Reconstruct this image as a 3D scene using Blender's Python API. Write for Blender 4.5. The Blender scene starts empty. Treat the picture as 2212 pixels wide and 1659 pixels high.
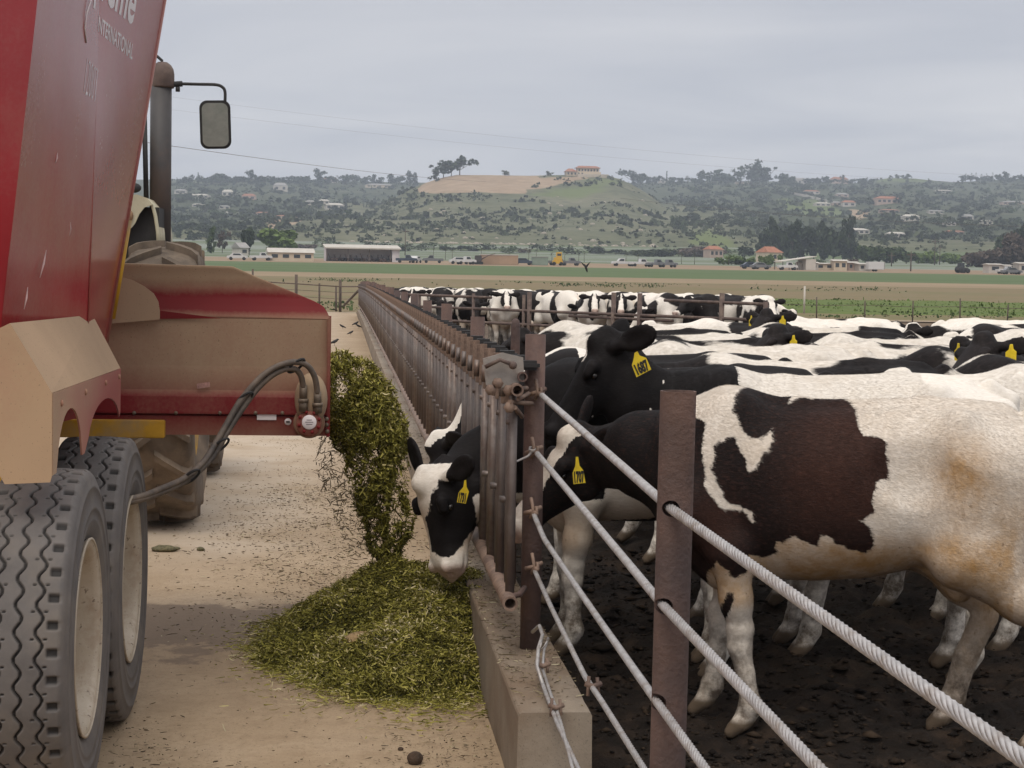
import bpy, bmesh, math, random
import numpy as np
from mathutils import Vector, Matrix, Euler
SC = bpy.context.scene
COL = SC.collection
RNG = random.Random(7)
NR = np.random.default_rng(7)

# ------------------------------------------------------------------ camera
FD = 3900.0                    # focal length in pixels of a 2212 x 1659 picture
CX, CY = 1106.0, 829.5
CAM = np.array([0.0, 0.0, 1.77])
_ydir = np.array([(744 - CX) / FD, (CY - 588) / FD, 1.0]); _ydir /= np.linalg.norm(_ydir)
_roll = math.radians(1.0)
_u = np.array([math.sin(_roll), math.cos(_roll), 0.0])
_u[2] = -(_u[0] * _ydir[0] + _u[1] * _ydir[1]) / _ydir[2]
_u /= np.linalg.norm(_u)
_x = np.cross(_u, _ydir); _x = _x / np.linalg.norm(_x)
if _x[0] < 0: _x = -_x
RW = np.stack([_x, _ydir, _u], axis=1)      # world vector -> (right, up, forward)
def project(p):
    c = (np.asarray(p, float) - CAM) @ RW.T
    return np.stack([CX + FD * c[..., 0] / c[..., 2], CY - FD * c[..., 1] / c[..., 2]], -1)
def ray(px, py):
    d = RW.T @ np.array([(px - CX) / FD, (CY - py) / FD, 1.0])
    return d
def at(px, py, Y):             # the point at depth Y seen at that pixel
    d = ray(px, py); return Vector(CAM + d * (Y / d[1]))
cam = bpy.data.cameras.new('camera')
co = bpy.data.objects.new('camera', cam); COL.objects.link(co)
right, up, fwd = RW[0], RW[1], RW[2]
co.matrix_world = Matrix((( right[0], up[0], -fwd[0], CAM[0]),
                          ( right[1], up[1], -fwd[1], CAM[1]),
                          ( right[2], up[2], -fwd[2], CAM[2]), (0, 0, 0, 1)))
cam.sensor_width = 36.0; cam.lens = 36.0 * FD / 2212.0
cam.clip_start = 0.05; cam.clip_end = 12000.0
SC.camera = co

# ------------------------------------------------------------------ light
SUN_EL, SUN_AZ = math.radians(58), math.radians(200)     # azimuth clockwise from +Y
world = bpy.data.worlds.new('World'); SC.world = world; world.use_nodes = True
nt = world.node_tree; N = nt.nodes; N.clear()
def wn(t, **k):
    n = N.new(t)
    for a, v in k.items(): setattr(n, a, v)
    return n
wo = wn('ShaderNodeOutputWorld'); tc = wn('ShaderNodeTexCoord')
sky = wn('ShaderNodeTexSky', sky_type='NISHITA', sun_disc=False, sun_elevation=SUN_EL, sun_rotation=SUN_AZ)
bgs = wn('ShaderNodeBackground'); bgs.inputs[1].default_value = 0.06
nt.links.new(sky.outputs[0], bgs.inputs[0])
sep = wn('ShaderNodeSeparateXYZ'); nt.links.new(tc.outputs['Generated'], sep.inputs[0])
def wmath(op, a, b=None, c=False):
    n = wn('ShaderNodeMath', operation=op, use_clamp=c)
    for i, v in enumerate((a, b)):
        if v is None: continue
        if isinstance(v, (int, float)): n.inputs[i].default_value = v
        else: nt.links.new(v, n.inputs[i])
    return n.outputs[0]
zp = wmath('MAXIMUM', sep.outputs[2], 0.0)
den = wmath('ADD', zp, 0.06)
cmb = wn('ShaderNodeCombineXYZ')
nt.links.new(wmath('DIVIDE', sep.outputs[0], den), cmb.inputs[0])
nt.links.new(wmath('DIVIDE', sep.outputs[1], den), cmb.inputs[1])
n1 = wn('ShaderNodeTexNoise'); n1.inputs['Scale'].default_value = 0.55; n1.inputs['Detail'].default_value = 6; n1.inputs['Roughness'].default_value = 0.5
n1.inputs['Distortion'].default_value = 0.5
nt.links.new(cmb.outputs[0], n1.inputs['Vector'])
cr = wn('ShaderNodeValToRGB'); cr.color_ramp.elements[0].position = 0.30; cr.color_ramp.elements[1].position = 0.68
cr.color_ramp.elements[0].color = (0.412, 0.434, 0.492, 1); cr.color_ramp.elements[1].color = (0.580, 0.586, 0.615, 1)
nt.links.new(n1.outputs[0], cr.inputs[0])
hz = wn('ShaderNodeValToRGB'); e = hz.color_ramp.elements        # cloud layer brightness by height above the horizon
e[0].position = 0.0; e[0].color = (1.20, 1.17, 1.13, 1)
e[1].position = 1.0; e[1].color = (2.35, 2.25, 2.08, 1)
for p, c in ((0.04, (1.22, 1.20, 1.18, 1)), (0.09, (1.14, 1.13, 1.12, 1)), (0.16, (1.06, 1.05, 1.05, 1)), (0.45, (1.65, 1.60, 1.52, 1))):
    q = e.new(p); q.color = c
nt.links.new(zp, hz.inputs[0])
mx = wn('ShaderNodeMix', data_type='RGBA', blend_type='MULTIPLY'); mx.inputs[0].default_value = 1.0
nt.links.new(cr.outputs[0], mx.inputs[6]); nt.links.new(hz.outputs[0], mx.inputs[7])
bgc = wn('ShaderNodeBackground'); bgc.inputs[1].default_value = 1.0
nt.links.new(mx.outputs[2], bgc.inputs[0])
ms = wn('ShaderNodeMixShader'); ms.inputs[0].default_value = 0.93
nt.links.new(bgs.outputs[0], ms.inputs[1]); nt.links.new(bgc.outputs[0], ms.inputs[2])
nt.links.new(ms.outputs[0], wo.inputs[0])
sl = bpy.data.lights.new('sun', 'SUN'); sl.energy = 1.15; sl.angle = math.radians(25); sl.color = (1.0, 0.93, 0.82)
so = bpy.data.objects.new('sun', sl); COL.objects.link(so)
sdir = Vector((math.sin(SUN_AZ) * math.cos(SUN_EL), math.cos(SUN_AZ) * math.cos(SUN_EL), math.sin(SUN_EL)))
so.rotation_euler = sdir.to_track_quat('Z', 'Y').to_euler(); so.location = (0, 0, 60)
SC.view_settings.view_transform = 'Standard'; SC.view_settings.look = 'None'
SC.view_settings.exposure = 0.22; SC.view_settings.gamma = 1.0
SC.render.engine = 'CYCLES'
SC.cycles.use_denoising = True
SC.cycles.max_bounces = 6; SC.cycles.diffuse_bounces = 3; SC.cycles.glossy_bounces = 3
SC.cycles.transparent_max_bounces = 8; SC.cycles.volume_bounces = 0
SC.cycles.sample_clamp_indirect = 6.0

# ------------------------------------------------------------------ helpers
def tag(o, label=None, cat=None, group=None, kind=None):
    if label: o['label'] = label
    if cat: o['category'] = cat
    if group: o['group'] = group
    if kind: o['kind'] = kind
    return o
def empty(name, loc=(0, 0, 0), rz=0.0, label=None, cat=None, group=None):
    o = bpy.data.objects.new(name, None); COL.objects.link(o)
    o.location = loc; o.rotation_euler = (0, 0, rz); o.empty_display_size = 0.2
    return tag(o, label, cat, group)
def link(name, me, parent=None, loc=None, rz=0.0):
    o = bpy.data.objects.new(name, me); COL.objects.link(o)
    if parent: o.parent = parent
    if loc is not None: o.location = loc
    if rz: o.rotation_euler = (0, 0, rz)
    return o
def copy_tree(o, parent=None):
    c = o.copy(); COL.objects.link(c); c.parent = parent
    for ch in list(o.children): copy_tree(ch, c)
    return c
def npmesh(name, verts, faces, mats=(), smooth=True):
    """verts (n,3); faces an (m,k) array or a list of tuples"""
    me = bpy.data.meshes.new(name)
    v = np.asarray(verts, np.float32)
    if isinstance(faces, np.ndarray):
        k = faces.shape[1]; m = faces.shape[0]
        me.vertices.add(len(v)); me.vertices.foreach_set('co', v.ravel())
        me.loops.add(m * k); me.loops.foreach_set('vertex_index', faces.astype(np.int32).ravel())
        me.polygons.add(m); me.polygons.foreach_set('loop_start', np.arange(0, m * k, k, dtype=np.int32))
        me.update(calc_edges=True); me.validate()
    else:
        me.from_pydata(v.tolist(), [], faces); me.update()
    if smooth: me.shade_smooth()
    for q in (mats if isinstance(mats, (list, tuple)) else [mats]): me.materials.append(q)
    return me
def fattr(me, name, vals):
    a = me.attributes.new(name, 'FLOAT', 'POINT'); a.data.foreach_set('value', np.asarray(vals, np.float32))

class MB:
    """collects shapes for ONE mesh"""
    def __init__(s): s.v = []; s.f = []; s.sm = []
    def add(s, v, f, smooth=False):
        o = len(s.v); s.v += [tuple(q) for q in v]; s.f += [tuple(i + o for i in q) for q in f]; s.sm += [smooth] * len(f)
        return s
    def box(s, lo, hi, M=None, taper=None):
        (x0, y0, z0), (x1, y1, z1) = lo, hi
        v = [(x0, y0, z0), (x1, y0, z0), (x1, y1, z0), (x0, y1, z0), (x0, y0, z1), (x1, y0, z1), (x1, y1, z1), (x0, y1, z1)]
        if taper:
            cx, cy = (x0 + x1) / 2, (y0 + y1) / 2
            for i in range(4, 8): v[i] = (cx + (v[i][0] - cx) * taper, cy + (v[i][1] - cy) * taper, v[i][2])
        if M is not None: v = [M @ Vector(q) for q in v]
        return s.add(v, [(0, 3, 2, 1), (4, 5, 6, 7), (0, 1, 5, 4), (1, 2, 6, 5), (2, 3, 7, 6), (3, 0, 4, 7)])
    def tube(s, pts, r, n=10, cap=True):
        pts = [Vector(p) for p in pts]; R = r if isinstance(r, (list, tuple)) else [r] * len(pts)
        o = len(s.v); prev = None
        for i, p in enumerate(pts):
            a = pts[max(i - 1, 0)]; b = pts[min(i + 1, len(pts) - 1)]
            d = (b - a).normalized()
            if prev is None:
                t = Vector((0, 0, 1)) if abs(d.z) < 0.9 else Vector((1, 0, 0))
                e1 = d.cross(t).normalized()
            else:
                e1 = (prev - d * prev.dot(d)).normalized()
            prev = e1; e2 = d.cross(e1)
            for k in range(n):
                w = 2 * math.pi * k / n
                s.v.append(tuple(p + (e1 * math.cos(w) + e2 * math.sin(w)) * R[i]))
        for i in range(len(pts) - 1):
            for k in range(n):
                k2 = (k + 1) % n
                s.f.append((o + i * n + k, o + i * n + k2, o + (i + 1) * n + k2, o + (i + 1) * n + k)); s.sm.append(True)
        if cap:
            s.f.append(tuple(o + k for k in range(n))[::-1]); s.sm.append(False)
            s.f.append(tuple(o + (len(pts) - 1) * n + k for k in range(n))); s.sm.append(False)
        return s
    def pipe(s, a, b, ro, ri, n=20, depth=0.25):
        """a pipe with a real open end at a (bore depth deep)"""
        a, b = Vector(a), Vector(b); d = (b - a).normalized()
        t = Vector((0, 0, 1)) if abs(d.z) < 0.9 else Vector((1, 0, 0))
        e1 = d.cross(t).normalized(); e2 = d.cross(e1); o = len(s.v)
        rings = [(a + d * depth, ri), (a, ri), (a, ro), (b, ro)]
        for p, r in rings:
            for k in range(n):
                w = 2 * math.pi * k / n; s.v.append(tuple(p + (e1 * math.cos(w) + e2 * math.sin(w)) * r))
        for i in range(3):
            for k in range(n):
                k2 = (k + 1) % n
                s.f.append((o + i * n + k, o + i * n + k2, o + (i + 1) * n + k2, o + (i + 1) * n + k)); s.sm.append(i != 1)
        s.f.append(tuple(o + k for k in range(n))); s.sm.append(False)
        s.f.append(tuple(o + 3 * n + k for k in range(n))[::-1]); s.sm.append(False)
        return s
    def prism(s, poly, thick, M):
        """poly: 2-D points in M's xy plane, extruded along M's z"""
        n = len(poly)
        v = [M @ Vector((x, y, 0)) for x, y in poly] + [M @ Vector((x, y, thick)) for x, y in poly]
        f = [tuple(range(n))[::-1], tuple(range(n, 2 * n))] + [(i, (i + 1) % n, n + (i + 1) % n, n + i) for i in range(n)]
        return s.add(v, f)
    def lathe(s, prof, M, n=48, closed=False):
        """prof: (radius, height) pairs revolved about M's z axis"""
        o = len(s.v)
        for r, h in prof:
            for k in range(n):
                w = 2 * math.pi * k / n; s.v.append(tuple(M @ Vector((r * math.cos(w), r * math.sin(w), h))))
        m = len(prof)
        for i in range(m if closed else m - 1):
            j = (i + 1) % m
            for k in range(n):
                k2 = (k + 1) % n
                s.f.append((o + i * n + k, o + i * n + k2, o + j * n + k2, o + j * n + k)); s.sm.append(True)
        return s
    def ball(s, c, r, n=10, m=7):
        rx, ry, rz = r if isinstance(r, (list, tuple)) else (r, r, r); o = len(s.v); c = Vector(c)
        s.v.append(tuple(c + Vector((0, 0, -rz))))
        for i in range(1, m):
            ph = -math.pi / 2 + math.pi * i / m
            for k in range(n):
                w = 2 * math.pi * k / n
                s.v.append((c.x + rx * math.cos(ph) * math.cos(w), c.y + ry * math.cos(ph) * math.sin(w), c.z + rz * math.sin(ph)))
        s.v.append(tuple(c + Vector((0, 0, rz)))); t = len(s.v) - 1
        for k in range(n):
            k2 = (k + 1) % n
            s.f.append((o, o + 1 + k2, o + 1 + k)); s.sm.append(True)
            s.f.append((t, o + 1 + (m - 2) * n + k, o + 1 + (m - 2) * n + k2)); s.sm.append(True)
            for i in range(m - 2):
                s.f.append((o + 1 + i * n + k, o + 1 + i * n + k2, o + 1 + (i + 1) * n + k2, o + 1 + (i + 1) * n + k)); s.sm.append(True)
        return s
    def mesh(s, name, mats, bevel=0.0):
        me = bpy.data.meshes.new(name); me.from_pydata(s.v, [], s.f); me.update()
        bm = bmesh.new(); bm.from_mesh(me)
        for f, q in zip(bm.faces, s.sm): f.smooth = q
        bmesh.ops.recalc_face_normals(bm, faces=bm.faces)
        if bevel:
            ed = [e for e in bm.edges if len(e.link_faces) == 2 and e.calc_face_angle(0) > 0.5]
            bmesh.ops.bevel(bm, geom=ed, offset=bevel, segments=2, affect='EDGES', clamp_overlap=True)
        bm.to_mesh(me); bm.free(); me.update()
        for q in (mats if isinstance(mats, (list, tuple)) else [mats]): me.materials.append(q)
        return me
    def build(s, name, mats, parent=None, bevel=0.0, loc=None):
        return link(name, s.mesh(name, mats, bevel), parent, loc)

# ------------------------------------------------------------------ materials
class NT:
    def __init__(s, name):
        s.m = bpy.data.materials.new(name); s.m.use_nodes = True; s.t = s.m.node_tree; s.n = s.t.nodes
        s.p = s.n['Principled BSDF']; s.out = s.n['Material Output']; s._c = None
    def new(s, t, **k):
        q = s.n.new(t)
        for a, v in k.items(): setattr(q, a, v)
        return q
    def l(s, a, b): s.t.links.new(a, b)
    def coord(s, which='Object'):
        if s._c is None: s._c = s.new('ShaderNodeTexCoord')
        return s._c.outputs[which]
    def world_pos(s): return s.new('ShaderNodeNewGeometry').outputs['Position']
    def put(s, inp, v):
        if hasattr(v, 'is_linked'): s.l(v, inp)
        elif isinstance(v, (tuple, list)): inp.default_value = tuple(v) + ((1,) if len(v) == 3 and len(inp.default_value) == 4 else ())
        else: inp.default_value = v
    def noise(s, scale, detail=4, rough=0.55, vec=None, stretch=None, dist=0.0):
        q = s.new('ShaderNodeTexNoise'); q.inputs['Scale'].default_value = scale; q.inputs['Detail'].default_value = detail
        q.inputs['Roughness'].default_value = rough; q.inputs['Distortion'].default_value = dist
        v = vec if vec is not None else s.coord()
        if stretch:
            mp = s.new('ShaderNodeMapping'); mp.inputs['Scale'].default_value = stretch; s.l(v, mp.inputs[0]); v = mp.outputs[0]
        s.l(v, q.inputs['Vector']); return q.outputs[0]
    def voro(s, scale, vec=None, feature='F1', out=0):
        q = s.new('ShaderNodeTexVoronoi', feature=feature); q.inputs['Scale'].default_value = scale
        s.l(vec if vec is not None else s.coord(), q.inputs['Vector']); return q.outputs[out]
    def ramp(s, f, stops):
        q = s.new('ShaderNodeValToRGB'); e = q.color_ramp.elements
        while len(e) > 1: e.remove(e[-1])
        for i, (p, c) in enumerate(stops):
            x = e[0] if i == 0 else e.new(p)
            x.position = p; x.color = (c, c, c, 1) if isinstance(c, (int, float)) else tuple(c) + (1,)
        s.l(f, q.inputs[0]); return q.outputs[0]
    def mix(s, f, a, b, mode='MIX'):
        q = s.new('ShaderNodeMix', data_type='RGBA', blend_type=mode)
        s.put(q.inputs[0], f); s.put(q.inputs[6], a); s.put(q.inputs[7], b); return q.outputs[2]
    def math(s, op, a, b=0.0, c=0.0, clamp=False):
        q = s.new('ShaderNodeMath', operation=op, use_clamp=clamp)
        s.put(q.inputs[0], a); s.put(q.inputs[1], b); s.put(q.inputs[2], c); return q.outputs[0]
    def attr(s, name, typ='GEOMETRY', out='Fac'):
        return s.new('ShaderNodeAttribute', attribute_name=name, attribute_type=typ).outputs[out]
    def xyz(s, v=None):
        q = s.new('ShaderNodeSeparateXYZ'); s.l(v if v is not None else s.coord(), q.inputs[0]); return q.outputs
    def normal(s): return s.new('ShaderNodeNewGeometry').outputs['Normal']
    def bump(s, h, strength=0.5, dist=0.01):
        q = s.new('ShaderNodeBump'); q.inputs['Strength'].default_value = strength; q.inputs['Distance'].default_value = dist
        s.l(h, q.inputs['Height']); s.l(q.outputs[0], s.p.inputs['Normal']); return q
    def done(s, color=None, rough=0.7, metal=0.0, spec=None):
        if color is not None: s.put(s.p.inputs['Base Color'], color)
        s.put(s.p.inputs['Roughness'], rough); s.put(s.p.inputs['Metallic'], metal)
        if spec is not None: s.put(s.p.inputs['Specular IOR Level'], spec)
        return s.m
def simple(name, c, rough=0.7, var=0.25, scale=8.0, metal=0.0, bump=0.0, bscale=40.0, dirt=None, dirt_amt=0.5, wp=False):
    q = NT(name); v = q.world_pos() if wp else q.coord()
    f = q.noise(scale, 5, 0.6, v)
    lo = tuple(x * (1 - var) for x in c); hi = tuple(min(1, x * (1 + var)) for x in c)
    col = q.ramp(f, [(0.3, lo), (0.7, hi)])
    if dirt:
        g = q.ramp(q.noise(scale * 0.6, 6, 0.65, v), [(0.62 - dirt_amt * 0.35, 0.0), (0.78 - dirt_amt * 0.2, 1.0)])
        col = q.mix(g, col, dirt)
    if bump: q.bump(q.noise(bscale, 4, 0.6, v), bump, 0.01)
    return q.done(col, rough, metal)
M = {}
DUST = (0.33, 0.245, 0.165)
M['rust'] = simple('rusty_pipe', (0.122, 0.070, 0.054), 0.75, 0.45, 5, bump=0.5, bscale=60, dirt=(0.070, 0.046, 0.042), dirt_amt=0.65)
M['rust_dark'] = simple('dark_rusty_steel', (0.10, 0.066, 0.055), 0.7, 0.35, 9, bump=0.3, bscale=70, dirt=(0.20, 0.145, 0.11), dirt_amt=0.35)
M['rust_pale'] = simple('worn_rusty_steel', (0.225, 0.15, 0.11), 0.65, 0.35, 14, bump=0.3, bscale=90, dirt=(0.10, 0.06, 0.045), dirt_amt=0.5)
M['galv'] = simple('worn_galvanised_steel', (0.22, 0.185, 0.165), 0.45, 0.3, 12, metal=0.45, bump=0.2, bscale=80, dirt=(0.16, 0.10, 0.075), dirt_amt=0.6)
M['galv_dirty'] = simple('dirty_galvanised_steel', (0.150, 0.125, 0.115), 0.5, 0.3, 7, metal=0.3, bump=0.2, bscale=60, dirt=(0.115, 0.083, 0.07), dirt_amt=0.6)
M['black_rubber'] = simple('black_rubber', (0.022, 0.02, 0.02), 0.7, 0.3, 20)
M['cable'] = simple('steel_cable', (0.42, 0.40, 0.39), 0.45, 0.2, 30, metal=0.35, dirt=(0.27, 0.22, 0.18), dirt_amt=0.35)
M['wood'] = simple('weathered_post', (0.10, 0.075, 0.06), 0.9, 0.3, 6, bump=0.3)
q = NT('yellow_plastic_tag'); M['tag'] = q.done(q.ramp(q.noise(30, 3, 0.5), [(0.3, (0.60, 0.42, 0.010)), (0.7, (0.78, 0.58, 0.02))]), 0.45)
q = NT('tag_ink'); M['ink'] = q.done((0.015, 0.013, 0.01), 0.6)
# ------------------------------------------------------------------ terrain
def sstep(a, b, t):
    t = np.clip((np.asarray(t, float) - a) / (b - a), 0, 1); return t * t * (3 - 2 * t)
def vnoise(x, y, seed=0):
    """smooth value noise, numpy"""
    x = np.asarray(x, float); y = np.asarray(y, float)
    xi, yi = np.floor(x), np.floor(y); fx, fy = x - xi, y - yi
    fx = fx * fx * (3 - 2 * fx); fy = fy * fy * (3 - 2 * fy)
    def h(a, b):
        n = np.sin(a * 127.1 + b * 311.7 + seed * 74.7) * 43758.5453; return n - np.floor(n)
    return (h(xi, yi) * (1 - fx) + h(xi + 1, yi) * fx) * (1 - fy) + (h(xi, yi + 1) * (1 - fx) + h(xi + 1, yi + 1) * fx) * fy - 0.5
def fbm(x, y, seed=0, oct=4):
    r = 0; a = 1.0
    for i in range(oct): r = r + a * vnoise(x * 2 ** i, y * 2 ** i, seed + i); a *= 0.5
    return r
def flat_z(x, y):
    y = np.asarray(y, float)
    drop = -0.2 * (np.clip(y - 30, 0, 65) / 51) ** 2
    drop = drop * (1 - sstep(95, 168, y))
    yy = np.clip(y - 168, 0, 700)
    rise = 0.019 * (np.sqrt(yy * yy + 100) - 10)
    return drop + rise
_cx = [-900, 560, 620, 700, 750, 800, 850, 900, 940, 975, 1060, 1140, 1200, 1300, 1345, 1400, 1440, 1480, 1520, 1560, 1640, 3400]
_cy = [560, 556, 533, 505, 480, 454, 428, 402, 388, 379, 379, 380, 378, 378, 388, 418, 448, 474, 499, 519, 552, 560]
_rx = [-900, 200, 380, 560, 700, 860, 1000, 1300, 1450, 1560, 1700, 1850, 1935, 1990, 2080, 2212, 2600, 3400]
_ry = [400, 396, 396, 393, 397, 399, 400, 398, 396, 392, 394, 397, 384, 384, 393, 386, 390, 400]
Y_CREST, Y_RIDGE = 1350.0, 2300.0
def land_z(x, y):
    x = np.asarray(x, float); y = np.asarray(y, float)
    px = 744 + FD * x / np.maximum(y, 1.0)
    hor = 588 + (px - 744) * 0.01745
    b = flat_z(x, y)
    zr = 1.77 + (hor - np.interp(px, _rx, _ry)) * Y_RIDGE / FD
    t = np.clip((y - 720) / (Y_RIDGE - 720), 0, 1.0)
    z0 = 11.0
    back = (zr - z0) * (0.72 * t + 0.28 * t * t) * (1 - 0.5 * sstep(Y_RIDGE, 3100, y))
    amp = sstep(760, 1100, y) * (1 - 0.8 * sstep(1950, 2300, y))
    back = back + amp * 9.0 * fbm(x / 150.0, y / 210.0, 3)
    zc = 1.77 + (hor - np.interp(px, _cx, _cy)) * Y_CREST / FD
    s = np.clip((y - 800) / (Y_CREST - 800), 0, 1); s = 0.62 * s + 0.38 * s * s
    main = np.maximum(zc - b, 0) * s * (1 - sstep(Y_CREST, 1900, y))
    main = main + (main > 0.5) * sstep(820, 1000, y) * (1 - sstep(1220, 1330, y)) * 6.0 * fbm(x / 50.0, y / 120.0, 9)
    k = 6.0
    h = np.clip(0.5 + 0.5 * (main - back) / k, 0, 1)
    return b + np.maximum(0, back * (1 - h) + main * h + k * h * (1 - h) * sstep(800, 900, y))
def land_hit(px, py, y0=330.0, y1=3000.0, n=1400):
    """where the line of sight through that pixel meets the land"""
    d = ray(px, py); Y = np.linspace(y0, y1, n)
    P = CAM[None] + d[None] * (Y / d[1])[:, None]
    below = P[:, 2] <= land_z(P[:, 0], P[:, 1])
    i = int(np.argmax(below)) if below.any() else n - 1
    x, y = P[i, 0], P[i, 1]
    return Vector((x, y, float(land_z(x, y))))
def sheet(name, xs, ys, mat, zf=land_z, dz=0.0, kind='structure', extra=None):
    xs, ys = np.asarray(xs, float), np.asarray(ys, float)
    X, Yg = np.meshgrid(xs, ys); Z = zf(X, Yg) + dz
    nx, ny = len(xs), len(ys)
    i = (np.arange(ny - 1)[:, None] * nx + np.arange(nx - 1)[None]).ravel()
    f = np.stack([i, i + 1, i + nx + 1, i + nx], 1)
    me = npmesh(name, np.stack([X, Yg, Z], -1).reshape(-1, 3), f, mat)
    if extra: extra(me, X.ravel(), Yg.ravel(), Z.ravel())
    return tag(link(name, me), kind=kind)

# ground materials -------------------------------------------------
q = NT('packed_feed_lane'); v = q.coord()
base = q.ramp(q.noise(0.7, 6, 0.6, v), [(0.3, (0.315, 0.225, 0.138)), (0.55, (0.395, 0.290, 0.186)), (0.75, (0.445, 0.340, 0.235))])
base = q.mix(q.math('MULTIPLY', q.ramp(q.noise(9, 6, 0.7, v), [(0.45, 0), (0.75, 1)]), 0.45), base, (0.235, 0.160, 0.095))
base = q.mix(q.math('MULTIPLY', q.ramp(q.noise(26, 5, 0.7, v), [(0.5, 0), (0.72, 1)]), 0.5), base, (0.235, 0.162, 0.095))
base = q.mix(q.math('MULTIPLY', q.ramp(q.noise(3.3, 6, 0.7, v), [(0.5, 0), (0.7, 1)]), 0.45), base, (0.26, 0.178, 0.105))
base = q.mix(q.ramp(q.noise(120, 3, 0.6, v), [(0.60, 0), (0.72, 1)]), base, (0.12, 0.085, 0.05))
base = q.mix(q.ramp(q.noise(90, 3, 0.6, v), [(0.66, 0), (0.74, 0.6)]), base, (0.44, 0.37, 0.25))
grey = q.attr('pale'); base = q.mix(q.math('MULTIPLY', grey, q.ramp(q.noise(1.6, 5, 0.6, v), [(0.3, 0.25), (0.7, 1.0)])), base, (0.50, 0.415, 0.325))
wet = q.ramp(q.math('ADD', q.attr('wet'), q.math('MULTIPLY', q.math('SUBTRACT', q.noise(2.6, 7, 0.66, v), 0.5), 2.2)), [(0.50, 0), (0.66, 1)])
base = q.mix(q.math('MULTIPLY', wet, 0.8), base, (0.150, 0.100, 0.064))
q.bump(q.noise(45, 5, 0.7, v), 0.35, 0.012)
M['lane'] = q.done(base, q.math('SUBTRACT', 0.92, q.math('MULTIPLY', wet, 0.12)))
q = NT('churned_manure'); v = q.coord()
base = q.ramp(q.noise(5, 8, 0.7, v), [(0.3, (0.007, 0.0045, 0.003)), (0.50, (0.021, 0.0132, 0.0085)), (0.75, (0.075, 0.047, 0.029))])
base = q.mix(q.ramp(q.noise(50, 4, 0.7, v), [(0.58, 0), (0.75, 0.6)]), base, (0.070, 0.047, 0.030))
base = q.mix(q.math('MULTIPLY', q.attr('dry'), q.ramp(q.noise(0.6, 5, 0.6, v), [(0.3, 0.5), (0.6, 1.0)])), base, (0.155, 0.110, 0.075))
q.bump(q.noise(26, 6, 0.75, v), 0.9, 0.05)
M['manure'] = q.done(base, 0.85, spec=0.25)
def field_mat(name, stops, sc=0.05, stretch=(1, 1, 1), fine=None, bump=0.0):
    q = NT(name); v = q.coord()
    c = q.ramp(q.noise(sc, 7, 0.62, v, stretch), stops)
    if fine: c = q.mix(q.ramp(q.noise(fine[0], 4, 0.7, v, stretch), [(0.45, 0), (0.68, fine[2])]), c, fine[1])
    return q.done(c, 0.95, spec=0.1)
M['olive'] = field_mat('rough_pasture', [(0.3, (0.205, 0.150, 0.088)), (0.50, (0.185, 0.148, 0.080)), (0.70, (0.135, 0.138, 0.058))], 0.035, (0.5, 1.6, 1), (0.5, (0.23, 0.175, 0.11), 0.7))
M['tan'] = field_mat('bare_tilled_soil', [(0.3, (0.24, 0.178, 0.11)), (0.7, (0.32, 0.245, 0.16))], 0.03, (0.3, 1.5, 1), (0.4, (0.20, 0.15, 0.09), 0.5))
M['green'] = field_mat('young_green_crop', [(0.3, (0.085, 0.120, 0.050)), (0.7, (0.118, 0.150, 0.070))], 0.03, (0.3, 2.0, 1), (0.3, (0.075, 0.125, 0.04), 0.6))
M['weed'] = field_mat('bright_green_weeds', [(0.3, (0.085, 0.135, 0.036)), (0.7, (0.145, 0.175, 0.050))], 0.12, (0.5, 1.5, 1), (0.9, (0.10, 0.105, 0.04), 0.7))
M['yard'] = field_mat('bare_farm_yard', [(0.3, (0.24, 0.165, 0.105)), (0.7, (0.34, 0.26, 0.18))], 0.04, (0.4, 1.5, 1), (0.3, (0.17, 0.12, 0.075), 0.5))
M['valley'] = field_mat('valley_floor_fields', [(0.32, (0.085, 0.125, 0.050)), (0.47, (0.125, 0.15, 0.075)), (0.55, (0.24, 0.26, 0.22)), (0.7, (0.28, 0.30, 0.27))], 0.012, (0.25, 3.0, 1), (0.25, (0.07, 0.09, 0.04), 0.5))
M['track'] = field_mat('pale_dirt_track', [(0.3, (0.27, 0.205, 0.145)), (0.7, (0.36, 0.285, 0.21))], 0.2, (1, 1, 1))
M['earth'] = field_mat('brown_pen_earth', [(0.3, (0.115, 0.078, 0.052)), (0.7, (0.21, 0.155, 0.105))], 0.15, (1, 1, 1), (1.2, (0.07, 0.045, 0.03), 0.6))

xs_lane = np.concatenate([np.linspace(-40, -4, 10), np.linspace(-3.6, 0.62, 60)])
ys_near = np.concatenate([np.linspace(-22, 4, 10), np.linspace(4.2, 14, 110), np.geomspace(14.2, 95, 60)])
def lane_attr(me, X, Y, Z):
    px = project(np.stack([X, Y, Z], -1)); px[Y < 2] = -9999
    wet = np.exp(-((Y - 9.05) / 0.62) ** 2) * sstep(0.25, -0.15, X) * 1.02 + np.exp(-((Y - 7.9) / 0.9) ** 2) * sstep(0.0, -0.6, X) * 0.28
    fattr(me, 'wet', wet); fattr(me, 'pale', sstep(10, 12.5, Y) * sstep(0.35, -0.75, X) * (1 - 0.6 * sstep(30, 60, Y)))
sheet('feed_lane', xs_lane, ys_near, M['lane'], extra=lane_attr,
      zf=lambda x, y: flat_z(x, y) + 0.006 * fbm(x * 1.5, y * 1.5, 4) * (y < 40) - 0.003)
xs_cor = np.concatenate([np.linspace(0.80, 4.0, 110), np.linspace(4.2, 62, 70)])
ys_cor = np.concatenate([np.linspace(-22, 3.9, 8), np.linspace(4, 13, 190), np.geomspace(13.2, 66, 70)])
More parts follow.
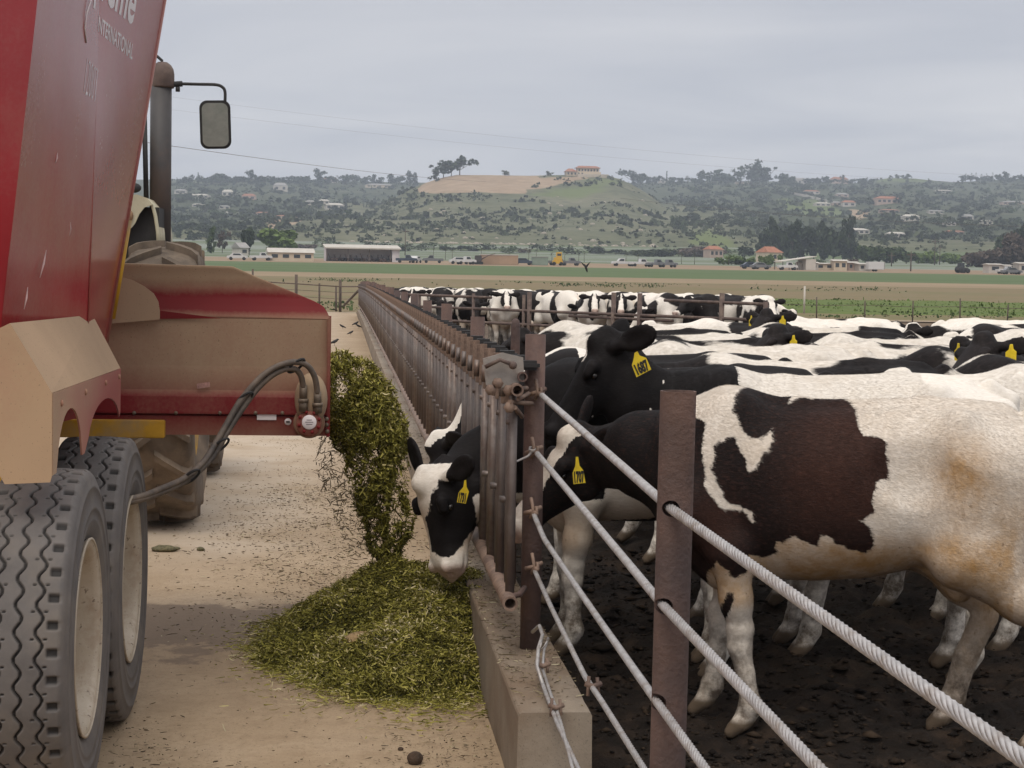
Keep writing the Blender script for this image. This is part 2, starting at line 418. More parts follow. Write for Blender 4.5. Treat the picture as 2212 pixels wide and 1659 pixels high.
def corral_z(x, y):
    a = (1 - sstep(14, 40, y)) * (1 - 0.5 * sstep(4, 10, x))
    lumps = np.abs(fbm(x * 5.0, y * 5.0, 21, 4)) * 0.11 + fbm(x * 1.3, y * 1.3, 22, 3) * 0.05
    return flat_z(x, y) + a * (lumps - 0.015) + 0.004
sheet('corral_ground', xs_cor, ys_cor, M['manure'], zf=corral_z,
      extra=lambda me, X, Y, Z: fattr(me, 'dry', sstep(26, 40, Y) * 0.9))
sheet('far_pen_ground', np.linspace(0.62, 62, 40), np.linspace(66, 95, 14), M['earth'], zf=flat_z)
sheet('side_ground', np.linspace(62, 160, 12), np.geomspace(10, 95, 24), M['earth'], zf=flat_z)
xs_far = np.concatenate([np.linspace(-700, -60, 20), np.linspace(-55, 95, 60), np.linspace(105, 900, 22)])
sheet('pasture', xs_far, np.linspace(95, 236, 60), M['olive'], zf=flat_z)
def weed_z(x, y):
    e = sstep(19, 30, x + 6 * fbm(x / 9, y / 9, 2)) * sstep(104, 112, y) * sstep(170, 160, y)
    return flat_z(x, y) - 0.25 + e * (0.27 + 0.35 * np.clip(fbm(x / 4, y / 5, 8), 0, 1))
sheet('weed_strip', np.linspace(19, 110, 90), np.linspace(104, 170, 40), M['weed'], zf=weed_z)
sheet('dirt_track', np.linspace(8, 160, 60), np.linspace(88.5, 93.5, 6), M['track'], zf=flat_z, dz=0.05)
sheet('tilled_field', xs_far, np.linspace(236, 266, 10), M['tan'], zf=flat_z)
sheet('crop_field', xs_far, np.linspace(266, 366, 24), M['green'], zf=flat_z)
sheet('farm_yard', xs_far, np.linspace(366, 440, 18), M['yard'], zf=flat_z)
sheet('valley_floor', xs_far * 1.4, np.linspace(440, 800, 30), M['valley'])
sheet('near_ground', [-160, -40], np.geomspace(5, 95, 24), M['yard'], zf=flat_z)

# hills -----------------------------------------------------------
q = NT('scrub_hillside'); v = q.world_pos()
base = q.ramp(q.noise(0.012, 6, 0.6, v), [(0.32, (0.100, 0.108, 0.062)), (0.5, (0.135, 0.138, 0.082)), (0.68, (0.180, 0.170, 0.112))])
base = q.mix(q.ramp(q.noise(0.09, 5, 0.65, v), [(0.50, 0), (0.64, 0.85)]), base, (0.070, 0.080, 0.042))
base = q.mix(q.ramp(q.noise(0.16, 5, 0.7, v), [(0.60, 0), (0.70, 0.8)]), base, (0.19, 0.165, 0.105))
wd_ = q.math('MULTIPLY', q.attr('wood'), q.ramp(q.noise(0.010, 6, 0.65, v), [(0.36, 1.0), (0.62, 0.55)])); base = q.mix(wd_, base, q.ramp(q.noise(0.05, 5, 0.65, v), [(0.3, (0.034, 0.044, 0.026)), (0.7, (0.070, 0.084, 0.045))]))
bare = q.ramp(q.math('ADD', q.attr('bare'), q.math('MULTIPLY', q.math('SUBTRACT', q.noise(0.06, 5, 0.65, v), 0.5), 0.5)), [(0.46, 0), (0.54, 1)])
base = q.mix(bare, base, q.ramp(q.noise(0.10, 6, 0.65, v, (1, 1, 2.5)), [(0.3, (0.27, 0.19, 0.125)), (0.7, (0.40, 0.30, 0.205))]))
gr = q.ramp(q.math('ADD', q.attr('grass'), q.math('MULTIPLY', q.math('SUBTRACT', q.noise(0.02, 5, 0.6, v), 0.5), 0.8)), [(0.45, 0), (0.6, 1)])
base = q.mix(q.math('MULTIPLY', gr, 0.8), base, (0.135, 0.165, 0.060))
M['hill'] = q.done(base, 0.95, spec=0.05)
def inpoly(px, py, poly):
    px = np.asarray(px); py = np.asarray(py); r = np.zeros(px.shape, bool); n = len(poly)
    for i in range(n):
        x0, y0 = poly[i]; x1, y1 = poly[(i + 1) % n]
        if y0 == y1: continue
        c = ((y0 > py) != (y1 > py)) & (px < (x1 - x0) * (py - y0) / (y1 - y0) + x0); r ^= c
    return r
def polydist(px, py, poly):
    """signed distance in pixels, positive inside"""
    d = np.full(px.shape, 1e9); n = len(poly)
    for i in range(n):
        a = np.array(poly[i], float); b = np.array(poly[(i + 1) % n], float); e = b - a
        L = max(e @ e, 1e-9)
        t = np.clip(((px - a[0]) * e[0] + (py - a[1]) * e[1]) / L, 0, 1)
        d = np.minimum(d, np.hypot(px - a[0] - t * e[0], py - a[1] - t * e[1]))
    return np.where(inpoly(px, py, poly), d, -d)
def hill_attr(me, X, Y, Z):
    p = project(np.stack([X, Y, Z], -1)); x, y = p[:, 0], p[:, 1]
    f = (Y < Y_CREST + 30) & (Y > 1000)
    b = np.where(f, polydist(x, y, [(915, 396), (945, 376), (1165, 374), (1160, 392), (1138, 412), (1120, 420), (1040, 415), (930, 418), (900, 412)]), -50)
    b = np.maximum(b, np.where(f, polydist(x, y, [(1165, 380), (1330, 378), (1250, 392), (1180, 408), (1140, 415)]), -50) * 0.4 - 1.2)
    b = np.maximum(b, np.where((Y < 1300) & (Y > 850), polydist(x, y, [(555, 488), (600, 472), (660, 474), (640, 484), (570, 496)]), -50) * 0.8)
    b = np.maximum(b, np.where(Y > 1000, polydist(x, y, [(1830, 452), (1880, 455), (1870, 472), (1850, 476)]), -50) * 0.8)
    fattr(me, 'bare', np.clip(0.5 + b * 0.09, 0, 1))
    g = polydist(x, y, [(1880, 388), (1930, 378), (2000, 381), (2060, 392), (1990, 396), (1900, 396)])
    g = np.maximum(g, polydist(x, y, [(1670, 425), (1760, 430), (1830, 455), (1820, 475), (1750, 470), (1690, 450)]))
    g = np.maximum(g, polydist(x, y, [(1500, 490), (1560, 500), (1630, 545), (1560, 545), (1480, 530)]) * 0.6)
    g = np.maximum(g, np.where(Y < 1360, polydist(x, y, [(1280, 385), (1345, 388), (1250, 440), (1150, 420)]), -50) * 0.3)
    hor = 588 + (x - 744) * 0.01745; zc = 1.77 + (hor - np.interp(x, _cx, _cy)) * Y_CREST / FD
    mw = sstep(8, 20, zc - flat_z(X, Y)) * sstep(1560, 1440, Y)
    fattr(me, 'wood', (1 - mw) * sstep(800, 1000, Y))
    fattr(me, 'grass', np.clip(0.45 + g * 0.04, 0, 1))
sheet('hills', np.linspace(-1100, 1500, 300), np.concatenate([np.linspace(800, 1400, 120), np.linspace(1410, 3200, 90)]), M['hill'], extra=hill_attr)
# ------------------------------------------------------------------ trees
def leaf_mat(name, lo, hi):
    q = NT(name); c = q.ramp(q.attr('rnd'), [(0.0, lo), (1.0, hi)])
    t = q.attr('tint', 'OBJECT')
    c = q.mix(q.math('MULTIPLY', t, 0.6), c, tuple(min(1, a * 1.7 + 0.01) for a in hi))
    return q.done(c, 0.8, spec=0.15)
M['leaf_dark'] = leaf_mat('dark_evergreen_leaves', (0.018, 0.026, 0.013), (0.050, 0.068, 0.032))
M['leaf_mid'] = leaf_mat('mid_green_leaves', (0.030, 0.048, 0.018), (0.080, 0.110, 0.040))
M['leaf_bright'] = leaf_mat('spring_green_leaves', (0.055, 0.085, 0.020), (0.130, 0.180, 0.050))
M['leaf_brown'] = leaf_mat('bare_brown_twigs', (0.060, 0.045, 0.036), (0.125, 0.095, 0.075))
M['leaf_olive'] = leaf_mat('olive_scrub_leaves', (0.032, 0.042, 0.022), (0.075, 0.088, 0.044))
M['leaf_palm'] = leaf_mat('palm_fronds', (0.030, 0.042, 0.020), (0.085, 0.095, 0.050))
M['bark'] = simple('tree_bark', (0.11, 0.085, 0.065), 0.9, 0.3, 3)
def leaf_quads(C, size, seed, flat=0.0):
    r = np.random.default_rng(seed); n = len(C)
    a = r.normal(size=(n, 3)); a[:, 2] *= (1 - flat); a /= np.linalg.norm(a, axis=1)[:, None]
    b = r.normal(size=(n, 3)); b -= a * (a * b).sum(1)[:, None]; b /= np.linalg.norm(b, axis=1)[:, None]
    s = size * r.uniform(0.6, 1.4, (n, 1)) if np.isscalar(size) else size[:, None]
    a = a * s; b = b * s * 0.75
    V = np.stack([C - a - b * 0.6, C + a * 0.9 - b, C + a + b * 0.8, C - a * 0.7 + b], 1).reshape(-1, 3)
    F = np.arange(4 * n).reshape(n, 4)
    rn = np.repeat(r.random(n), 4)
    return V, F, rn
CROWNS = {}
def crown_mesh(kind, seed, mat, n=380):
    """a unit-height crown with its base at z = 0, and the trunk mesh that carries it"""
    key = (kind, seed, mat)
    if key in CROWNS: return CROWNS[key]
    r = np.random.default_rng(seed); C = []
    tr = MB()
    if kind == 'round':
        cl = [((r.normal() * 0.17, r.normal() * 0.17, r.uniform(0.22, 0.76)), r.uniform(0.18, 0.27)) for _ in range(10)]; th = 0.4
    elif kind == 'tall':
        cl = [((r.normal() * 0.12, r.normal() * 0.12, z), r.uniform(0.11, 0.19)) for z in np.linspace(0.15, 0.90, 12)]; th = 0.85
    elif kind == 'cypress':
        cl = [((0, 0, z), 0.10 * (1.1 - z) + 0.03) for z in np.linspace(0.12, 0.95, 9)]; th = 0.3
    elif kind == 'spread':
        cl = [((r.normal() * 0.26, r.normal() * 0.26, r.uniform(0.28, 0.78)), r.uniform(0.17, 0.26)) for _ in range(12)]; th = 0.5
    elif kind == 'bush':
        cl = [((r.normal() * 0.38, r.normal() * 0.38, r.uniform(0.15, 0.62)), r.uniform(0.22, 0.34)) for _ in range(10)]; th = 0.3
    elif kind == 'loose':
        cl = [((r.normal() * 0.20, r.normal() * 0.20, r.uniform(0.22, 0.92)), r.uniform(0.09, 0.16)) for _ in range(14)]; th = 0.8
    elif kind == 'palm': cl = []; th = 0.78
    if cl:
        per = n // len(cl)
        for c, rad in cl:
            d = r.normal(size=(per, 3)); d /= np.linalg.norm(d, axis=1)[:, None]
            C.append(np.array(c) + d * rad * r.random((per, 1)) ** 0.4 * [1, 1, 0.85])
        C = np.concatenate(C); V, F, rn = leaf_quads(C, {'cypress': 0.035, 'tall': 0.05, 'loose': 0.045}.get(kind, 0.06), seed)
        V[:, 2] = np.maximum(V[:, 2], 0.0)
        for c, rad in cl[::2]: tr.tube([(0, 0, th * 0.5), (c[0] * 0.6, c[1] * 0.6, (th * 0.5 + c[2]) / 2), c], [0.016, 0.011, 0.004], 4, False)
        tr.tube([(0, 0, -0.03), (0.006, 0, th * 0.5), (0, 0.004, th)], [0.028, 0.02, 0.006], 5)
    else:
        Vs = []; Fs = []; k = 0; rn = []
        for i in range(26):
            w = 2 * math.pi * (i * 0.618); el = r.uniform(-0.5, 1.2); L = r.uniform(0.17, 0.24)
            d = np.array([math.cos(w), math.sin(w), 0]); s = np.array([-math.sin(w), math.cos(w), 0]); pr = []
            for t in np.linspace(0, 1, 5):
                p = d * L * t * math.cos(el * (1 - 0.5 * t)) + np.array([0, 0, th + L * (math.sin(el) * t - 0.75 * t * t)])
                wd = 0.020 * (1 - t) ** 0.6 * (t + 0.15); pr += [p - s * wd - [0, 0, 0.006], p + s * wd - [0, 0, 0.006]]
            Vs += pr; Fs += [(k + 2 * j, k + 2 * j + 1, k + 2 * j + 3, k + 2 * j + 2) for j in range(4)]; rn += [r.random()] * 10; k += 10
        V, F = np.array(Vs), np.array(Fs)
        tr.tube([(0, 0, -0.03), (0.01, 0, th * 0.6), (0, 0, th)], [0.022, 0.015, 0.014], 6)
    me = npmesh('crown', V, F, M[mat], smooth=False); fattr(me, 'rnd', rn)
    CROWNS[key] = (me, tr.mesh('trunk', M['bark']))
    return CROWNS[key]
def tree(kind, seed, mat, base, h, w=None, label=None, group=None, name='tree', tint=0.0, n=380, cat='tree', parts=True):
    me, tr = crown_mesh(kind, seed, mat, n)
    s = w if w else h
    if parts:
        t = empty(name, base, (seed * 1.7 + base[0]) % 6.28, label, cat, group); t.scale = (s, s, h)
        c = link('crown', me, t); c['tint'] = float(tint); link('trunk', tr, t)
    else:
        k = ('one',) + (kind, seed, mat)
        if k not in CROWNS:
            bm = bmesh.new(); bm.from_mesh(me); nf = len(bm.faces); bm.from_mesh(tr); bm.faces.ensure_lookup_table()
            for i, f in enumerate(bm.faces): f.material_index = 0 if i < nf else 1
            m2 = bpy.data.meshes.new(name); bm.to_mesh(m2); bm.free(); m2.materials.append(M[mat]); m2.materials.append(M['bark']); CROWNS[k] = m2
        t = link(name, CROWNS[k], None, base, (seed * 1.7 + base[0]) % 6.28); t.scale = (s, s, h); t['tint'] = float(tint)
        tag(t, label, cat, group)
    return t
TR = random.Random(31)
def px_scale(p): return FD / p[1]          # picture pixels per metre at that point
def hill_tree(px, py, hpx, kind, mat, label, group, wpx=None, tint=None, name='hill_tree'):
    p = land_hit(px, py, 800); s = px_scale(p)
    return tree(kind, TR.randint(1, 3), mat, p - Vector((0, 0, 0.4)), hpx / s, (wpx or hpx) / s, label, group, name, TR.random() * 0.5 if tint is None else tint, 300, parts=False)
G = 'trees on the far hills'
# skyline of the left ridge (x, height in picture pixels, kind)
for x, hp, k in [(382, 12, 'cypress'), (398, 14, 'round'), (412, 16, 'tall'), (428, 20, 'cypress'), (440, 15, 'round'), (462, 20, 'spread'), (476, 22, 'round'), (492, 18, 'spread'), (508, 17, 'round'), (524, 16, 'spread'),
                 (541, 24, 'tall'), (556, 17, 'round'), (572, 15, 'spread'), (588, 17, 'round'), (604, 14, 'spread'), (622, 16, 'round'), (640, 17, 'round'), (652, 15, 'spread'), (664, 17, 'spread'), (688, 26, 'tall'),
                 (706, 17, 'round'), (722, 14, 'spread'), (748, 17, 'spread'), (766, 19, 'spread'), (788, 16, 'round'), (806, 17, 'tall'), (820, 15, 'round'), (848, 20, 'round'), (862, 16, 'spread')]:
    hill_tree(x, 399, hp * 1.35, k, 'leaf_dark', 'small dark tree in the row along the left ridge skyline', G, hp * (1.8 if k != 'cypress' else 1.0))
for x, hp in [(884, 34), (896, 30)]: hill_tree(x, 402, hp, 'tall', 'leaf_dark', 'tall dark tree of the pair where left ridge meets the scrub hill', G, hp * 0.9)
for x in (728, 1230 - 364): hill_tree(x, 396, 22, 'palm', 'leaf_palm', 'thin palm standing above the left ridge skyline', G, 22)
# big trees left of the villa, by the bare slope
for x, y, hp, wp, k in [(942, 392, 34, 34, 'tall'), (958, 384, 42, 44, 'loose'), (975, 379, 40, 40, 'round'), (993, 378, 46, 52, 'spread'), (1032, 377, 38, 42, 'round')]:
    hill_tree(x, y, hp, k, 'leaf_dark', 'large dark eucalyptus at the left end of the bare graded hilltop' if x < 1010 else 'rounded dark tree beside low red roofed house on hilltop', G, wp, 0.05)
for x, hp in [(1049, 33), (1115, 22), (1138, 18)]: hill_tree(x, 378, hp, 'palm', 'leaf_palm', 'small palm beside the low houses on bare hilltop', G, hp)
for x, hp in [(1092, 14), (1104, 16), (1152, 18), (1160, 14), (1185, 12)]: hill_tree(x, 379, hp, 'round', 'leaf_olive', 'small rounded tree between the hilltop houses', G, hp * 1.3)
for x, y, hp, wp, k in [(1331, 384, 50, 34, 'loose'), (1322, 382, 36, 26, 'loose'), (1350, 390, 32, 34, 'loose'), (1366, 398, 40, 44, 'round'), (1383, 404, 32, 36, 'loose')]:
    hill_tree(x, y, hp, k, 'leaf_dark', 'tall open crowned tree right of the red roofed villa', G, wp, 0.1)
for x, hp, wp, k in [(1400, 16, 22, 'round'), (1416, 18, 26, 'spread'), (1440, 24, 16, 'cypress'), (1452, 17, 26, 'round'), (1470, 15, 26, 'spread'), (1485, 20, 20, 'palm'), (1500, 16, 24, 'round'), (1514, 26, 28, 'tall'), (1528, 24, 26, 'loose'),
                 (1544, 30, 30, 'loose'), (1558, 24, 30, 'round'), (1572, 26, 34, 'round'), (1600, 36, 36, 'loose'), (1622, 42, 44, 'tall'), (1640, 40, 42, 'round'), (1656, 34, 36, 'loose'),
                 (1690, 22, 26, 'round'), (1698, 24, 24, 'round'), (1712, 16, 20, 'round'), (1748, 14, 22, 'spread'), (1764, 15, 24, 'round'), (1784, 17, 24, 'spread'), (1820, 18, 14, 'tall'), (1840, 14, 22, 'round'), (1866, 15, 22, 'round'), (1880, 14, 20, 'round')]:
    hill_tree(x, 399, hp * 1.25, k, 'leaf_dark', 'dark tree in the row along the middle skyline right of the villa', G, wp * 1.3)
for x, hp in [(1924, 8), (1937, 11), (1950, 9), (1962, 12), (1974, 14), (1984, 13), (1998, 9), (2012, 8), (2024, 8), (2034, 10)]:
    hill_tree(x, 385, hp, 'round', 'leaf_dark', 'small dark tree dotting the top of the grassy knoll', G, hp * 1.2)
for x, hp, k in [(2052, 15, 'round'), (2064, 17, 'spread'), (2080, 18, 'round'), (2096, 17, 'spread'), (2110, 16, 'round'), (2126, 15, 'spread'), (2140, 17, 'round'), (2158, 21, 'round'), (2172, 24, 'tall'), (2190, 17, 'spread'), (2206, 20, 'round')]:
    hill_tree(x, 393, hp, k, 'leaf_dark', 'dark tree in the row along the right ridge skyline', G, hp * 1.4)
for x in (2086, 2098, 2108, 2120, 2131, 2144): hill_tree(x, 393, 23 + (x % 5), 'palm', 'leaf_palm', 'thin palm standing above the right ridge skyline', G, 15)
# trees scattered down the slopes: as many as can be told apart
zones = [(375, 600, 400, 525, 42, 90, 'bushy tree on the housing slope of the left ridge'), (600, 790, 402, 475, 24, 40, 'bushy tree on the slope between left ridge and scrub hill'),
         (1450, 1660, 402, 500, 40, 60, 'dense tree in the dark wooded gully right of scrub hill'), (1660, 1900, 400, 440, 20, 24, 'bushy tree among the houses on the middle slope'), (1860, 2212, 400, 530, 50, 90, 'bushy tree among the houses on the right slope')]
FV = []; FF = []; FR = []; fo = 0
for x0, x1, y0, y1, n, n2, lab in zones:
    for i in range(n + n2):
        x = TR.uniform(x0, x1); y = TR.uniform(y0, y1); hp = TR.uniform(9, 19) * (0.8 + 0.5 * (y - 400) / 130)
        kd = TR.choice(['round', 'round', 'spread', 'bush', 'tall'])
        if i < n: hill_tree(x, y, hp * 1.1, kd, TR.choice(['leaf_dark', 'leaf_dark', 'leaf_olive', 'leaf_mid']), lab, G, hp * TR.uniform(1.2, 1.8))
        else:                                   # the smaller ones run together into woodland
            me = crown_mesh(kd, TR.randint(1, 3), 'leaf_dark', 300)[0]; p = land_hit(x, y, 800); s = px_scale(p); hp *= 0.85
            v = np.empty(len(me.vertices) * 3, np.float32); me.vertices.foreach_get('co', v); v = v.reshape(-1, 3) * [hp * 1.6 / s, hp * 1.6 / s, hp / s] + np.array(p)
            FV.append(v); FF.append(np.arange(len(v)).reshape(-1, 4) + fo); fo += len(v); FR.append(np.repeat(np.random.default_rng(i).random(len(v) // 4), 4))
me = npmesh('hillside_woodland', np.concatenate(FV), np.concatenate(FF), M['leaf_dark'], smooth=False); fattr(me, 'rnd', np.concatenate(FR))
tag(link('hillside_woodland', me), 'dark woodland running together between the hillside houses', 'woodland', None, 'stuff')
# scrub that nobody could count
sr = np.random.default_rng(5); C = []; SZ = []
for n, (x0, x1), (y0, y1), (s0, s1) in [(3000, (-170, 330), (860, 1350), (0.4, 2.3)), (6500, (-420, 1100), (900, 2290), (1.0, 3.6)), (900, (-300, 600), (790, 900), (0.6, 1.8))]:
    x = sr.uniform(x0, x1, n); y = sr.uniform(y0, y1, n); keep = fbm(x / 60.0, y / 60.0, 77) > -0.25
    p = project(np.stack([x, y, land_z(x, y)], -1)); keep &= (p[:, 0] > 330) & (p[:, 0] < 2260)
    keep &= ~(inpoly(p[:, 0], p[:, 1], [(905, 392), (945, 376), (1170, 374), (1140, 415), (1040, 418), (905, 420)]) & (y < 1380))
    keep &= ~(inpoly(p[:, 0], p[:, 1], [(1170, 374), (1335, 376), (1250, 396), (1160, 412)]) & (y < 1380) & (sr.random(n) < 0.8))
    x, y = x[keep], y[keep]; n = len(x); s = s0 + (s1 - s0) * sr.random(n) ** 2.2; z = land_z(x, y)
    for k in range(9):
        d = sr.normal(size=(n, 3)) * 0.55; d[:, 2] = np.abs(d[:, 2]) * 0.8 + 0.1
        C.append(np.stack([x, y, z], -1) + d * s[:, None]); SZ.append(s * 0.52)
C = np.concatenate(C); V, F, rn = leaf_quads(C, np.concatenate(SZ), 3)
me = npmesh('hillside_scrub', V, F, M['leaf_olive'], smooth=False); fattr(me, 'rnd', rn)
tag(link('hillside_scrub', me), 'low grey green scrub covering the far hillsides', 'scrub', None, 'stuff')
# boulders nobody could count
mb = MB()
for i in range(170):
    x = TR.uniform(760, 1420); y = TR.choice([TR.uniform(425, 545), TR.uniform(525, 548)]); p = land_hit(x, y, 800); r_ = TR.uniform(0.3, 1.25)
    mb.ball(p, (r_ * 1.3, r_, r_ * 0.8), 6, 4)
tag(mb.build('hillside_rocks', simple('pale_rock', (0.36, 0.31, 0.25), 0.95, 0.3, 1.0)), 'pale rocks strewn over the scrub hill', 'rocks', None, 'stuff')

# nearer trees on the valley floor -----------------------------------
def valley_tree(px, py_base, py_top, kind, mat, label, wpx, Y, name='tree', group=None, tint=0.1, n=900, seed=None):
    p = at(px, py_base, Y); z = float(land_z(p.x, p.y)); s = FD / Y
    return tree(kind, seed or TR.randint(4, 9), mat, Vector((p.x, p.y, z - 0.1)), (py_base - py_top) / s, wpx / s, label, group, name, tint, n)
valley_tree(456, 552, 494, 'tall', 'leaf_mid', 'tall dark green tree at far left of the valley farm', 34, 520, 'palm_like_tree', n=700)
valley_tree(538, 553, 484, 'round', 'leaf_dark', 'dark dense tree left of the bright green willow', 46, 500, 'dark_tree')
valley_tree(598, 553, 490, 'round', 'leaf_bright', 'bright spring green willow behind the long low house', 96, 500, 'willow_tree', tint=0.5, n=1500)
valley_tree(480, 556, 510, 'loose', 'leaf_brown', 'thin yellowish bare tree beside the tall tree', 30, 530, 'bare_tree')
GP = 'palms along the valley road'
for x, yb, yt in [(936, 556, 525), (962, 560, 526), (977, 560, 532), (1040, 559, 524), (1100, 562, 536), (1142, 561, 530), (1158, 563, 530), (1192, 560, 535), (1220, 561, 533), (1250, 560, 536), (1262, 566, 538), (1352, 566, 538), (1378, 567, 540), (1472, 573, 541), (1500, 573, 543), (1574, 574, 540)]:
    valley_tree(x, yb, yt, 'palm', 'leaf_palm', 'short palm in the row along the valley road', 30, 460, 'palm_tree', GP)
valley_tree(1573, 571, 547, 'bush', 'leaf_bright', 'drooping yellow green willow right of the palm row', 40, 470, 'willow_tree')
for i, (x, yb, yt, w, k) in enumerate([(1655, 548, 478, 50, 'round'), (1672, 552, 462, 52, 'tall'), (1690, 553, 470, 56, 'round'), (1712, 553, 466, 56, 'tall'), (1735, 553, 474, 60, 'round'), (1758, 554, 478, 58, 'round'), (1782, 553, 470, 54, 'tall'), (1800, 551, 466, 56, 'round'), (1820, 553, 476, 52, 'round'), (1640, 548, 505, 40, 'bush'), (1840, 553, 500, 44, 'round')]):
    valley_tree(x, yb, yt, k, 'leaf_dark', 'tall dark tree in the grove behind the small cream house', w, 700 - 10 * (i % 4), 'grove_tree', 'dark grove in the valley')
valley_tree(1832, 548, 452, 'loose', 'leaf_dark', 'tallest eucalyptus rising above right end of dark grove', 40, 690, 'eucalyptus_tree')
for x, yb, yt, w in [(1870, 556, 512, 50), (1900, 557, 518, 44), (1930, 556, 514, 52), (1958, 555, 520, 46)]: valley_tree(x, yb, yt, 'round', 'leaf_mid', 'rounded green tree behind the farm sheds', w, 600, 'tree', 'green trees behind the sheds')
for x, yb, yt, w in [(1990, 556, 522, 44), (2030, 556, 520, 46), (2064, 556, 524, 40)]: valley_tree(x, yb, yt, 'bush', 'leaf_bright', 'pale yellow green bush in the valley right of the sheds', w, 620, 'bush', 'pale bushes in the valley', 0.6)
for x, yb, yt, w, k, m_ in [(2110, 566, 516, 70, 'bush', 'leaf_brown'), (2150, 567, 505, 76, 'bush', 'leaf_brown'), (2196, 568, 486, 84, 'round', 'leaf_brown'), (2205, 566, 455, 70, 'round', 'leaf_dark'), (2170, 566, 492, 60, 'round', 'leaf_dark'), (2240, 568, 450, 90, 'round', 'leaf_dark')]:
    valley_tree(x, yb, yt, k, m_, 'brown leafless thicket at the right edge of valley' if m_ == 'leaf_brown' else 'big dark tree behind brown thicket at right edge', w, 520 if m_ == 'leaf_brown' else 580, 'thicket_bush' if m_ == 'leaf_brown' else 'tree', 'thicket at the right edge')
for x, yb, yt, w in [(1480, 548, 520, 40), (1510, 548, 518, 44), (1535, 549, 522, 40)]: valley_tree(x, yb, yt, 'bush', 'leaf_brown', 'reddish brown bush at the foot of scrub hill', w, 720, 'bush', 'reddish bushes at the hill foot', 0.9)
for x, yb, yt, w, mt in [(1610, 566, 540, 40, 'leaf_bright'), (1666, 574, 540, 26, 'leaf_bright'), (1768, 575, 556, 34, 'leaf_mid'), (1742, 576, 560, 30, 'leaf_brown'), (1828, 574, 552, 40, 'leaf_brown'), (1430, 556, 530, 50, 'leaf_olive'), (1400, 556, 536, 44, 'leaf_olive')]:
    valley_tree(x, yb, yt, 'bush', mt, 'low shrub growing beside the valley farm buildings', w, 470 if yb > 560 else 700, 'shrub', 'shrubs by the farm')
# bushes in a hedge line at the hill foot
for i in range(34):
    x = 660 + i * 47 + TR.uniform(-14, 14)
    if 1640 < x < 1850: continue
    valley_tree(x, 549 + TR.uniform(-3, 4) + (x - 744) * 0.012, 536 + (x - 744) * 0.012 - TR.uniform(0, 8), 'bush', TR.choice(['leaf_olive', 'leaf_mid', 'leaf_dark', 'leaf_brown']), 'low bush in the broken hedge line below the hills', 40, 740 + TR.uniform(-20, 20), 'bush', 'hedge line below the hills', n=260, seed=TR.randint(4, 6))

# ------------------------------------------------------------------ far buildings
M['wall_white'] = simple('white_render', (0.52, 0.475, 0.42), 0.85, 0.08, 0.5)
M['wall_cream'] = simple('cream_render', (0.55, 0.45, 0.33), 0.85, 0.08, 0.5)
M['wall_pink'] = simple('pinkish_render', (0.46, 0.34, 0.28), 0.85, 0.08, 0.5)
M['roof_tile'] = simple('terracotta_roof', (0.33, 0.135, 0.075), 0.85, 0.2, 0.8)
M['roof_grey'] = simple('grey_roof', (0.30, 0.285, 0.27), 0.8, 0.15, 0.8)
M['roof_pale'] = simple('pale_metal_roof', (0.50, 0.46, 0.40), 0.6, 0.1, 0.6)
M['win'] = simple('dark_window_glass', (0.035, 0.04, 0.045), 0.25, 0.2, 2)
M['shed_wall'] = simple('grey_shed_siding', (0.27, 0.25, 0.25), 0.8, 0.12, 0.5)
M['shed_in'] = simple('pale_shed_siding', (0.55, 0.51, 0.51), 0.8, 0.1, 0.5)
M['dark_in'] = simple('dark_interior', (0.07, 0.06, 0.058), 0.9, 0.3, 0.8)
M['car_white'] = simple('white_car_paint', (0.58, 0.57, 0.56), 0.3, 0.03, 2)
M['car_blue'] = simple('dark_blue_car_paint', (0.04, 0.055, 0.085), 0.3, 0.1, 2)
M['car_grey'] = simple('grey_car_paint', (0.16, 0.165, 0.17), 0.3, 0.1, 2)
M['yellow'] = simple('yellow_machine_paint', (0.62, 0.36, 0.02), 0.5, 0.1, 3)
M['tyre_far'] = simple('dark_tyre', (0.02, 0.02, 0.02), 0.8, 0.1, 3)
def gable_house(name, w, d, h, rh, wall, roof, label, base, rz=0.0, group=None, nwin=3, hip=True, cat='house', win=True):
    """origin at the middle of the base; the long front faces -y"""
    t = empty(name, base, rz, label, cat, group)
    mb = MB(); mb.box((-w / 2, -d / 2, -1.5), (w / 2, d / 2, h)); mb.build('wall', M[wall], t)
    o = 0.35; i = w * 0.22 if hip else 0.0
    v = [(-w / 2 - o, -d / 2 - o, h + 0.01), (w / 2 + o, -d / 2 - o, h + 0.01), (w / 2 + o, d / 2 + o, h + 0.01), (-w / 2 - o, d / 2 + o, h + 0.01),
         (-w / 2 - o + i, 0, h + rh), (w / 2 + o - i, 0, h + rh)]
    MB().add(v, [(0, 1, 5, 4), (2, 3, 4, 5), (1, 2, 5), (3, 0, 4), (3, 2, 1, 0)]).build('roof', M[roof], t)
    if win:
        for k in range(nwin):
            x = -w / 2 + w * (k + 0.5) / nwin; ww = min(1.3, w / nwin * 0.28)
            mb = MB(); mb.box((x - ww, -d / 2 - 0.05, h * 0.35), (x + ww, -d / 2 + 0.02, h * 0.78)); mb.build('window', M['win'], t)
    return t
def hill_house(px, py, wpx, hpx, wall, roof, label, rh=0.35, nwin=3, d=8.0, group='houses on the far hills', hip=True):
    p = land_hit(px, py, 800); s = px_scale(p); w = wpx / s; h = hpx / s
    return gable_house('hillside_house', w, min(d, w), h * (1 - rh) + 0.6, h * rh, wall, roof, label, p - Vector((0, 0, 0.6)), TR.uniform(-0.2, 0.2), group, nwin, hip)
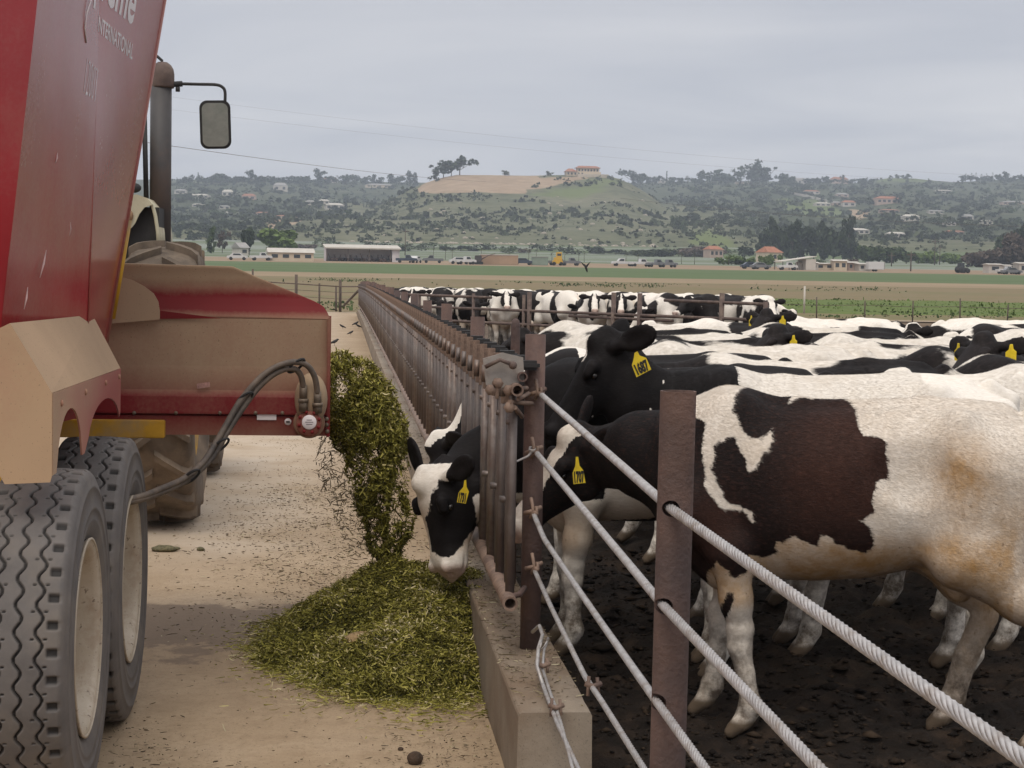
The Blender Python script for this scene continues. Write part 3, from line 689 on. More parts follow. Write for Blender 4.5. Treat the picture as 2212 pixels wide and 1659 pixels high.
HH = [(428, 428, 50, 9, 'wall_white', 'roof_pale', 'long white house low on the left ridge'), (492, 424, 22, 14, 'wall_white', 'roof_pale', 'white two storey house right of the long white house'),
      (538, 432, 30, 13, 'wall_pink', 'roof_tile', 'pinkish house right of the white houses on left ridge'), (391, 418, 26, 9, 'wall_white', 'roof_grey', 'white house beside the exhaust stack on left ridge'),
      (606, 413, 30, 18, 'wall_white', 'roof_grey', 'tall white house in the middle of left ridge slope'), (430, 447, 26, 7, 'wall_white', 'roof_pale', 'small white house below the long white house'),
      (484, 451, 22, 7, 'wall_white', 'roof_grey', 'small pale house lower on the left slope'), (487, 463, 10, 6, 'wall_white', 'roof_pale', 'tiny bright white shed on left slope'),
      (568, 465, 30, 7, 'wall_pink', 'roof_tile', 'low pink house at bottom of the left slope'), (656, 398, 16, 9, 'wall_white', 'roof_pale', 'small white house right on left ridge crest'),
      (712, 395, 34, 12, 'wall_white', 'roof_tile', 'long cream house on crest right of middle'), (776, 390, 22, 12, 'wall_white', 'roof_pale', 'white roofed house between skyline trees'),
      (820, 405, 62, 8, 'wall_cream', 'roof_grey', 'very long low cream building near the scrub hill'), (722, 452, 40, 13, 'wall_white', 'roof_pale', 'cream house at the foot of left ridge'),
      (670, 442, 18, 9, 'wall_white', 'roof_grey', 'white house left of the cream house'), (700, 440, 20, 9, 'wall_white', 'roof_pale', 'second pale house above the cream house'),
      (620, 471, 44, 6, 'wall_cream', 'roof_tile', 'low terracotta roofed building above the tan patch'),
      (1066, 377, 36, 8, 'wall_cream', 'roof_tile', 'low red roofed house on the bare hilltop'), (1098, 378, 20, 10, 'wall_pink', 'roof_grey', 'small gabled house right of the low red roofed house'),
      (1152, 379, 18, 7, 'wall_white', 'roof_grey', 'little white house left of the villa'), (1010, 378, 20, 6, 'wall_cream', 'roof_grey', 'small cream house between the big hilltop trees'),
      (1436, 396, 26, 8, 'wall_white', 'roof_pale', 'white house on middle skyline'), (1608, 398, 40, 7, 'wall_cream', 'roof_grey', 'low house below skyline trees right of the middle'),
      (1726, 398, 36, 14, 'wall_white', 'roof_grey', 'white house on the crest below the right trees'), (1812, 397, 40, 15, 'wall_pink', 'roof_tile', 'large pink house on the crest right of middle'),
      (1752, 419, 36, 8, 'wall_white', 'roof_tile', 'cream bungalow above the pale slanting wall'), (1775, 445, 34, 8, 'wall_white', 'roof_pale', 'white house at the end of slanting wall'),
      (1832, 446, 28, 13, 'wall_white', 'roof_tile', 'cream two storey house beside the long pink terrace'), (1806, 444, 18, 9, 'wall_pink', 'roof_grey', 'small pink house left of two storey house'),
      (1916, 440, 58, 16, 'wall_pink', 'roof_tile', 'long pink terrace with terracotta roof on right slope'), (1818, 426, 28, 9, 'wall_pink', 'roof_grey', 'pink gabled house above the two storey house'),
      (1920, 458, 40, 6, 'wall_pink', 'roof_tile', 'long low house below the pink terrace'), (2036, 416, 40, 6, 'wall_white', 'roof_pale', 'white bungalow on the upper right slope'),
      (2020, 461, 34, 7, 'wall_white', 'roof_grey', 'white house halfway down the right slope'), (1966, 477, 34, 14, 'wall_white', 'roof_pale', 'bright white villa in middle of the right slope'),
      (1854, 505, 38, 12, 'wall_white', 'roof_pale', 'bright white house low on slope above the sheds'), (1934, 512, 42, 11, 'wall_white', 'roof_pale', 'long white house low on the right slope'),
      (1925, 492, 14, 5, 'wall_white', 'roof_pale', 'tiny white shed above the long white house'), (2088, 475, 26, 12, 'wall_white', 'roof_grey', 'pair of white gables on the right slope'),
      (2050, 487, 22, 8, 'wall_white', 'roof_grey', 'small white house left of white gables'), (2130, 485, 22, 10, 'wall_white', 'roof_pale', 'white house right of the white gables'),
      (2060, 506, 40, 8, 'wall_pink', 'roof_tile', 'pinkish house at bottom of right slope'), (2190, 442, 60, 8, 'wall_pink', 'roof_grey', 'long grey pink building at the right frame edge'),
      (2196, 384, 30, 9, 'wall_pink', 'roof_tile', 'house on the skyline at far right')]
for a in HH: hill_house(*a, nwin=max(2, int(a[2] / 11)))
# the villa on the hilltop
p = land_hit(1262, 380, 800); s = px_scale(p)
t = empty('hilltop_villa', p - Vector((0, 0, 0.5)), 0, 'large cream hilltop villa with terracotta roof and terrace wall', 'villa')
mb = MB(); mb.box((-14, -4, 0), (12, 7, 3.2)); mb.build('wall', M['wall_cream'], t)
mb = MB(); mb.box((-5.5, -2, 3.2), (11, 6, 6.2)); mb.build('upper_wall', M['wall_cream'], t)
def hiproof(x0, x1, y0, y1, z, h, i): return MB().add([(x0, y0, z), (x1, y0, z), (x1, y1, z), (x0, y1, z), (x0 + i, (y0 + y1) / 2, z + h), (x1 - i, (y0 + y1) / 2, z + h)], [(0, 1, 5, 4), (2, 3, 4, 5), (1, 2, 5), (3, 0, 4), (3, 2, 1, 0)])
hiproof(-7, 12.2, -3.2, 7, 6.21, 1.7, 3).build('roof', M['roof_tile'], t)
hiproof(-15, -5.6, -4.8, 7, 3.21, 2.4, 3).build('roof', M['roof_tile'], t)
mb = MB(); mb.box((-6, -9, -2.5), (17, -4.01, 1.3)); mb.build('terrace_wall', simple('pale_terrace_wall', (0.50, 0.43, 0.34), 0.9, 0.1, 0.6), t)
for x in np.linspace(-4, 9.5, 7): mb = MB(); mb.box((x - 0.6, -2.06, 3.7), (x + 0.6, -1.98, 5.4)); mb.build('window', M['win'], t)
for x in np.linspace(-12.5, -2, 5): mb = MB(); mb.box((x - 0.6, -4.06, 0.9), (x + 0.6, -3.98, 2.5)); mb.build('window', M['win'], t)
# pale slanting boundary wall on the right slope
mb = MB(); pts = [land_hit(x, y, 800) for x, y in [(1698, 413), (1712, 420), (1740, 426), (1765, 432), (1786, 438)]]
for a, b in zip(pts, pts[1:]):
    d = (b - a); n = Vector((-d.y, d.x, 0)).normalized() * 0.4
    mb.add([a - n, b - n, b + n, a + n, a - n + Vector((0, 0, 2.4)), b - n + Vector((0, 0, 2.4)), b + n + Vector((0, 0, 2.4)), a + n + Vector((0, 0, 2.4))], [(0, 3, 2, 1), (4, 5, 6, 7), (0, 1, 5, 4), (1, 2, 6, 5), (2, 3, 7, 6), (3, 0, 4, 7)])
tag(mb.build('boundary_wall', M['wall_white']), 'pale boundary wall slanting down the grassy right slope', 'wall')

# valley farm --------------------------------------------------------
def ground_at(px, Y): p = at(px, 560, Y); return Vector((p.x, p.y, float(land_z(p.x, p.y))))
Y0 = 395.0; K = FD / Y0                      # picture pixels per metre there
t = empty('implement_shed', ground_at(784, Y0), 0.12, 'long open fronted grey shed with pale roof full of implements', 'shed')
W = 158 / K; Dp = 4.5; Hh = 3.0
mb = MB(); mb.box((-W / 2, Dp - 0.2, 0), (W / 2, Dp, Hh)); mb.box((-W / 2, 0, 0), (-W / 2 + 0.2, Dp - 0.21, Hh)); mb.box((W / 2 - 0.2, 0, 0), (W / 2, Dp - 0.21, Hh)); mb.box((W / 2 - 1.6, -0.02, 0), (W / 2 - 0.21, 0.15, Hh - 0.3)); mb.build('wall', M['shed_in'], t)
mb = MB(); mb.add([(-W / 2 - .3, -0.6, Hh + .01), (W / 2 + .3, -0.6, Hh + .01), (W / 2 + .3, Dp + .2, Hh + .75), (-W / 2 - .3, Dp + .2, Hh + .75), (-W / 2 - .3, -0.6, Hh - .28), (W / 2 + .3, -0.6, Hh - .28), (W / 2 + .3, Dp + .2, Hh + .5), (-W / 2 - .3, Dp + .2, Hh + .5)],
                  [(0, 1, 2, 3), (7, 6, 5, 4), (0, 4, 5, 1), (1, 5, 6, 2), (2, 6, 7, 3), (3, 7, 4, 0)]); mb.build('roof', M['roof_pale'], t)
for x in np.linspace(-W / 2 + 0.1, W / 2 - 2.0, 4): MB().box((x - 0.1, -0.1, 0), (x + 0.1, 0.1, Hh - 0.29)).build('post', M['wood'], t)
for i, x in enumerate(np.linspace(722, 850, 12)):
    g = ground_at(x, Y0 + 2 + (i % 3)); mb = MB(); w = TR.uniform(0.6, 1.1)
    c = TR.choice(['rust', 'rust_dark', 'dark_in', 'rust_pale']); mb.box((-w, -0.4, 0.35), (w, 0.4, 0.7)); mb.tube([(-w, 0, 0.4), (-w - 0.5, 0, 1.3 + TR.random() * 0.5)], 0.08, 6); mb.tube([(0, 0.2, 0.6), (0.3, 0.2, 1.5)], 0.06, 6)
    for sx in (-0.6, 0.6): mb.lathe([(0.0, -.1), (0.38, -.1), (0.38, .1), (0.0, .1)], Matrix.Translation((sx * w, -0.45, 0.38)) @ Matrix.Rotation(math.pi / 2, 4, 'X'), 12)
    tag(mb.build('farm_implement', M[c], None, 0, g), 'small rusty implement parked along the open grey shed', 'implement', 'implements at the open shed')
gable_house('low_house', 92 / K, 7, 1.7, 1.0, 'wall_cream', 'roof_pale', 'long low cream house with a pale gabled roof', ground_at(627, 388), 0.1, None, 4, False)
gable_house('small_house', 22 / K, 5, 2.0, 1.4, 'wall_white', 'roof_grey', 'little gabled house half hidden behind dark tree', ground_at(519, 470), 0.5, None, 1, False)
gable_house('cream_house', 36 / (FD / 560), 7, 3.0, 1.9, 'wall_cream', 'roof_tile', 'small cream house with hipped roof before the dark grove', ground_at(1661, 560), 0.35, None, 3, True)
gable_house('pink_house', 30 / (FD / 700), 7, 3.2, 1.5, 'wall_pink', 'roof_tile', 'pale house half hidden by reddish bushes below hill', ground_at(1540, 700), 0.2, None, 3, True)
def car(name, px, Y, Lm, mat, label, pickup=False, rz=0.0, group=None, van=False, cat='car'):
    t = empty(name, ground_at(px, Y), rz, label, cat, group)
    h = Lm / 2
    prof = [(-h, 0.35), (-h, 0.85), (-h * 0.75, 0.95), (-h * 0.45, 1.45), (h * 0.25, 1.47), (h * 0.55, 0.98), (h * 0.95, 0.85), (h, 0.4)]
    if pickup: prof = [(-h, 0.45), (-h, 1.0), (-h * 0.1, 1.02), (-h * 0.08, 1.7), (h * 0.32, 1.7), (h * 0.5, 1.1), (h * 0.95, 1.0), (h, 0.5)]
    if van: prof = [(-h, 0.4), (-h, 2.1), (h * 0.5, 2.15), (h * 0.8, 1.2), (h * 0.98, 1.05), (h, 0.45)]
    Mx = Matrix(((1, 0, 0, 0), (0, 0, 1, -0.85), (0, 1, 0, 0), (0, 0, 0, 1)))
    MB().prism(prof, 1.7, Mx).build('body', M[mat], t, 0.05)
    wp = [(-h * 0.42, 1.02), (-h * 0.36, 1.36), (h * 0.2, 1.36), (h * 0.42, 1.02)]
    if pickup: wp = [(-h * 0.04, 1.1), (-h * 0.03, 1.58), (h * 0.28, 1.58), (h * 0.42, 1.1)]
    if van: wp = [(h * 0.3, 1.25), (h * 0.3, 1.9), (h * 0.48, 1.9), (h * 0.7, 1.25)]
    MB().prism(wp, 1.76, Matrix(((1, 0, 0, 0), (0, 0, 1, -0.88), (0, 1, 0, 0), (0, 0, 0, 1)))).build('window', M['win'], t)
    for x in (-h * 0.62, h * 0.62):
        for y in (-0.78, 0.78): MB().lathe([(0.0, -.12), (0.34, -.12), (0.34, .12), (0.0, .12)], Matrix.Translation((x, y, 0.34)) @ Matrix.Rotation(math.pi / 2, 4, 'X'), 12).build('wheel', M['tyre_far'], t)
    return t
car('parked_car', 513, 385, 4.4, 'car_white', 'white car parked left of the low cream house'); car('parked_car', 564, 384, 4.7, 'car_white', 'white pickup parked against the low cream house', True, 0.2)
car('parked_car', 878, 388, 4.6, 'car_blue', 'dark blue pickup right of the open grey shed', True); car('parked_car', 897, 392, 3.8, 'car_white', 'small white car behind dark blue pickup', rz=1.2)
car('parked_car', 935, 392, 4.6, 'car_grey', 'dark flat pickup between the shed and white cars', True, 3.1); car('parked_car', 993, 384, 4.6, 'car_white', 'white car at left of the white pair by the excavator'); car('parked_car', 1006, 380, 4.4, 'car_white', 'white pickup nearest the small excavator', True, 0.3)
car('parked_car', 1130, 388, 4.4, 'car_blue', 'blue car beside the tan container'); car('parked_car', 1346, 400, 5.2, 'car_white', 'white truck left of the pair near the palms', True, 3.2, None, False, 'truck'); car('parked_car', 1384, 398, 5.2, 'car_white', 'white truck right of the pair near the palms', True, 0.2, None, False, 'truck')
for i, x in enumerate((1205, 1232, 1418, 1442)): car('parked_car', x, 392, 4.5, 'car_grey', ['dark flatbed left of the pair below yellow machine', 'dark flatbed right of the pair below yellow machine', 'dark pickup right of the white trucks', 'dark pickup rightmost by the white trucks'][i], True, 0.1 * i, 'dark pickups in the yard')
car('parked_car', 1622, 392, 4.5, 'car_blue', 'dark blue car left of the open sided shed'); car('parked_car', 1643, 388, 4.5, 'car_grey', 'grey car nearest the open sided shed'); car('parked_car', 1702, 384, 4.3, 'car_white', 'white pickup in front of the open sided shed', True)
car('parked_car', 2175, 384, 4.5, 'car_white', 'white pickup beside white sheds at far right', True); car('parked_car', 2186, 378, 4.4, 'car_grey', 'dark car in front of the white pickup at far right')
# yellow machine
t = empty('yellow_loader', ground_at(1203, 390), 0, 'bright yellow machine cab standing above dark flatbeds', 'machine'); t.scale = (0.72, 0.72, 0.72)
MB().box((-1.3, -0.9, 0.5), (1.7, 0.9, 1.5)).build('chassis', M['yellow'], t, 0.05); MB().box((-0.9, -0.8, 1.51), (1.5, 0.8, 2.4)).build('body', M['yellow'], t, 0.05)
MB().box((-0.2, -0.75, 2.41), (1.4, 0.75, 4.0)).build('cab', M['yellow'], t, 0.08); MB().box((0.0, -0.79, 2.9), (1.2, -0.74, 3.6)).build('window', M['win'], t)
for x in (-0.9, 1.2):
    for y in (-0.9, 0.9): MB().lathe([(0, -.2), (.55, -.2), (.55, .2), (0, .2)], Matrix.Translation((x, y, .55)) @ Matrix.Rotation(math.pi / 2, 4, 'X'), 14).build('wheel', M['tyre_far'], t)
# small excavator, container, sheds, trailers
t = empty('small_excavator', ground_at(1034, 384), 0, 'small dark excavator with boom raised to the right', 'excavator')
MB().box((-0.9, -0.8, 0), (0.9, 0.8, 0.6)).build('track', M['tyre_far'], t, 0.1); MB().box((-0.8, -0.7, 0.61), (0.6, 0.7, 1.9)).build('cab', M['dark_in'], t, 0.08); MB().tube([(0.4, 0, 1.0), (2.0, 0, 1.9), (3.6, 0, 2.4)], [0.14, 0.12, 0.07], 6).build('boom', M['rust_dark'], t)
t = empty('storage_container', ground_at(1078, 386), 0, 'tan container with white roof edge among the cars', 'container')
MB().box((-4.0, -1.2, 0), (4.0, 1.2, 2.0)).build('body', simple('tan_container_steel', (0.36, 0.24, 0.155), 0.8, 0.1, 0.6), t, 0.03); MB().box((-4.1, -1.3, 2.003), (4.1, 1.3, 2.2)).build('roof', M['roof_pale'], t)
t = empty('green_tank', ground_at(1166, 388), 0, 'pale green box tank right of the blue car', 'tank'); MB().box((-1.7, -1, 0), (1.7, 1, 1.7)).build('body', simple('faded_green_paint', (0.20, 0.25, 0.20), 0.7, 0.1, 1), t, 0.05); MB().box((-1.8, -1.1, 1.703), (1.8, 1.1, 1.8)).build('lid', M['roof_grey'], t)
t = empty('open_sided_shed', ground_at(1714, 388), 0.15, 'open sided shed with a slanting white roof', 'shed')
MB().add([(-3.6, -2.5, 1.7), (4.4, -2.5, 2.9), (4.4, 2.5, 2.9), (-3.6, 2.5, 1.7), (-3.6, -2.5, 1.85), (4.4, -2.5, 3.05), (4.4, 2.5, 3.05), (-3.6, 2.5, 1.85)], [(0, 3, 2, 1), (4, 5, 6, 7), (0, 1, 5, 4), (1, 2, 6, 5), (2, 3, 7, 6), (3, 0, 4, 7)]).build('roof', M['roof_pale'], t)
MB().box((2.0, -2.3, 0), (4.3, 2.3, 2.4)).build('wall', M['wall_white'], t)
for x, y in ((-3.4, -2.3), (-3.4, 2.3), (0, -2.3), (0, 2.3)): MB().box((x - .08, y - .08, 0), (x + .08, y + .08, 1.75)).build('post', M['wood'], t)
for i, (x, w, h, wl, lab) in enumerate([(1744, 40, 18, 'wall_white', 'low white shed next to the open sided shed'), (1778, 44, 16, 'wall_cream', 'long cream shed in the middle of the shed row'), (1812, 28, 24, 'wall_cream', 'taller cream shed with dark door openings'), (1838, 22, 20, 'wall_pink', 'small pinkish shed right of the taller cream shed'), (1862, 26, 17, 'wall_white', 'white shed left of the boxy white trailer')]):
    gable_house('farm_shed', w / K, 4, h / K * 0.85, h / K * 0.15, wl, 'roof_pale', lab, ground_at(x, 390 + 3 * (i % 2)), TR.uniform(-0.1, 0.1), 'row of farm sheds', 2, False, 'shed')
t = empty('box_trailer', ground_at(1890, 386), 0, 'boxy white trailer at the right end of the sheds', 'trailer')
MB().box((-1.75, -1.1, 0.4), (1.75, 1.1, 2.1)).build('body', M['car_white'], t, 0.06); MB().box((1.76, -0.9, 0.5), (2.0, 0.9, 2.0)).build('door', M['roof_grey'], t)
for y in (-0.9, 0.9): MB().lathe([(0, -.12), (.36, -.12), (.36, .12), (0, .12)], Matrix.Translation((0, y, .36)) @ Matrix.Rotation(math.pi / 2, 4, 'X'), 12).build('wheel', M['tyre_far'], t)
for i, (x, w, h, lab) in enumerate([(2144, 28, 22, 'white shed left of the gap at the far right'), (2168, 22, 20, 'white shed between its two neighbours at far right'), (2206, 22, 26, 'white shed cut by the right frame edge')]):
    gable_house('white_shed', w / K, 4, h / K * 0.85, h / K * 0.12, 'wall_white', 'roof_pale', lab, ground_at(x, 392), 0, 'white sheds at the far right', 1, False, 'shed')
t = empty('farm_tractor', ground_at(2080, 386), 0.3, 'small dark tractor standing left of the white sheds', 'tractor')
MB().box((-1.2, -0.5, 0.6), (1.2, 0.5, 1.2)).build('hood', M['dark_in'], t, .05); MB().box((-1.0, -0.6, 1.21), (0.1, 0.6, 2.2)).build('cab', M['win'], t, .05)
for x, r_ in ((-0.7, 0.75), (0.9, 0.5)):
    for y in (-.7, .7): MB().lathe([(0, -.2), (r_, -.2), (r_, .2), (0, .2)], Matrix.Translation((x, y, r_)) @ Matrix.Rotation(math.pi / 2, 4, 'X'), 14).build('wheel', M['tyre_far'], t)
# power poles and wires
def pole(px, ytop, ybase, Y, label):
    g = ground_at(px, Y); h = (ybase - ytop) / (FD / Y)
    t = empty('power_pole', g, 0.2, label, 'power pole', 'power poles in the valley')
    MB().tube([(0, 0, -0.3), (0, 0, h)], [0.16, 0.11], 6).build('pole', M['wood'], t); MB().box((-1.1, -0.06, h - 0.9), (1.1, 0.06, h - 0.7)).build('crossarm', M['wood'], t)
for a in [(1968, 530, 574, 400, 'power pole right of the boxy white trailer'), (1973 + 46, 500, 558, 560, 'tall power pole in front of pale bushes'), (2030, 515, 558, 580, 'shorter power pole right of the tall one'), (1665, 514, 548, 600, 'power pole beside the small cream house'), (875, 495, 552, 560, 'slim pole right of the open grey shed'), (1926, 530, 560, 500, 'thin power pole behind the box trailer')]: pole(*a)
def wire(p0, p1, sag, r, label, group='overhead wires'):
    a, b = Vector(p0), Vector(p1); n = 40
    pts = [a.lerp(b, i / n) - Vector((0, 0, sag * 4 * (i / n) * (1 - i / n))) for i in range(n + 1)]
    tag(MB().tube(pts, r, 4, False).build('overhead_wire', M['rust_dark']), label, 'wire', group)
wire(at(250, 298, 150), at(1050, 392, 420), 0.6, 0.022, 'single dark wire sloping down from exhaust stack to hilltop')
wire(at(300, 200, 330), at(2600, 398, 420), 3.0, 0.010, 'faint upper wire crossing the cloudy sky'); wire(at(300, 228, 330), at(2600, 412, 420), 3.0, 0.010, 'faint lower wire crossing the cloudy sky')
wire(at(1340, 428, 520), at(2330, 492, 420), 1.5, 0.03, 'wire crossing in front of the right hill slope')
# ------------------------------------------------------------------ kerb wall, headlock fence, cables
def gz(y): return float(flat_z(0, y))
q = NT('stained_concrete'); v = q.coord()
base = q.ramp(q.noise(3, 6, 0.65, v), [(0.3, (0.195, 0.148, 0.105)), (0.7, (0.30, 0.245, 0.185))])
base = q.mix(q.ramp(q.noise(2.2, 5, 0.6, v, (1, 0.6, 1)), [(0.45, 0), (0.65, 0.8)]), base, (0.175, 0.115, 0.07))
base = q.mix(q.ramp(q.noise(160, 2, 0.5, v), [(0.62, 0), (0.72, 0.6)]), base, (0.10, 0.08, 0.06))
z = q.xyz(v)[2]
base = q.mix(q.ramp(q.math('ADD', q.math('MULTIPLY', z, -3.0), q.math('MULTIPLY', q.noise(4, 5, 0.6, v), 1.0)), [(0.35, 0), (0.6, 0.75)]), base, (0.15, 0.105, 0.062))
q.bump(q.noise(70, 5, 0.7, v), 0.45, 0.006)
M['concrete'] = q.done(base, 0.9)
X0, X1, ZT = 0.600, 0.850, 0.302
ys = np.concatenate([np.linspace(5.96, 14, 90), np.geomspace(14.1, 82, 60)])
c = 0.012; prof = [(X0 - 0.006, -0.12), (X0, ZT - c), (X0 + c * 0.35, ZT - c * 0.35), (X0 + c, ZT), ((X0 + X1) / 2, ZT + 0.002), (X1 - c, ZT), (X1 - c * 0.35, ZT - c * 0.35), (X1, ZT - c), (X1 + 0.005, -0.12)]
V = []
for y in ys:
    for (x, z) in prof:
        n = 0.004 * float(fbm(y * 3.0 + x * 9, z * 6 + 2, 5)) + 0.003 * float(fbm(y * 16 + x * 31, z * 30, 6))
        V.append((x + n, y, z + n * 0.8 + (gz(y) if y > 30 else 0)))
m = len(prof); F = [(i * m + k, i * m + k + 1, (i + 1) * m + k + 1, (i + 1) * m + k) for i in range(len(ys) - 1) for k in range(m - 1)]
F = [f[::-1] for f in F] + [tuple(range(m))]
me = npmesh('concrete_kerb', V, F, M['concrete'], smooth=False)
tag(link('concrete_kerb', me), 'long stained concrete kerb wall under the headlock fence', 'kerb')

fence = empty('headlock_fence', (0.65, 6.86, 0.3), 0, 'long rusty headlock feeding fence running away from the camera', 'fence')
fence.location = (0, 0, 0)
PX, RX = 0.745, 0.648
post_y = [7.0 + 3.07 * i for i in range(25)]
for i, y in enumerate(post_y):
    b = MB(); g = gz(y) if y > 30 else 0
    b.pipe((PX, y, 1.548 + g + RNG.uniform(-0.02, 0.02)), (PX, y, ZT - 0.05 + g), 0.040, 0.034, 18, 0.2)
    b.build('post', M['rust'], fence)
b = MB(); b.tube([(0.809, 8.5, -0.1), (0.809, 8.5, 1.53), (0.809, 8.5, 1.556), (0.809, 8.5, 1.566)], [0.022, 0.022, 0.018, 0.006], 14); b.build('thin_post', M['rust'], fence)
def runner(x, z, y0, y1, r, mat, name, n=40, openend=True):
    b = MB(); yy = np.linspace(y0, y1, n)
    pts = [(x, y, z + (gz(y) if y > 30 else 0)) for y in yy]
    b.tube(pts[1:], r, 14)
    if openend: b.pipe(pts[0], (x, pts[1][1] - 0.0005, pts[1][2]), r, r * 0.72, 18, 0.3)
    return b.build(name, M[mat], fence)
runner(0.640, 0.528, 6.74, 81, 0.029, 'rust_pale', 'bottom_pipe')
runner(0.654, 1.338, 6.75, 81, 0.024, 'rust_pale', 'top_rail')
runner(0.678, 1.385, 6.80, 81, 0.019, 'rust', 'lock_rail')
# end plate and brackets by the first post
b = MB(); P = [at(1043, 775, 6.83), at(1086, 762, 6.83), at(1130, 772, 6.83), at(1133, 822, 6.83), at(1092, 838, 6.83), at(1050, 832, 6.83)]
b.add(P + [p + Vector((0, 0.012, 0)) for p in P], [(0, 1, 2, 3, 4, 5), (11, 10, 9, 8, 7, 6)] + [(i, (i + 1) % 6, 6 + (i + 1) % 6, 6 + i) for i in range(6)])
b.build('end_plate', simple('worn_grey_plate', (0.27, 0.24, 0.215), 0.6, 0.2, 12, bump=0.2, dirt=(0.16, 0.095, 0.065), dirt_amt=0.35), fence)
b = MB(); b.tube([at(1048, 793, 6.81), at(1080, 777, 6.80), at(1108, 788, 6.80)], 0.008, 8); b.ball(at(1108, 789, 6.80), 0.016); b.build('release_handle', M['rust_dark'], fence)
b = MB()
for (a, c2) in [((1098, 842), (1138, 838)), ((1100, 868), (1150, 872)), ((1112, 880), (1128, 900)), ((1120, 862), (1142, 850))]: b.tube([at(*a, 6.78), at(*c2, 6.9)], 0.009, 8)
for p in [(1098, 843), (1075, 828), (1060, 842), (1100, 880)]: b.lathe([(0.0, -.01), (0.022, -.01), (0.022, .012), (0.0, .012)], Matrix.Translation(at(*p, 6.79)) @ Matrix.Rotation(math.pi / 2, 4, 'X'), 6)
b.build('bracket', M['rust_pale'], fence)
b = MB(); b.tube([at(1090, 1292, 6.80), at(1122, 1284, 6.86), at(1134, 1270, 6.92)], 0.012, 8); b.build('pipe_bracket', M['rust'], fence)
# the head locks
def lock(b, bb, y, k, cb=None):
    cb = cb or b
    g = gz(y) if y > 30 else 0; j = random.Random(k)
    b.tube([(RX, y, 0.55 + g), (RX, y, 1.33 + g)], 0.0185, 10)
    d = j.uniform(-0.02, 0.03)
    b.tube([(RX + 0.012, y + 0.215 + d, 0.55 + g), (RX + 0.010, y + 0.215 + d * 0.4, 0.90 + g), (RX + 0.014, y + 0.19 - d, 1.33 + g)], 0.0165, 10)
    for yy in (y, y + 0.2):
        h = j.uniform(-0.012, 0.014)
        cb.add([(RX - 0.030, yy - 0.006, 1.265 + g), (RX - 0.030, yy + 0.006, 1.265 + g), (RX + 0.004, yy + 0.006, 1.265 + g), (RX + 0.004, yy - 0.006, 1.265 + g),
               (RX - 0.026, yy - 0.006, 1.445 + h + g), (RX - 0.026, yy + 0.006, 1.445 + h + g), (RX + 0.004, yy + 0.006, 1.445 + h + g), (RX + 0.006, yy - 0.006, 1.445 + h + g)],
              [(0, 3, 2, 1), (4, 5, 6, 7), (0, 1, 5, 4), (1, 2, 6, 5), (2, 3, 7, 6), (3, 0, 4, 7)])
    b.tube([(RX - 0.034, y + 0.10, 1.30 + g), (RX - 0.03, y + 0.11, 1.375 + g)], 0.014, 6)
    b.tube([(RX - 0.028, y + 0.215, 0.885 + g), (RX + 0.03, y + 0.215, 0.885 + g)], 0.014, 6)
    b.tube([(RX - 0.026, y, 1.21 + g), (RX + 0.0, y, 1.21 + g)], 0.012, 6)
    bb.box((0.668, y + 0.04, 1.405 + g), (0.755, y + 0.115, 1.442 + g))
SP = 0.4546
proto_l = proto_b = None; b = MB(); bb = MB(); lock(b, bb, 0.0, 1)
lm = [None] * 4; bmm = None
for v_ in range(4):
    b = MB(); bb = MB(); cb = MB(); cb2 = MB(); lock(b, bb, 0.0, v_ + 3, cb)
    cb.v, cb2.v = cb.v[:8], [(x_, y_, z_) for x_, y_, z_ in cb.v[8:]]; cb2.f = cb.f[:6]; cb2.sm = cb.sm[:6]; cb.f = cb.f[:6]; cb.sm = cb.sm[:6]
    cm = cb.mesh('clip', [M['rust_pale']], 0.002); cm2 = cb2.mesh('clip', [M['rust_pale']], 0.002); lm[v_] = b.mesh('lock', [M['galv_dirty'] if v_ != 2 else M['galv']]); bmm = bb.mesh('bumper', [M['black_rubber']], 0.012)
far = MB(); farb = MB(); NL = 100
for i in range(163):
    y = 6.86 + SP * i
    if i < NL:
        l = link('lock', lm[(i * 7 + i // 3) % 4], fence, (0, y, gz(y) if y > 30 else 0)); link('bumper', bmm, l); link('clip', cm, l); link('clip', cm2, l)
    else: lock(far, farb, y, i)
tag(far.build('lock', M['galv_dirty'], fence), None, None, None, 'stuff'); tag(farb.build('bumper', M['black_rubber'], fence), None, None, None, 'stuff')

# the wire-rope fence in the foreground ------------------------------
cf = empty('wire_rope_fence', (0, 0, 0), 0, 'foreground fence of rusty pipe post and twisted steel ropes', 'fence')
b = MB(); n_ = 48; v_ = []; f_ = []
zs_ = [1.30, 1.517] + [1.517 - 0.03 * i for i in range(0, 64)]; rr_ = [0.0355, 0.0355] + [0.0405] * 64
for i, (z, r_) in enumerate(zip(zs_, rr_)):
    for k in range(n_): v_.append((0.737 + (z + 0.4) * 0.00626 + r_ * math.cos(2 * math.pi * k / n_), 3.99 + r_ * math.sin(2 * math.pi * k / n_), z))
f_ = [(i * n_ + k, i * n_ + (k + 1) % n_, (i + 1) * n_ + (k + 1) % n_, (i + 1) * n_ + k) for i in range(len(zs_) - 1) for k in range(n_)] + [tuple(range(n_)), tuple(range((len(zs_) - 1) * n_, len(zs_) * n_))]
b.add(v_, f_, True); post = b.build('post', M['rust'], cf)
HZ = [1.256, 1.035, 0.816]
cut = MB()
hx = {}
for z in HZ:
    p = at(1462 - (1.256 - z) * 43, 600, 3.95); hx[z] = p.x
    cut.lathe([(0.0, -0.3), (0.0185, -0.3), (0.0185, 0.0), (0.0, 0.0)], Matrix.Translation((p.x, 3.99, z)) @ Matrix.Rotation(math.pi / 2, 4, 'X') @ Matrix.Translation((0, 0, 0.3)), 24)
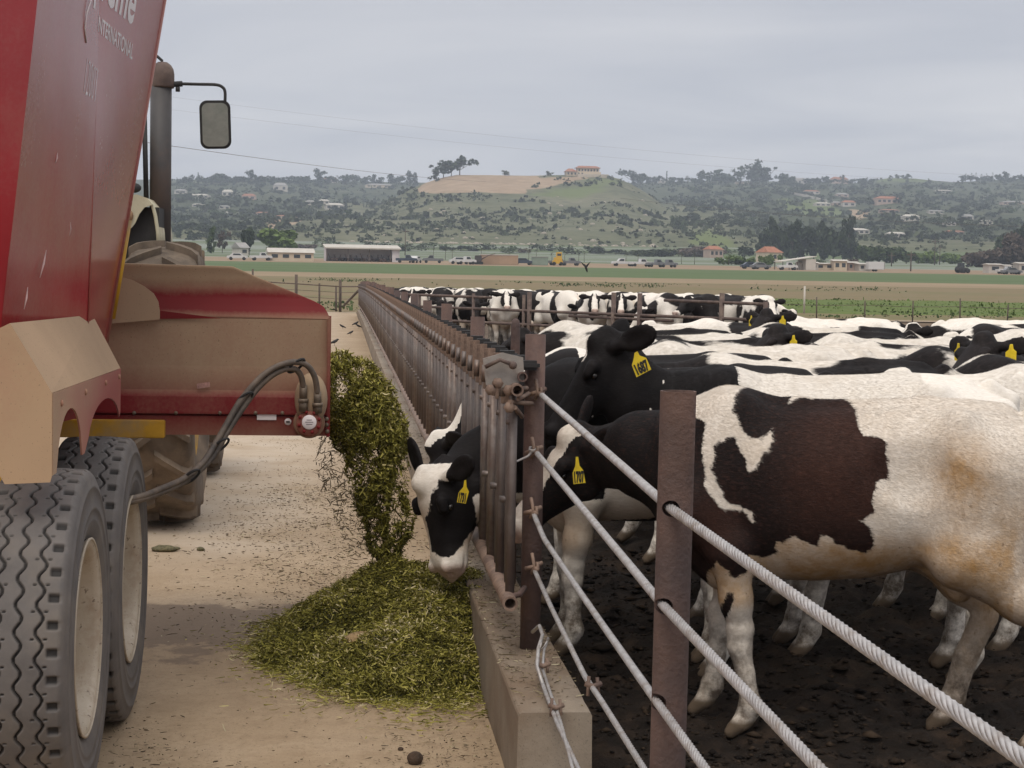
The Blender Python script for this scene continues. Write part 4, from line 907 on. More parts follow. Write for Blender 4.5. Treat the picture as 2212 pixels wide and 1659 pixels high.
cutter = cut.build('cutter', M['rust'])
md = post.modifiers.new('holes', 'BOOLEAN'); md.object = cutter; md.operation = 'DIFFERENCE'; md.solver = 'EXACT'
dg = bpy.context.evaluated_depsgraph_get(); me2 = bpy.data.meshes.new_from_object(post.evaluated_get(dg))
post.modifiers.clear(); me2.shade_smooth(); me2.set_sharp_from_angle(angle=0.6); post.data = me2; bpy.data.objects.remove(cutter, do_unlink=True)
def rope(pts, r=0.0115, strands=7, lay=0.15, name='steel_rope', parent=cf, step=0.012, mat='cable'):
    """a wire rope: helical strands wound round a centre line"""
    pts = [np.array(p, float) for p in pts]; fine = []
    for a, c2 in zip(pts, pts[1:]):
        n = max(2, int(np.linalg.norm(c2 - a) / step)); fine += [a + (c2 - a) * t for t in np.linspace(0, 1, n, endpoint=False)]
    fine.append(pts[-1]); P = np.array(fine)
    k = np.ones(9) / 9
    if len(P) > 30: P[4:-4] = np.stack([np.convolve(P[:, i], k, 'valid') for i in range(3)], 1)
    T = np.gradient(P, axis=0); T /= np.linalg.norm(T, axis=1)[:, None]
    e1 = np.cross(T, [0, 0, 1.0]); e1 /= np.linalg.norm(e1, axis=1)[:, None]; e2 = np.cross(T, e1)
    s = np.concatenate([[0], np.cumsum(np.linalg.norm(np.diff(P, axis=0), axis=1))])
    rs = r * 0.42; rc = r - rs; V = []; F = []; nn = 6; o = 0
    for q_ in range(strands):
        w = 2 * math.pi * (q_ / strands + s / lay)
        cp = P + rc * (np.cos(w)[:, None] * e1 + np.sin(w)[:, None] * e2)
        d1 = np.cos(w)[:, None] * e1 + np.sin(w)[:, None] * e2; d2 = -np.sin(w)[:, None] * e1 + np.cos(w)[:, None] * e2
        for k_ in range(nn):
            a = 2 * math.pi * k_ / nn; V.append(cp + rs * (math.cos(a) * d1 + math.sin(a) * d2))
        n = len(P); i = np.arange(n - 1)
        for k_ in range(nn):
            k2 = (k_ + 1) % nn; F.append(np.stack([o + k_ * n + i, o + k2 * n + i, o + k2 * n + i + 1, o + k_ * n + i + 1], 1))
        o += nn * n
    me = npmesh(name, np.concatenate(V), np.concatenate(F), M[mat]); return link(name, me, parent)
PY = 6.955
xh = lambda z: hx[z]
rope([at(1168, 852, PY), (hx[1.256], 3.99, 1.256), at(2300, 1703, 1.95)], 0.0118)
rope([at(1158, 977, PY), (hx[1.035], 3.99, 1.035), (hx[1.035] + 0.004, 2.2, 1.03)], 0.0112)
rope([at(1152, 1108, PY), at(1176, 1165, 6.55), at(1256, 1283, 5.72), at(1300, 1347, 5.2), (hx[0.816], 3.99, 0.816), (hx[0.816] + 0.003, 2.8, 0.81)], 0.0105)
rope([at(1153, 1228, PY), at(1190, 1310, 6.5), at(1264, 1462, 5.65), at(1300, 1515, 5.3), at(1400, 1675, 4.5), at(1560, 1930, 3.3)], 0.0095)
b = MB()                                            # loops, clamps and wire ends on the first tall post
def loop(c, r, M3, rr, turns=1.0, n=20): b.tube([c + M3 @ Vector((r * math.cos(2 * math.pi * turns * i / n), r * math.sin(2 * math.pi * turns * i / n), 0.012 * i / n)) for i in range(n + 1)], rr, 6)
R1 = Matrix.Rotation(math.pi / 2, 3, 'Y')
for (px, py) in [(1160, 846), (1152, 972), (1150, 1102), (1152, 1222)]:
    c = at(px, py, PY - 0.01)
    b = MB(); b.tube([c + Vector((-0.03, 0.0, -0.012)), c + Vector((0.0, -0.02, 0.0)), c + Vector((0.034, 0.0, 0.012))], 0.0085, 8)
    b.tube([c + Vector((-0.008, -0.01, -0.03)), c + Vector((0.002, -0.025, 0.0)), c + Vector((-0.004, -0.012, 0.034)), c + Vector((-0.006, 0.0, 0.048))], 0.007, 8)
    loop(c + Vector((0.008, -0.02, 0)), 0.014, R1.to_3x3(), 0.006, 1.5)
    b.ball(c + Vector((0.01, -0.03, -0.008)), 0.012, 8, 6); b.build('rope_clamp', M['rust_pale'], cf)
b = MB(); b.tube([at(1152, 972, PY - .03), at(1140, 986, PY - .05), at(1118, 996, PY - .08), at(1097, 1000, PY - .1)], [0.006, 0.005, 0.0045, 0.003], 6)
c = at(1150, 974, PY - .03); loop(c, 0.012, Matrix.Rotation(0.4, 3, 'X'), 0.004, 2.5, 30)
b.build('wire_end', M['cable'], cf)
b = MB()                                            # the slack lower rope with its clamps lying over the kerb end
A = [(1150, 1365), (1165, 1352), (1172, 1372), (1163, 1400), (1160, 1440), (1176, 1490)]
b.tube([at(x, y, 6.7 - i * 0.1) for i, (x, y) in enumerate(A)], 0.007, 8); b.tube([at(x + 12, y + 6, 6.7 - i * 0.1) for i, (x, y) in enumerate(A[2:])], 0.005, 6)
b.tube([at(1160, 1415, 6.4), at(1176, 1395, 6.4), at(1182, 1385, 6.4)], 0.003, 5); b.tube([at(1160, 1420, 6.4), at(1170, 1388, 6.4)], 0.003, 5)
b.build('wire_end', M['cable'], cf)
rope([at(1160, 1440, 6.45), at(1180, 1500, 6.1), at(1205, 1565, 5.8), at(1255, 1672, 5.45), at(1330, 1830, 4.8)], 0.0075)
rope([at(1170, 1440, 6.45), at(1190, 1500, 6.1), at(1212, 1562, 5.8), at(1240, 1672, 5.45)], 0.006)
b = MB()
for (x, y, Y) in [(1172, 1437, 6.42), (1200, 1527, 5.93), (1280, 1481, 5.5)]:
    b = MB(); c = at(x, y, Y); b.tube([c + Vector((-0.022, 0, 0.006)), c + Vector((0, -0.014, 0)), c + Vector((0.026, 0, 0.006))], 0.009, 8)
    b.tube([c + Vector((-0.012, 0, 0.03)), c + Vector((-0.016, -0.012, -0.03))], 0.006, 6); b.tube([c + Vector((0.014, 0, 0.026)), c + Vector((0.018, -0.012, -0.026))], 0.006, 6); b.build('rope_clamp', M['rust_pale'], cf)

# cross fence behind the near herd -----------------------------------
xf = empty('pipe_cross_fence', (0, 0, 0), 0, 'rusty pipe cross fence between the near herd and far herd', 'fence')
A, B = Vector((0.80, 42.5, gz(42.5))), Vector((7.85, 33.2, gz(33.2)))
for z, t1 in ((1.32, 0.42), (1.30, 0.0)):
    pass
def along(t, z): p = A.lerp(B, t); return (p.x, p.y, p.z + z)
for t0, t1, z in [(0.0, 0.34, 1.30), (0.0, 1.0, 1.03), (0.0, 0.62, 0.74), (0.78, 1.0, 1.33), (0.55, 0.80, 0.95)]:
    MB().tube([along(t0, z), along(t1, z - 0.02)], 0.032, 10).build('rail', M['rust_dark'], xf)
def cross_t(px):
    best = min(range(401), key=lambda i: abs(project(along(i / 400, 1.2))[0] - px)); return best / 400
for px, zt in [(870, 1.35), (905, 1.30), (1022, 1.36), (1132, 1.36), (1143, 1.42), (1325, 1.46), (1381, 1.46), (1558, 1.50), (1655, 1.36)]:
    t_ = cross_t(px); r_ = 0.05 if px not in (1022, 1132) else 0.035
    MB().tube([along(t_, -0.1), along(t_, zt)], r_, 12).build('post', M['rust_dark'], xf)
# rough field fences ---------------------------------------------------
lf = empty('field_fence', (0, 0, 0), 0, 'old post and wire fence with a leaning brace beyond the lane end', 'fence')
for px, top, base, Y in [(546, 581, 650, 96), (640, 593, 655, 96), (690, 612, 656, 97), (726, 619, 658, 97), (735, 604, 660, 96)]:
    p = at(px, base, Y); q2 = at(px, top, Y); z0 = gz(Y)
    MB().tube([(p.x, Y, z0 - 0.2), (q2.x, Y, q2.z)], 0.075 if px in (640, 735) else 0.05, 8).build('post', M['wood'], lf)
MB().tube([at(742, 661, 95), at(774, 628, 88)], 0.06, 8).build('brace', M['wood'], lf)
for py in (613, 626, 640): MB().tube([at(540, py - 6, 96), at(640, py, 96), at(735, py + 6, 96), at(775, py + 6, 88)], 0.012 if py > 613 else 0.03, 5).build('wire', M['rust_dark'], lf)
rf = empty('stake_fence', (0, 0, 0), 0, 'line of thin stakes and wire beside the pale track at right', 'fence')
for i in range(17):
    x = 11 + i * 2.4; Y = 86.5; z0 = gz(Y)
    MB().tube([(x, Y, z0 - 0.1), (x + RNG.uniform(-.05, .05), Y, z0 + RNG.uniform(0.9, 1.35))], 0.035, 6).build('stake', M['wood'], rf)
MB().tube([(11 + i * 2.4, 86.5, gz(86.5) + 0.85 - 0.05 * (i % 2)) for i in range(17)], 0.012, 4).build('wire', M['rust_dark'], rf)
mp_ = ground_at(1740, 110); tag(MB().tube([mp_, mp_ + Vector((0, 0, 1.7))], 0.06, 8).build('marker_post', M['wall_white'], None), 'single white marker post standing in the green weeds', 'post')
# ------------------------------------------------------------------ red feed wagon
def painted(name, paint, dust_amt, rough=0.28, drough=0.55, dust=(0.36, 0.265, 0.175), attr=True, streak=True):
    q = NT(name); v = q.coord()
    p = q.ramp(q.noise(2.0, 4, 0.6, v), [(0.3, tuple(c * 0.88 for c in paint)), (0.7, tuple(min(1, c * 1.08) for c in paint))])
    d = q.math('ADD', q.attr('dust') if attr else 0.0, q.math('MULTIPLY', q.math('SUBTRACT', q.noise(2.6, 6, 0.65, v, (1, 1, 0.5) if streak else (1, 1, 1)), 0.5), 0.55))
    d = q.math('ADD', d, q.math('MULTIPLY', q.math('SUBTRACT', q.noise(70, 3, 0.6, v), 0.5), 0.22))
    d = q.ramp(q.math('ADD', d, dust_amt), [(0.15, 0.0), (0.95, 0.97)])
    speck = q.ramp(q.noise(140, 2, 0.5, v), [(0.66, 0), (0.72, 0.7)])
    dc = q.ramp(q.noise(1.4, 5, 0.6, v), [(0.3, tuple(c * 0.85 for c in dust)), (0.7, tuple(c * 1.08 for c in dust))])
    col = q.mix(d, p, dc); col = q.mix(q.math('MULTIPLY', speck, d), col, (0.13, 0.09, 0.055))
    q.bump(q.noise(2.2, 3, 0.5, v), 0.10, 0.03)
    return q.done(col, q.math('ADD', rough, q.math('MULTIPLY', d, drough), clamp=True), spec=0.5)
M['red_side'] = painted('dusty_red_side_paint', (0.30, 0.024, 0.028), 0.03, 0.18, 0.22, dust=(0.37, 0.235, 0.175))
M['red_dust'] = painted('dust_caked_red_paint', (0.165, 0.012, 0.014), 0.06, 0.55)
M['red_dust'].node_tree.nodes['Principled BSDF'].inputs['Specular IOR Level'].default_value = 0.22
M['fender'] = painted('dust_covered_fender', (0.30, 0.05, 0.05), 0.95, 0.5, dust=(0.40, 0.275, 0.17), attr=True)
M['yellow_frame'] = simple('dusty_yellow_frame', (0.50, 0.27, 0.015), 0.6, 0.2, 6, dirt=(0.30, 0.21, 0.12), dirt_amt=0.35)
M['white_ink'] = simple('faded_white_lettering', (0.72, 0.66, 0.66), 0.5, 0.06, 12)
M['hose'] = simple('dusty_black_hose', (0.060, 0.048, 0.040), 0.6, 0.3, 10, dirt=(0.17, 0.125, 0.09), dirt_amt=0.75)
M['fitting'] = simple('dusty_steel_fitting', (0.19, 0.15, 0.115), 0.55, 0.3, 30, metal=0.4, dirt=(0.14, 0.10, 0.065), dirt_amt=0.7)
wag = empty('feed_wagon', (-1.9, 6.6, 0), 0, 'tall red feed mixer wagon spilling feed beside the fence', 'wagon')
wag.location = (0, 0, 0)
def dust_attr(o, f):
    n = len(o.data.vertices); c_ = np.empty(n * 3, np.float32); o.data.vertices.foreach_get('co', c_); c_ = c_.reshape(-1, 3)
    fattr(o.data, 'dust', np.clip(f(c_[:, 0], c_[:, 1], c_[:, 2]), -1, 2)); return o
def grid_panel(P00, P10, P11, P01, nu, nv, name, mat, bulge=0.0, parent=None, thick=0.0):
    P = [Vector(p) for p in (P00, P10, P11, P01)]; V = []
    nrm = (P[1] - P[0]).cross(P[3] - P[0]).normalized()
    for j in range(nv + 1):
        for i in range(nu + 1):
            u, w = i / nu, j / nv; p = P[0] * (1 - u) * (1 - w) + P[1] * u * (1 - w) + P[2] * u * w + P[3] * (1 - u) * w
            V.append(p + nrm * (bulge * (vnoise(u * 3.1, w * 4.3, 4) * 1.2 + 4 * u * (1 - u) * w * (1 - w) * 0.8)))
    F = [(j * (nu + 1) + i, j * (nu + 1) + i + 1, (j + 1) * (nu + 1) + i + 1, (j + 1) * (nu + 1) + i) for j in range(nv) for i in range(nu)]
    return link(name, npmesh(name, [tuple(v) for v in V], F, M[mat]), parent)
def ext(p, q_, z): p, q_ = Vector(p), Vector(q_); t_ = (z - p.z) / (q_.z - p.z); return p + (q_ - p) * t_
fa, fb = at(-3, 760, 6.05), at(80, 0, 6.05)
ma, mb_ = at(193, 640, 7.05), at(215, 0, 7.05)
ea, eb = at(238, 690, 8.0), at(355, 0, 8.0)
ZB, ZTOP = 1.20, 3.05
f0, f1, m0, m1, e0, e1 = ext(fa, fb, ZB), ext(fa, fb, ZTOP), ext(ma, mb_, ZB), ext(ma, mb_, ZTOP), ext(ea, eb, ZB), ext(ea, eb, ZTOP)
r0, r1 = Vector((f0.x - 0.75, 5.62, ZB)), Vector((f1.x - 0.75, 5.62, ZTOP))
def tub_dust_and_sheen(x, y, z): return 0.31 - 0.12 * sstep(2.0, 1.5, z) + 0.10 * np.exp(-((z - 2.35) / 0.25) ** 2)  # panel dust, with the pale sky reflection painted in higher up
for a, b_, c_, d_, bl in ((m0, f0, f1, m1, 0.005), (e0, m0, m1, e1, 0.004)):
    dust_attr(grid_panel(b_, a, d_, c_, 24, 30, 'side_panel', 'red_side', bl, wag), tub_dust_and_sheen)
dust_attr(grid_panel(r0, f0, f1, r1, 12, 24, 'rear_panel', 'red_side', 0.008, wag), lambda x, y, z: 0 * z + 0.10)
w0, w1 = Vector((-2.9, 5.62, ZB)), Vector((-3.1, 5.62, ZTOP)); x0_, x1_ = Vector((-2.9, 8.0, ZB)), Vector((-3.1, 8.0, ZTOP))
mbx = MB(); mbx.add([r0, r1, w0, w1, x0_, x1_, e0, e1], [(0, 1, 3, 2), (2, 3, 5, 4), (4, 5, 7, 6)]); mbx.add([r0, f0, m0, e0, x0_, w0], [(0, 1, 2, 3, 4, 5)])
dust_attr(mbx.build('tub', M['red_side'], wag), lambda x, y, z: 0 * z)
b = MB()                                                # lip along the front edge, thickness of the sheet
dv = (e1 - e0).normalized(); b.tube([e0 + Vector((0.0, 0.004, 0)), e1 + Vector((0.0, 0.004, 0))], 0.009, 8); dust_attr(b.build('edge_lip', M['red_side'], wag), lambda x, y, z: 0 * z + 0.5)
b = MB(); p, q2 = ext(ea, eb, 1.55) + Vector((0.008, 0.012, 0)), ext(ea, eb, 1.98) + Vector((0.008, 0.012, 0)); b.tube([p, q2], 0.012, 8); b.build('edge_strip', M['yellow_frame'], wag)
for t_ in (0.33,):                                       # weld seams
    b = MB(); b.tube([f0.lerp(m0, 0.997) + Vector((0.000, 0, 0)), f1.lerp(m1, 0.997) + Vector((0.000, 0, 0))], 0.003, 6); o = b.build('seam', M['red_side'], wag); dust_attr(o, lambda x, y, z: 0 * z + 0.45)
# lettering lies on the side panels
def text_mesh(s, size, shear=0.0, bold=0.0, extrude=0.0):
    c_ = bpy.data.curves.new('lettering', 'FONT'); c_.body = s; c_.size = size; c_.shear = shear; c_.offset = bold; c_.align_x = 'LEFT'; c_.resolution_u = 3
    o = bpy.data.objects.new('tmp', c_); COL.objects.link(o); d_ = bpy.context.evaluated_depsgraph_get(); d_.update()
    me = bpy.data.meshes.new_from_object(o.evaluated_get(d_)); bpy.data.objects.remove(o, do_unlink=True); return me
def put_text(s, size, o, ux, uy, name, parent, mat, sx=1.0, shear=0.0, bold=0.0, lift=0.014):
    me = text_mesh(s, size, shear, bold); ux, uy = Vector(ux).normalized(), Vector(uy); uy = (uy - ux * uy.dot(ux)).normalized(); n = ux.cross(uy)
    mt = Matrix(((ux.x * sx, uy.x, n.x, o[0] + n.x * lift), (ux.y * sx, uy.y, n.y, o[1] + n.y * lift), (ux.z * sx, uy.z, n.z, o[2] + n.z * lift), (0, 0, 0, 1)))
    me.transform(mt); me.materials.clear(); me.materials.append(M[mat])
    for v_ in me.vertices:                      # lay the letters on the sheet metal
        for bv in PANELS:
            h_ = bv.ray_cast(v_.co + Vector((0.12, 0, 0)), Vector((-1, 0, 0)), 0.3)
            if h_[0] is not None: v_.co = h_[0] + Vector((0.0012, 0, 0)); break
    return link(name, me, parent)
from mathutils.bvhtree import BVHTree
PANELS = [BVHTree.FromPolygons([v.co.copy() for v in o_.data.vertices], [tuple(p_.vertices) for p_ in o_.data.polygons]) for o_ in wag.children if o_.name.startswith('side_panel')]
def on_plane(px, py, A_, B_, C_):
    n = (B_ - A_).cross(C_ - A_); d = Vector(ray(px, py)); o_ = Vector(CAM); return o_ + d * ((A_ - o_).dot(n) / d.dot(n))
bl_ = lambda a, b, c, d, u, w: a * (1 - u) * (1 - w) + b * u * (1 - w) + c * u * w + d * (1 - u) * w
plB = [bl_(m0, e0, e1, m1, u, w) for u, w in ((0, .7), (1, .7), (.5, 1))]; plA = [bl_(f0, m0, m1, f1, u, w) for u, w in ((0, .6), (1, .6), (.7, .9))]
pB = lambda px, py: on_plane(px, py, *plB); pA = lambda px, py: on_plane(px, py, *plA)
i0, i1 = pB(216, 66), pB(283, 128)
tm = text_mesh('INTERNATIONAL', 0.085); k_ = (i1 - i0).length / max(v.co.x for v in tm.vertices)
put_text('INTERNATIONAL', 0.085, i0, i1 - i0, m1 - m0, 'lettering', wag, 'white_ink', k_, 0, 0.0015)
s0, s1 = pB(196, -36), pB(284, 50)
put_text('Supreme', 0.26, s0 - (s1 - s0) * 0.15, s1 - s0, m1 - m0, 'lettering', wag, 'white_ink', (s1 - s0).length * 1.15 / 0.92, 0.25, 0.006)
t0_, t1_ = pA(178, 205), pA(214, 208)
put_text('1200T', 0.20, pA(176, 198), pA(209, 226) - pA(176, 198), m1 - m0, 'lettering', wag, 'white_ink', (pA(209, 226) - pA(176, 198)).length / 0.56, 0.35, -0.004)
b = MB(); b.tube([pB(184, 92) + Vector((.004, 0, 0)), pB(181, 60) + Vector((.004, 0, 0)), pB(186, 25) + Vector((.004, 0, 0)), pB(196, -4) + Vector((.004, 0, 0)), pB(204, -20) + Vector((.004, 0, 0))], 0.003, 5); b.build('lettering', M['white_ink'], wag)
# fender
XF = -0.885
def arch(y0, y1, zb, zt, n=14): return [(y0 + (y1 - y0) * (0.5 - 0.5 * math.cos(math.pi * i / n)), zb + (zt - zb) * math.sin(math.pi * i / n)) for i in range(n + 1)]
zl = 1.135
skirt = [(5.59, 1.386), (5.59, zl), (5.66, zl)] + arch(5.68, 6.20, zl + 0.005, 1.315)[1:-1] + [(6.215, zl), (6.27, zl)] + arch(6.36, 7.24, zl + 0.02, 1.285)[1:-1] + [(7.26, 1.20), (7.27, 1.372)]
b = MB(); b.prism(skirt, 0.006, Matrix(((0, 0, 1, XF), (1, 0, 0, 0), (0, 1, 0, 0), (0, 0, 0, 1))))
o = b.build('fender_skirt', M['fender'], wag); dust_attr(o, lambda x, y, z: -0.55 * sstep(5.7, 6.6, y) - 0.12)
A0, A1 = Vector((XF + 0.004, 5.588, 1.388)), Vector((XF + 0.004, 7.272, 1.374)); C0, C1 = at(22, 698, 5.59), at(200, 680, 7.27)
b = MB(); n_ = (A1 - A0).cross(C0 - A0).normalized() * 0.006
b.add([A0, A1, C1, C0, A0 - n_, A1 - n_, C1 - n_, C0 - n_], [(0, 1, 2, 3), (7, 6, 5, 4), (0, 4, 5, 1), (1, 5, 6, 2), (2, 6, 7, 3), (3, 7, 4, 0)])
o = b.build('fender_top', M['fender'], wag); dust_attr(o, lambda x, y, z: 0 * x + 0.05)
E = [A0 + Vector((0, -0.003, 0)), Vector((XF + 0.004, 5.585, zl)), at(108, 1042, 5.585), at(10, 1046, 5.585), at(-14, 1005, 5.585), C0 + Vector((-0.04, -0.003, -0.02)), C0 + Vector((0, -0.003, 0))]
b = MB(); b.add(E + [p + Vector((0, 0.006, 0)) for p in E], [tuple(range(7)), tuple(range(13, 6, -1))] + [(i, (i + 1) % 7, 7 + (i + 1) % 7, 7 + i) for i in range(7)])
o = b.build('fender_end', M['fender'], wag); dust_attr(o, lambda x, y, z: 0 * x - 0.02)
for y_ in (5.75, 6.28, 6.8, 7.2):
    b = MB(); b.ball((XF + 0.008, y_, 1.345), (0.006, 0.011, 0.011), 10, 7); o = b.build('bolt', M['fender'], wag); dust_attr(o, lambda x, y, z: 0 * x - 0.3)
sc_ = simple('pale_scratched_paint', (0.55, 0.36, 0.34), 0.6, 0.3, 30)
for (xa, ya, xb, yb) in ((100, 540, 86, 600), (152, 480, 150, 508), (60, 620, 52, 668), (124, 330, 120, 352)):
    P_, Q_ = pA(xa, ya), pA(xb, yb); b = MB(); b.tube([P_, P_.lerp(Q_, 0.5) + Vector((0.0, 0.01, 0)), Q_], [0.0012, 0.004, 0.0012], 5); b.build('scratch', sc_, wag)
# wheels
q = NT('worn_tyre_rubber'); v = q.coord(); g_ = q.attr('groove')
base = q.ramp(q.noise(9, 6, 0.65, v), [(0.3, (0.090, 0.080, 0.076)), (0.7, (0.135, 0.120, 0.112))])
base = q.mix(q.ramp(q.noise(5, 5, 0.6, v), [(0.5, 0), (0.75, 0.45)]), base, (0.20, 0.165, 0.13))
base = q.mix(g_, base, (0.022, 0.019, 0.018)); q.bump(q.noise(140, 3, 0.6, v), 0.15, 0.004)
M['tyre'] = q.done(base, 0.75)
q = NT('rusty_white_rim'); v = q.coord()
base = q.ramp(q.noise(5, 5, 0.6, v), [(0.3, (0.36, 0.29, 0.21)), (0.7, (0.52, 0.45, 0.36))]); base = q.mix(q.ramp(q.noise(11, 6, 0.7, v), [(0.5, 0), (0.72, 0.55)]), base, (0.24, 0.15, 0.09)); base = q.mix(q.ramp(q.noise(40, 4, 0.7, v), [(0.6, 0), (0.7, 0.9)]), base, (0.10, 0.065, 0.045))
M['rim'] = q.done(base, 0.7)
def truck_tyre():
    R, Wd = 0.557, 0.29; NA, secs = 840, []
    for t_ in np.linspace(-1, 1, 73): secs.append((t_ * 0.118, R - 0.006 * t_ * t_, True))
    side = [(0.128, R - 0.016), (0.137, R - 0.036), (0.1405, R - 0.055), (0.1435, R - 0.058), (0.1435, R - 0.066), (0.141, R - 0.069), (0.1445, R - 0.10), (0.1455, R - 0.125), (0.1475, R - 0.128), (0.1475, R - 0.136), (0.1445, R - 0.139), (0.143, R - 0.165), (0.1445, R - 0.168), (0.1425, R - 0.176), (0.135, R - 0.205), (0.126, R - 0.225), (0.118, R - 0.236)]
    prof = [(-x, r, False) for x, r in side[::-1]] + secs + [(x, r, False) for x, r in side]
    th = np.linspace(0, 2 * np.pi, NA, endpoint=False); V = []; G = []
    pitch = 2 * np.pi / 42
    for x, r, tread in prof:
        rr = np.full(NA, r); gr = np.zeros(NA)
        if tread:
            tri = np.abs(((th / pitch) % 1) * 2 - 1) * 2 - 1
            stp = np.clip(tri * 1.35, -1, 1)
            for xc in (-0.062, 0.0, 0.062): d = np.abs(x - xc - 0.0105 * stp); gr = np.maximum(gr, sstep(0.0052, 0.0034, d))
            sp = np.abs((((th / pitch) + 0.25) % 1) - 0.5) * pitch * R
            if abs(x) > 0.083: gr = np.maximum(gr, sstep(0.0145, 0.010, sp) * sstep(0.083, 0.090, abs(x)) * sstep(0.119, 0.116, abs(x)))
            sp2 = np.abs((((th / pitch) + 0.75) % 1) - 0.5) * pitch * R
            gr = np.maximum(gr, sstep(0.0035, 0.0015, sp2) * (sstep(0.012, 0.016, abs(abs(x) - 0.062)) * sstep(0.026, 0.022, abs(abs(x) - 0.062))))
            rr = rr - 0.013 * gr
        V.append(np.stack([np.full(NA, x), rr * np.cos(th), rr * np.sin(th)], 1)); G.append(gr)
    m_ = len(prof); V = np.concatenate(V); i = np.arange(m_ - 1)[:, None]; k = np.arange(NA)[None]; k2 = (k + 1) % NA
    F = np.stack([i * NA + k, i * NA + k2, (i + 1) * NA + k2, (i + 1) * NA + k], -1).reshape(-1, 4)
    me = npmesh('tyre', V, F[:, ::-1].copy(), M['tyre']); fattr(me, 'groove', np.concatenate(G)); return me
RX_ = Matrix.Rotation(math.pi / 2, 4, 'Y')
rim_mb = MB(); rim_mb.lathe([(0.300, 0.100), (0.322, 0.124), (0.324, 0.131), (0.318, 0.134), (0.300, 0.126), (0.291, 0.110), (0.286, 0.06), (0.280, -0.02), (0.272, -0.06), (0.20, -0.07), (0.155, -0.045), (0.14, -0.045), (0.135, -0.09), (0.0, -0.09)], RX_, 96)
for k in range(8):
    a = k * math.pi / 4; rim_mb.lathe([(0, -.08), (.014, -.08), (.014, -.035), (0, -.035)], Matrix.Rotation(a, 4, 'X') @ Matrix.Translation((0, 0, 0.175)) @ RX_, 8)
rim_me = rim_mb.mesh('rim', M['rim']); ty_me = truck_tyre()
lip = MB().lathe([(0.316, 0.128), (0.326, 0.130), (0.328, 0.137), (0.320, 0.139)], RX_, 96, True).mesh('rim_edge', M['rim'])
wheel = empty('wheel', (-0.960, 5.99, 0.555)); wheel.parent = wag
link('tyre', ty_me, wheel); link('rim', rim_me, wheel); link('rim_edge', lip, wheel)
for loc, rx in (((-0.952, 7.14, 0.555), 0.04), ((-1.285, 5.99, 0.555), 0.05), ((-1.275, 7.14, 0.555), 0.02)):
    w2 = copy_tree(wheel, wag); w2.location = loc; w2.rotation_euler = (rx, 0, 0)
MB().tube([(-2.7, 5.99, 0.555), (-1.05, 5.99, 0.555)], 0.07, 12).build('axle', M['rust_dark'], wag); MB().tube([(-2.7, 7.14, 0.555), (-1.05, 7.14, 0.555)], 0.07, 12).build('axle', M['rust_dark'], wag)
w3 = copy_tree(wheel, wag); w3.location = (-2.75, 5.99, 0.555); w3 = copy_tree(wheel, wag); w3.location = (-2.75, 7.14, 0.555)
MB().box((-1.5, 5.2, 1.0), (-1.35, 9.0, 1.19)).build('frame_rail', M['yellow_frame'], wag, 0.006); MB().box((-1.349, 6.0, 0.95), (-0.95, 6.12, 1.16)).build('frame_rail', M['yellow_frame'], wag, 0.006)
# conveyor -----------------------------------------------------------
YC = 8.30
XR = at(712, 800, YC).x; XL = -1.35
zz = lambda py, x=500: at(x, py, YC).z
z_bot, z_seam, z_fold, z_brow = zz(940), zz(896), zz(848), zz(688)
prof = [(YC, z_bot), (YC, z_seam - 0.006), (YC + 0.018, z_seam - 0.006), (YC + 0.018, z_seam + 0.004), (YC - 0.012, z_seam + 0.004), (YC - 0.012, z_seam + 0.012), (YC - 0.004, z_fold - 0.02), (YC + 0.012, z_fold + 0.01), (YC + 0.022, z_fold + 0.12), (YC + 0.026, z_brow - 0.02), (YC + 0.026, z_brow)]
hood = [(YC + 0.026, z_brow + 0.002), (YC + 0.036, z_brow + 0.025), (YC + 0.050, z_brow + 0.06), (YC + 0.063, z_brow + 0.10), (YC + 0.066, z_brow + 0.15), (YC + 0.058, z_brow + 0.20), (YC + 0.040, z_brow + 0.26)]
def conv_dust(x, y, z):
    d = 0.75 + 0 * z
    d = np.where(z < z_fold, 0.10 + 0.25 * sstep(z_bot + 0.03, z_bot, z), d)
    d = d - 0.35 * np.exp(-((z - z_fold - 0.02) / 0.05) ** 2) * (z > z_fold)
    return d - 0.45 * sstep(XR - 0.03, XR, x)
nx = 60; xsx = np.linspace(XL, XR, nx + 1); V = []
for y, z in prof:
    for x in xsx: V.append((x, y, z))
F = [(j * (nx + 1) + i, j * (nx + 1) + i + 1, (j + 1) * (nx + 1) + i + 1, (j + 1) * (nx + 1) + i) for j in range(len(prof) - 1) for i in range(nx)]
conv = link('conveyor', npmesh('conveyor', V, F, M['red_dust'], False), wag); dust_attr(conv, conv_dust)
HP = []                                                   # hood, cut to its sloping outline
pts_top = [(200, 566), (260, 569), (505, 576), (560, 600), (640, 634), (682, 652), (700, 662), (709, 676), (712, 690)]
hy = np.array([h[0] for h in hood]); hzv = np.array([h[1] for h in hood]); V = []; nh = 80; nvv = 22
for i in range(nh + 1):
    x = XL + (XR - XL) * (i / nh) ** 0.9
    pxx = 744 + (x / YC) * FD; ztop = zz(float(np.interp(pxx, [p[0] for p in pts_top], [p[1] for p in pts_top])), pxx)
    for j in range(nvv + 1):
        z = hzv[0] + (max(ztop, hzv[0] + 0.002) - hzv[0]) * j / nvv; V.append((x, float(np.interp(z, hzv, hy)), z))
F = [(i * (nvv + 1) + j, (i + 1) * (nvv + 1) + j, (i + 1) * (nvv + 1) + j + 1, i * (nvv + 1) + j + 1) for i in range(nh) for j in range(nvv)]
o = link('hood', npmesh('hood', V, F, M['red_dust']), conv)
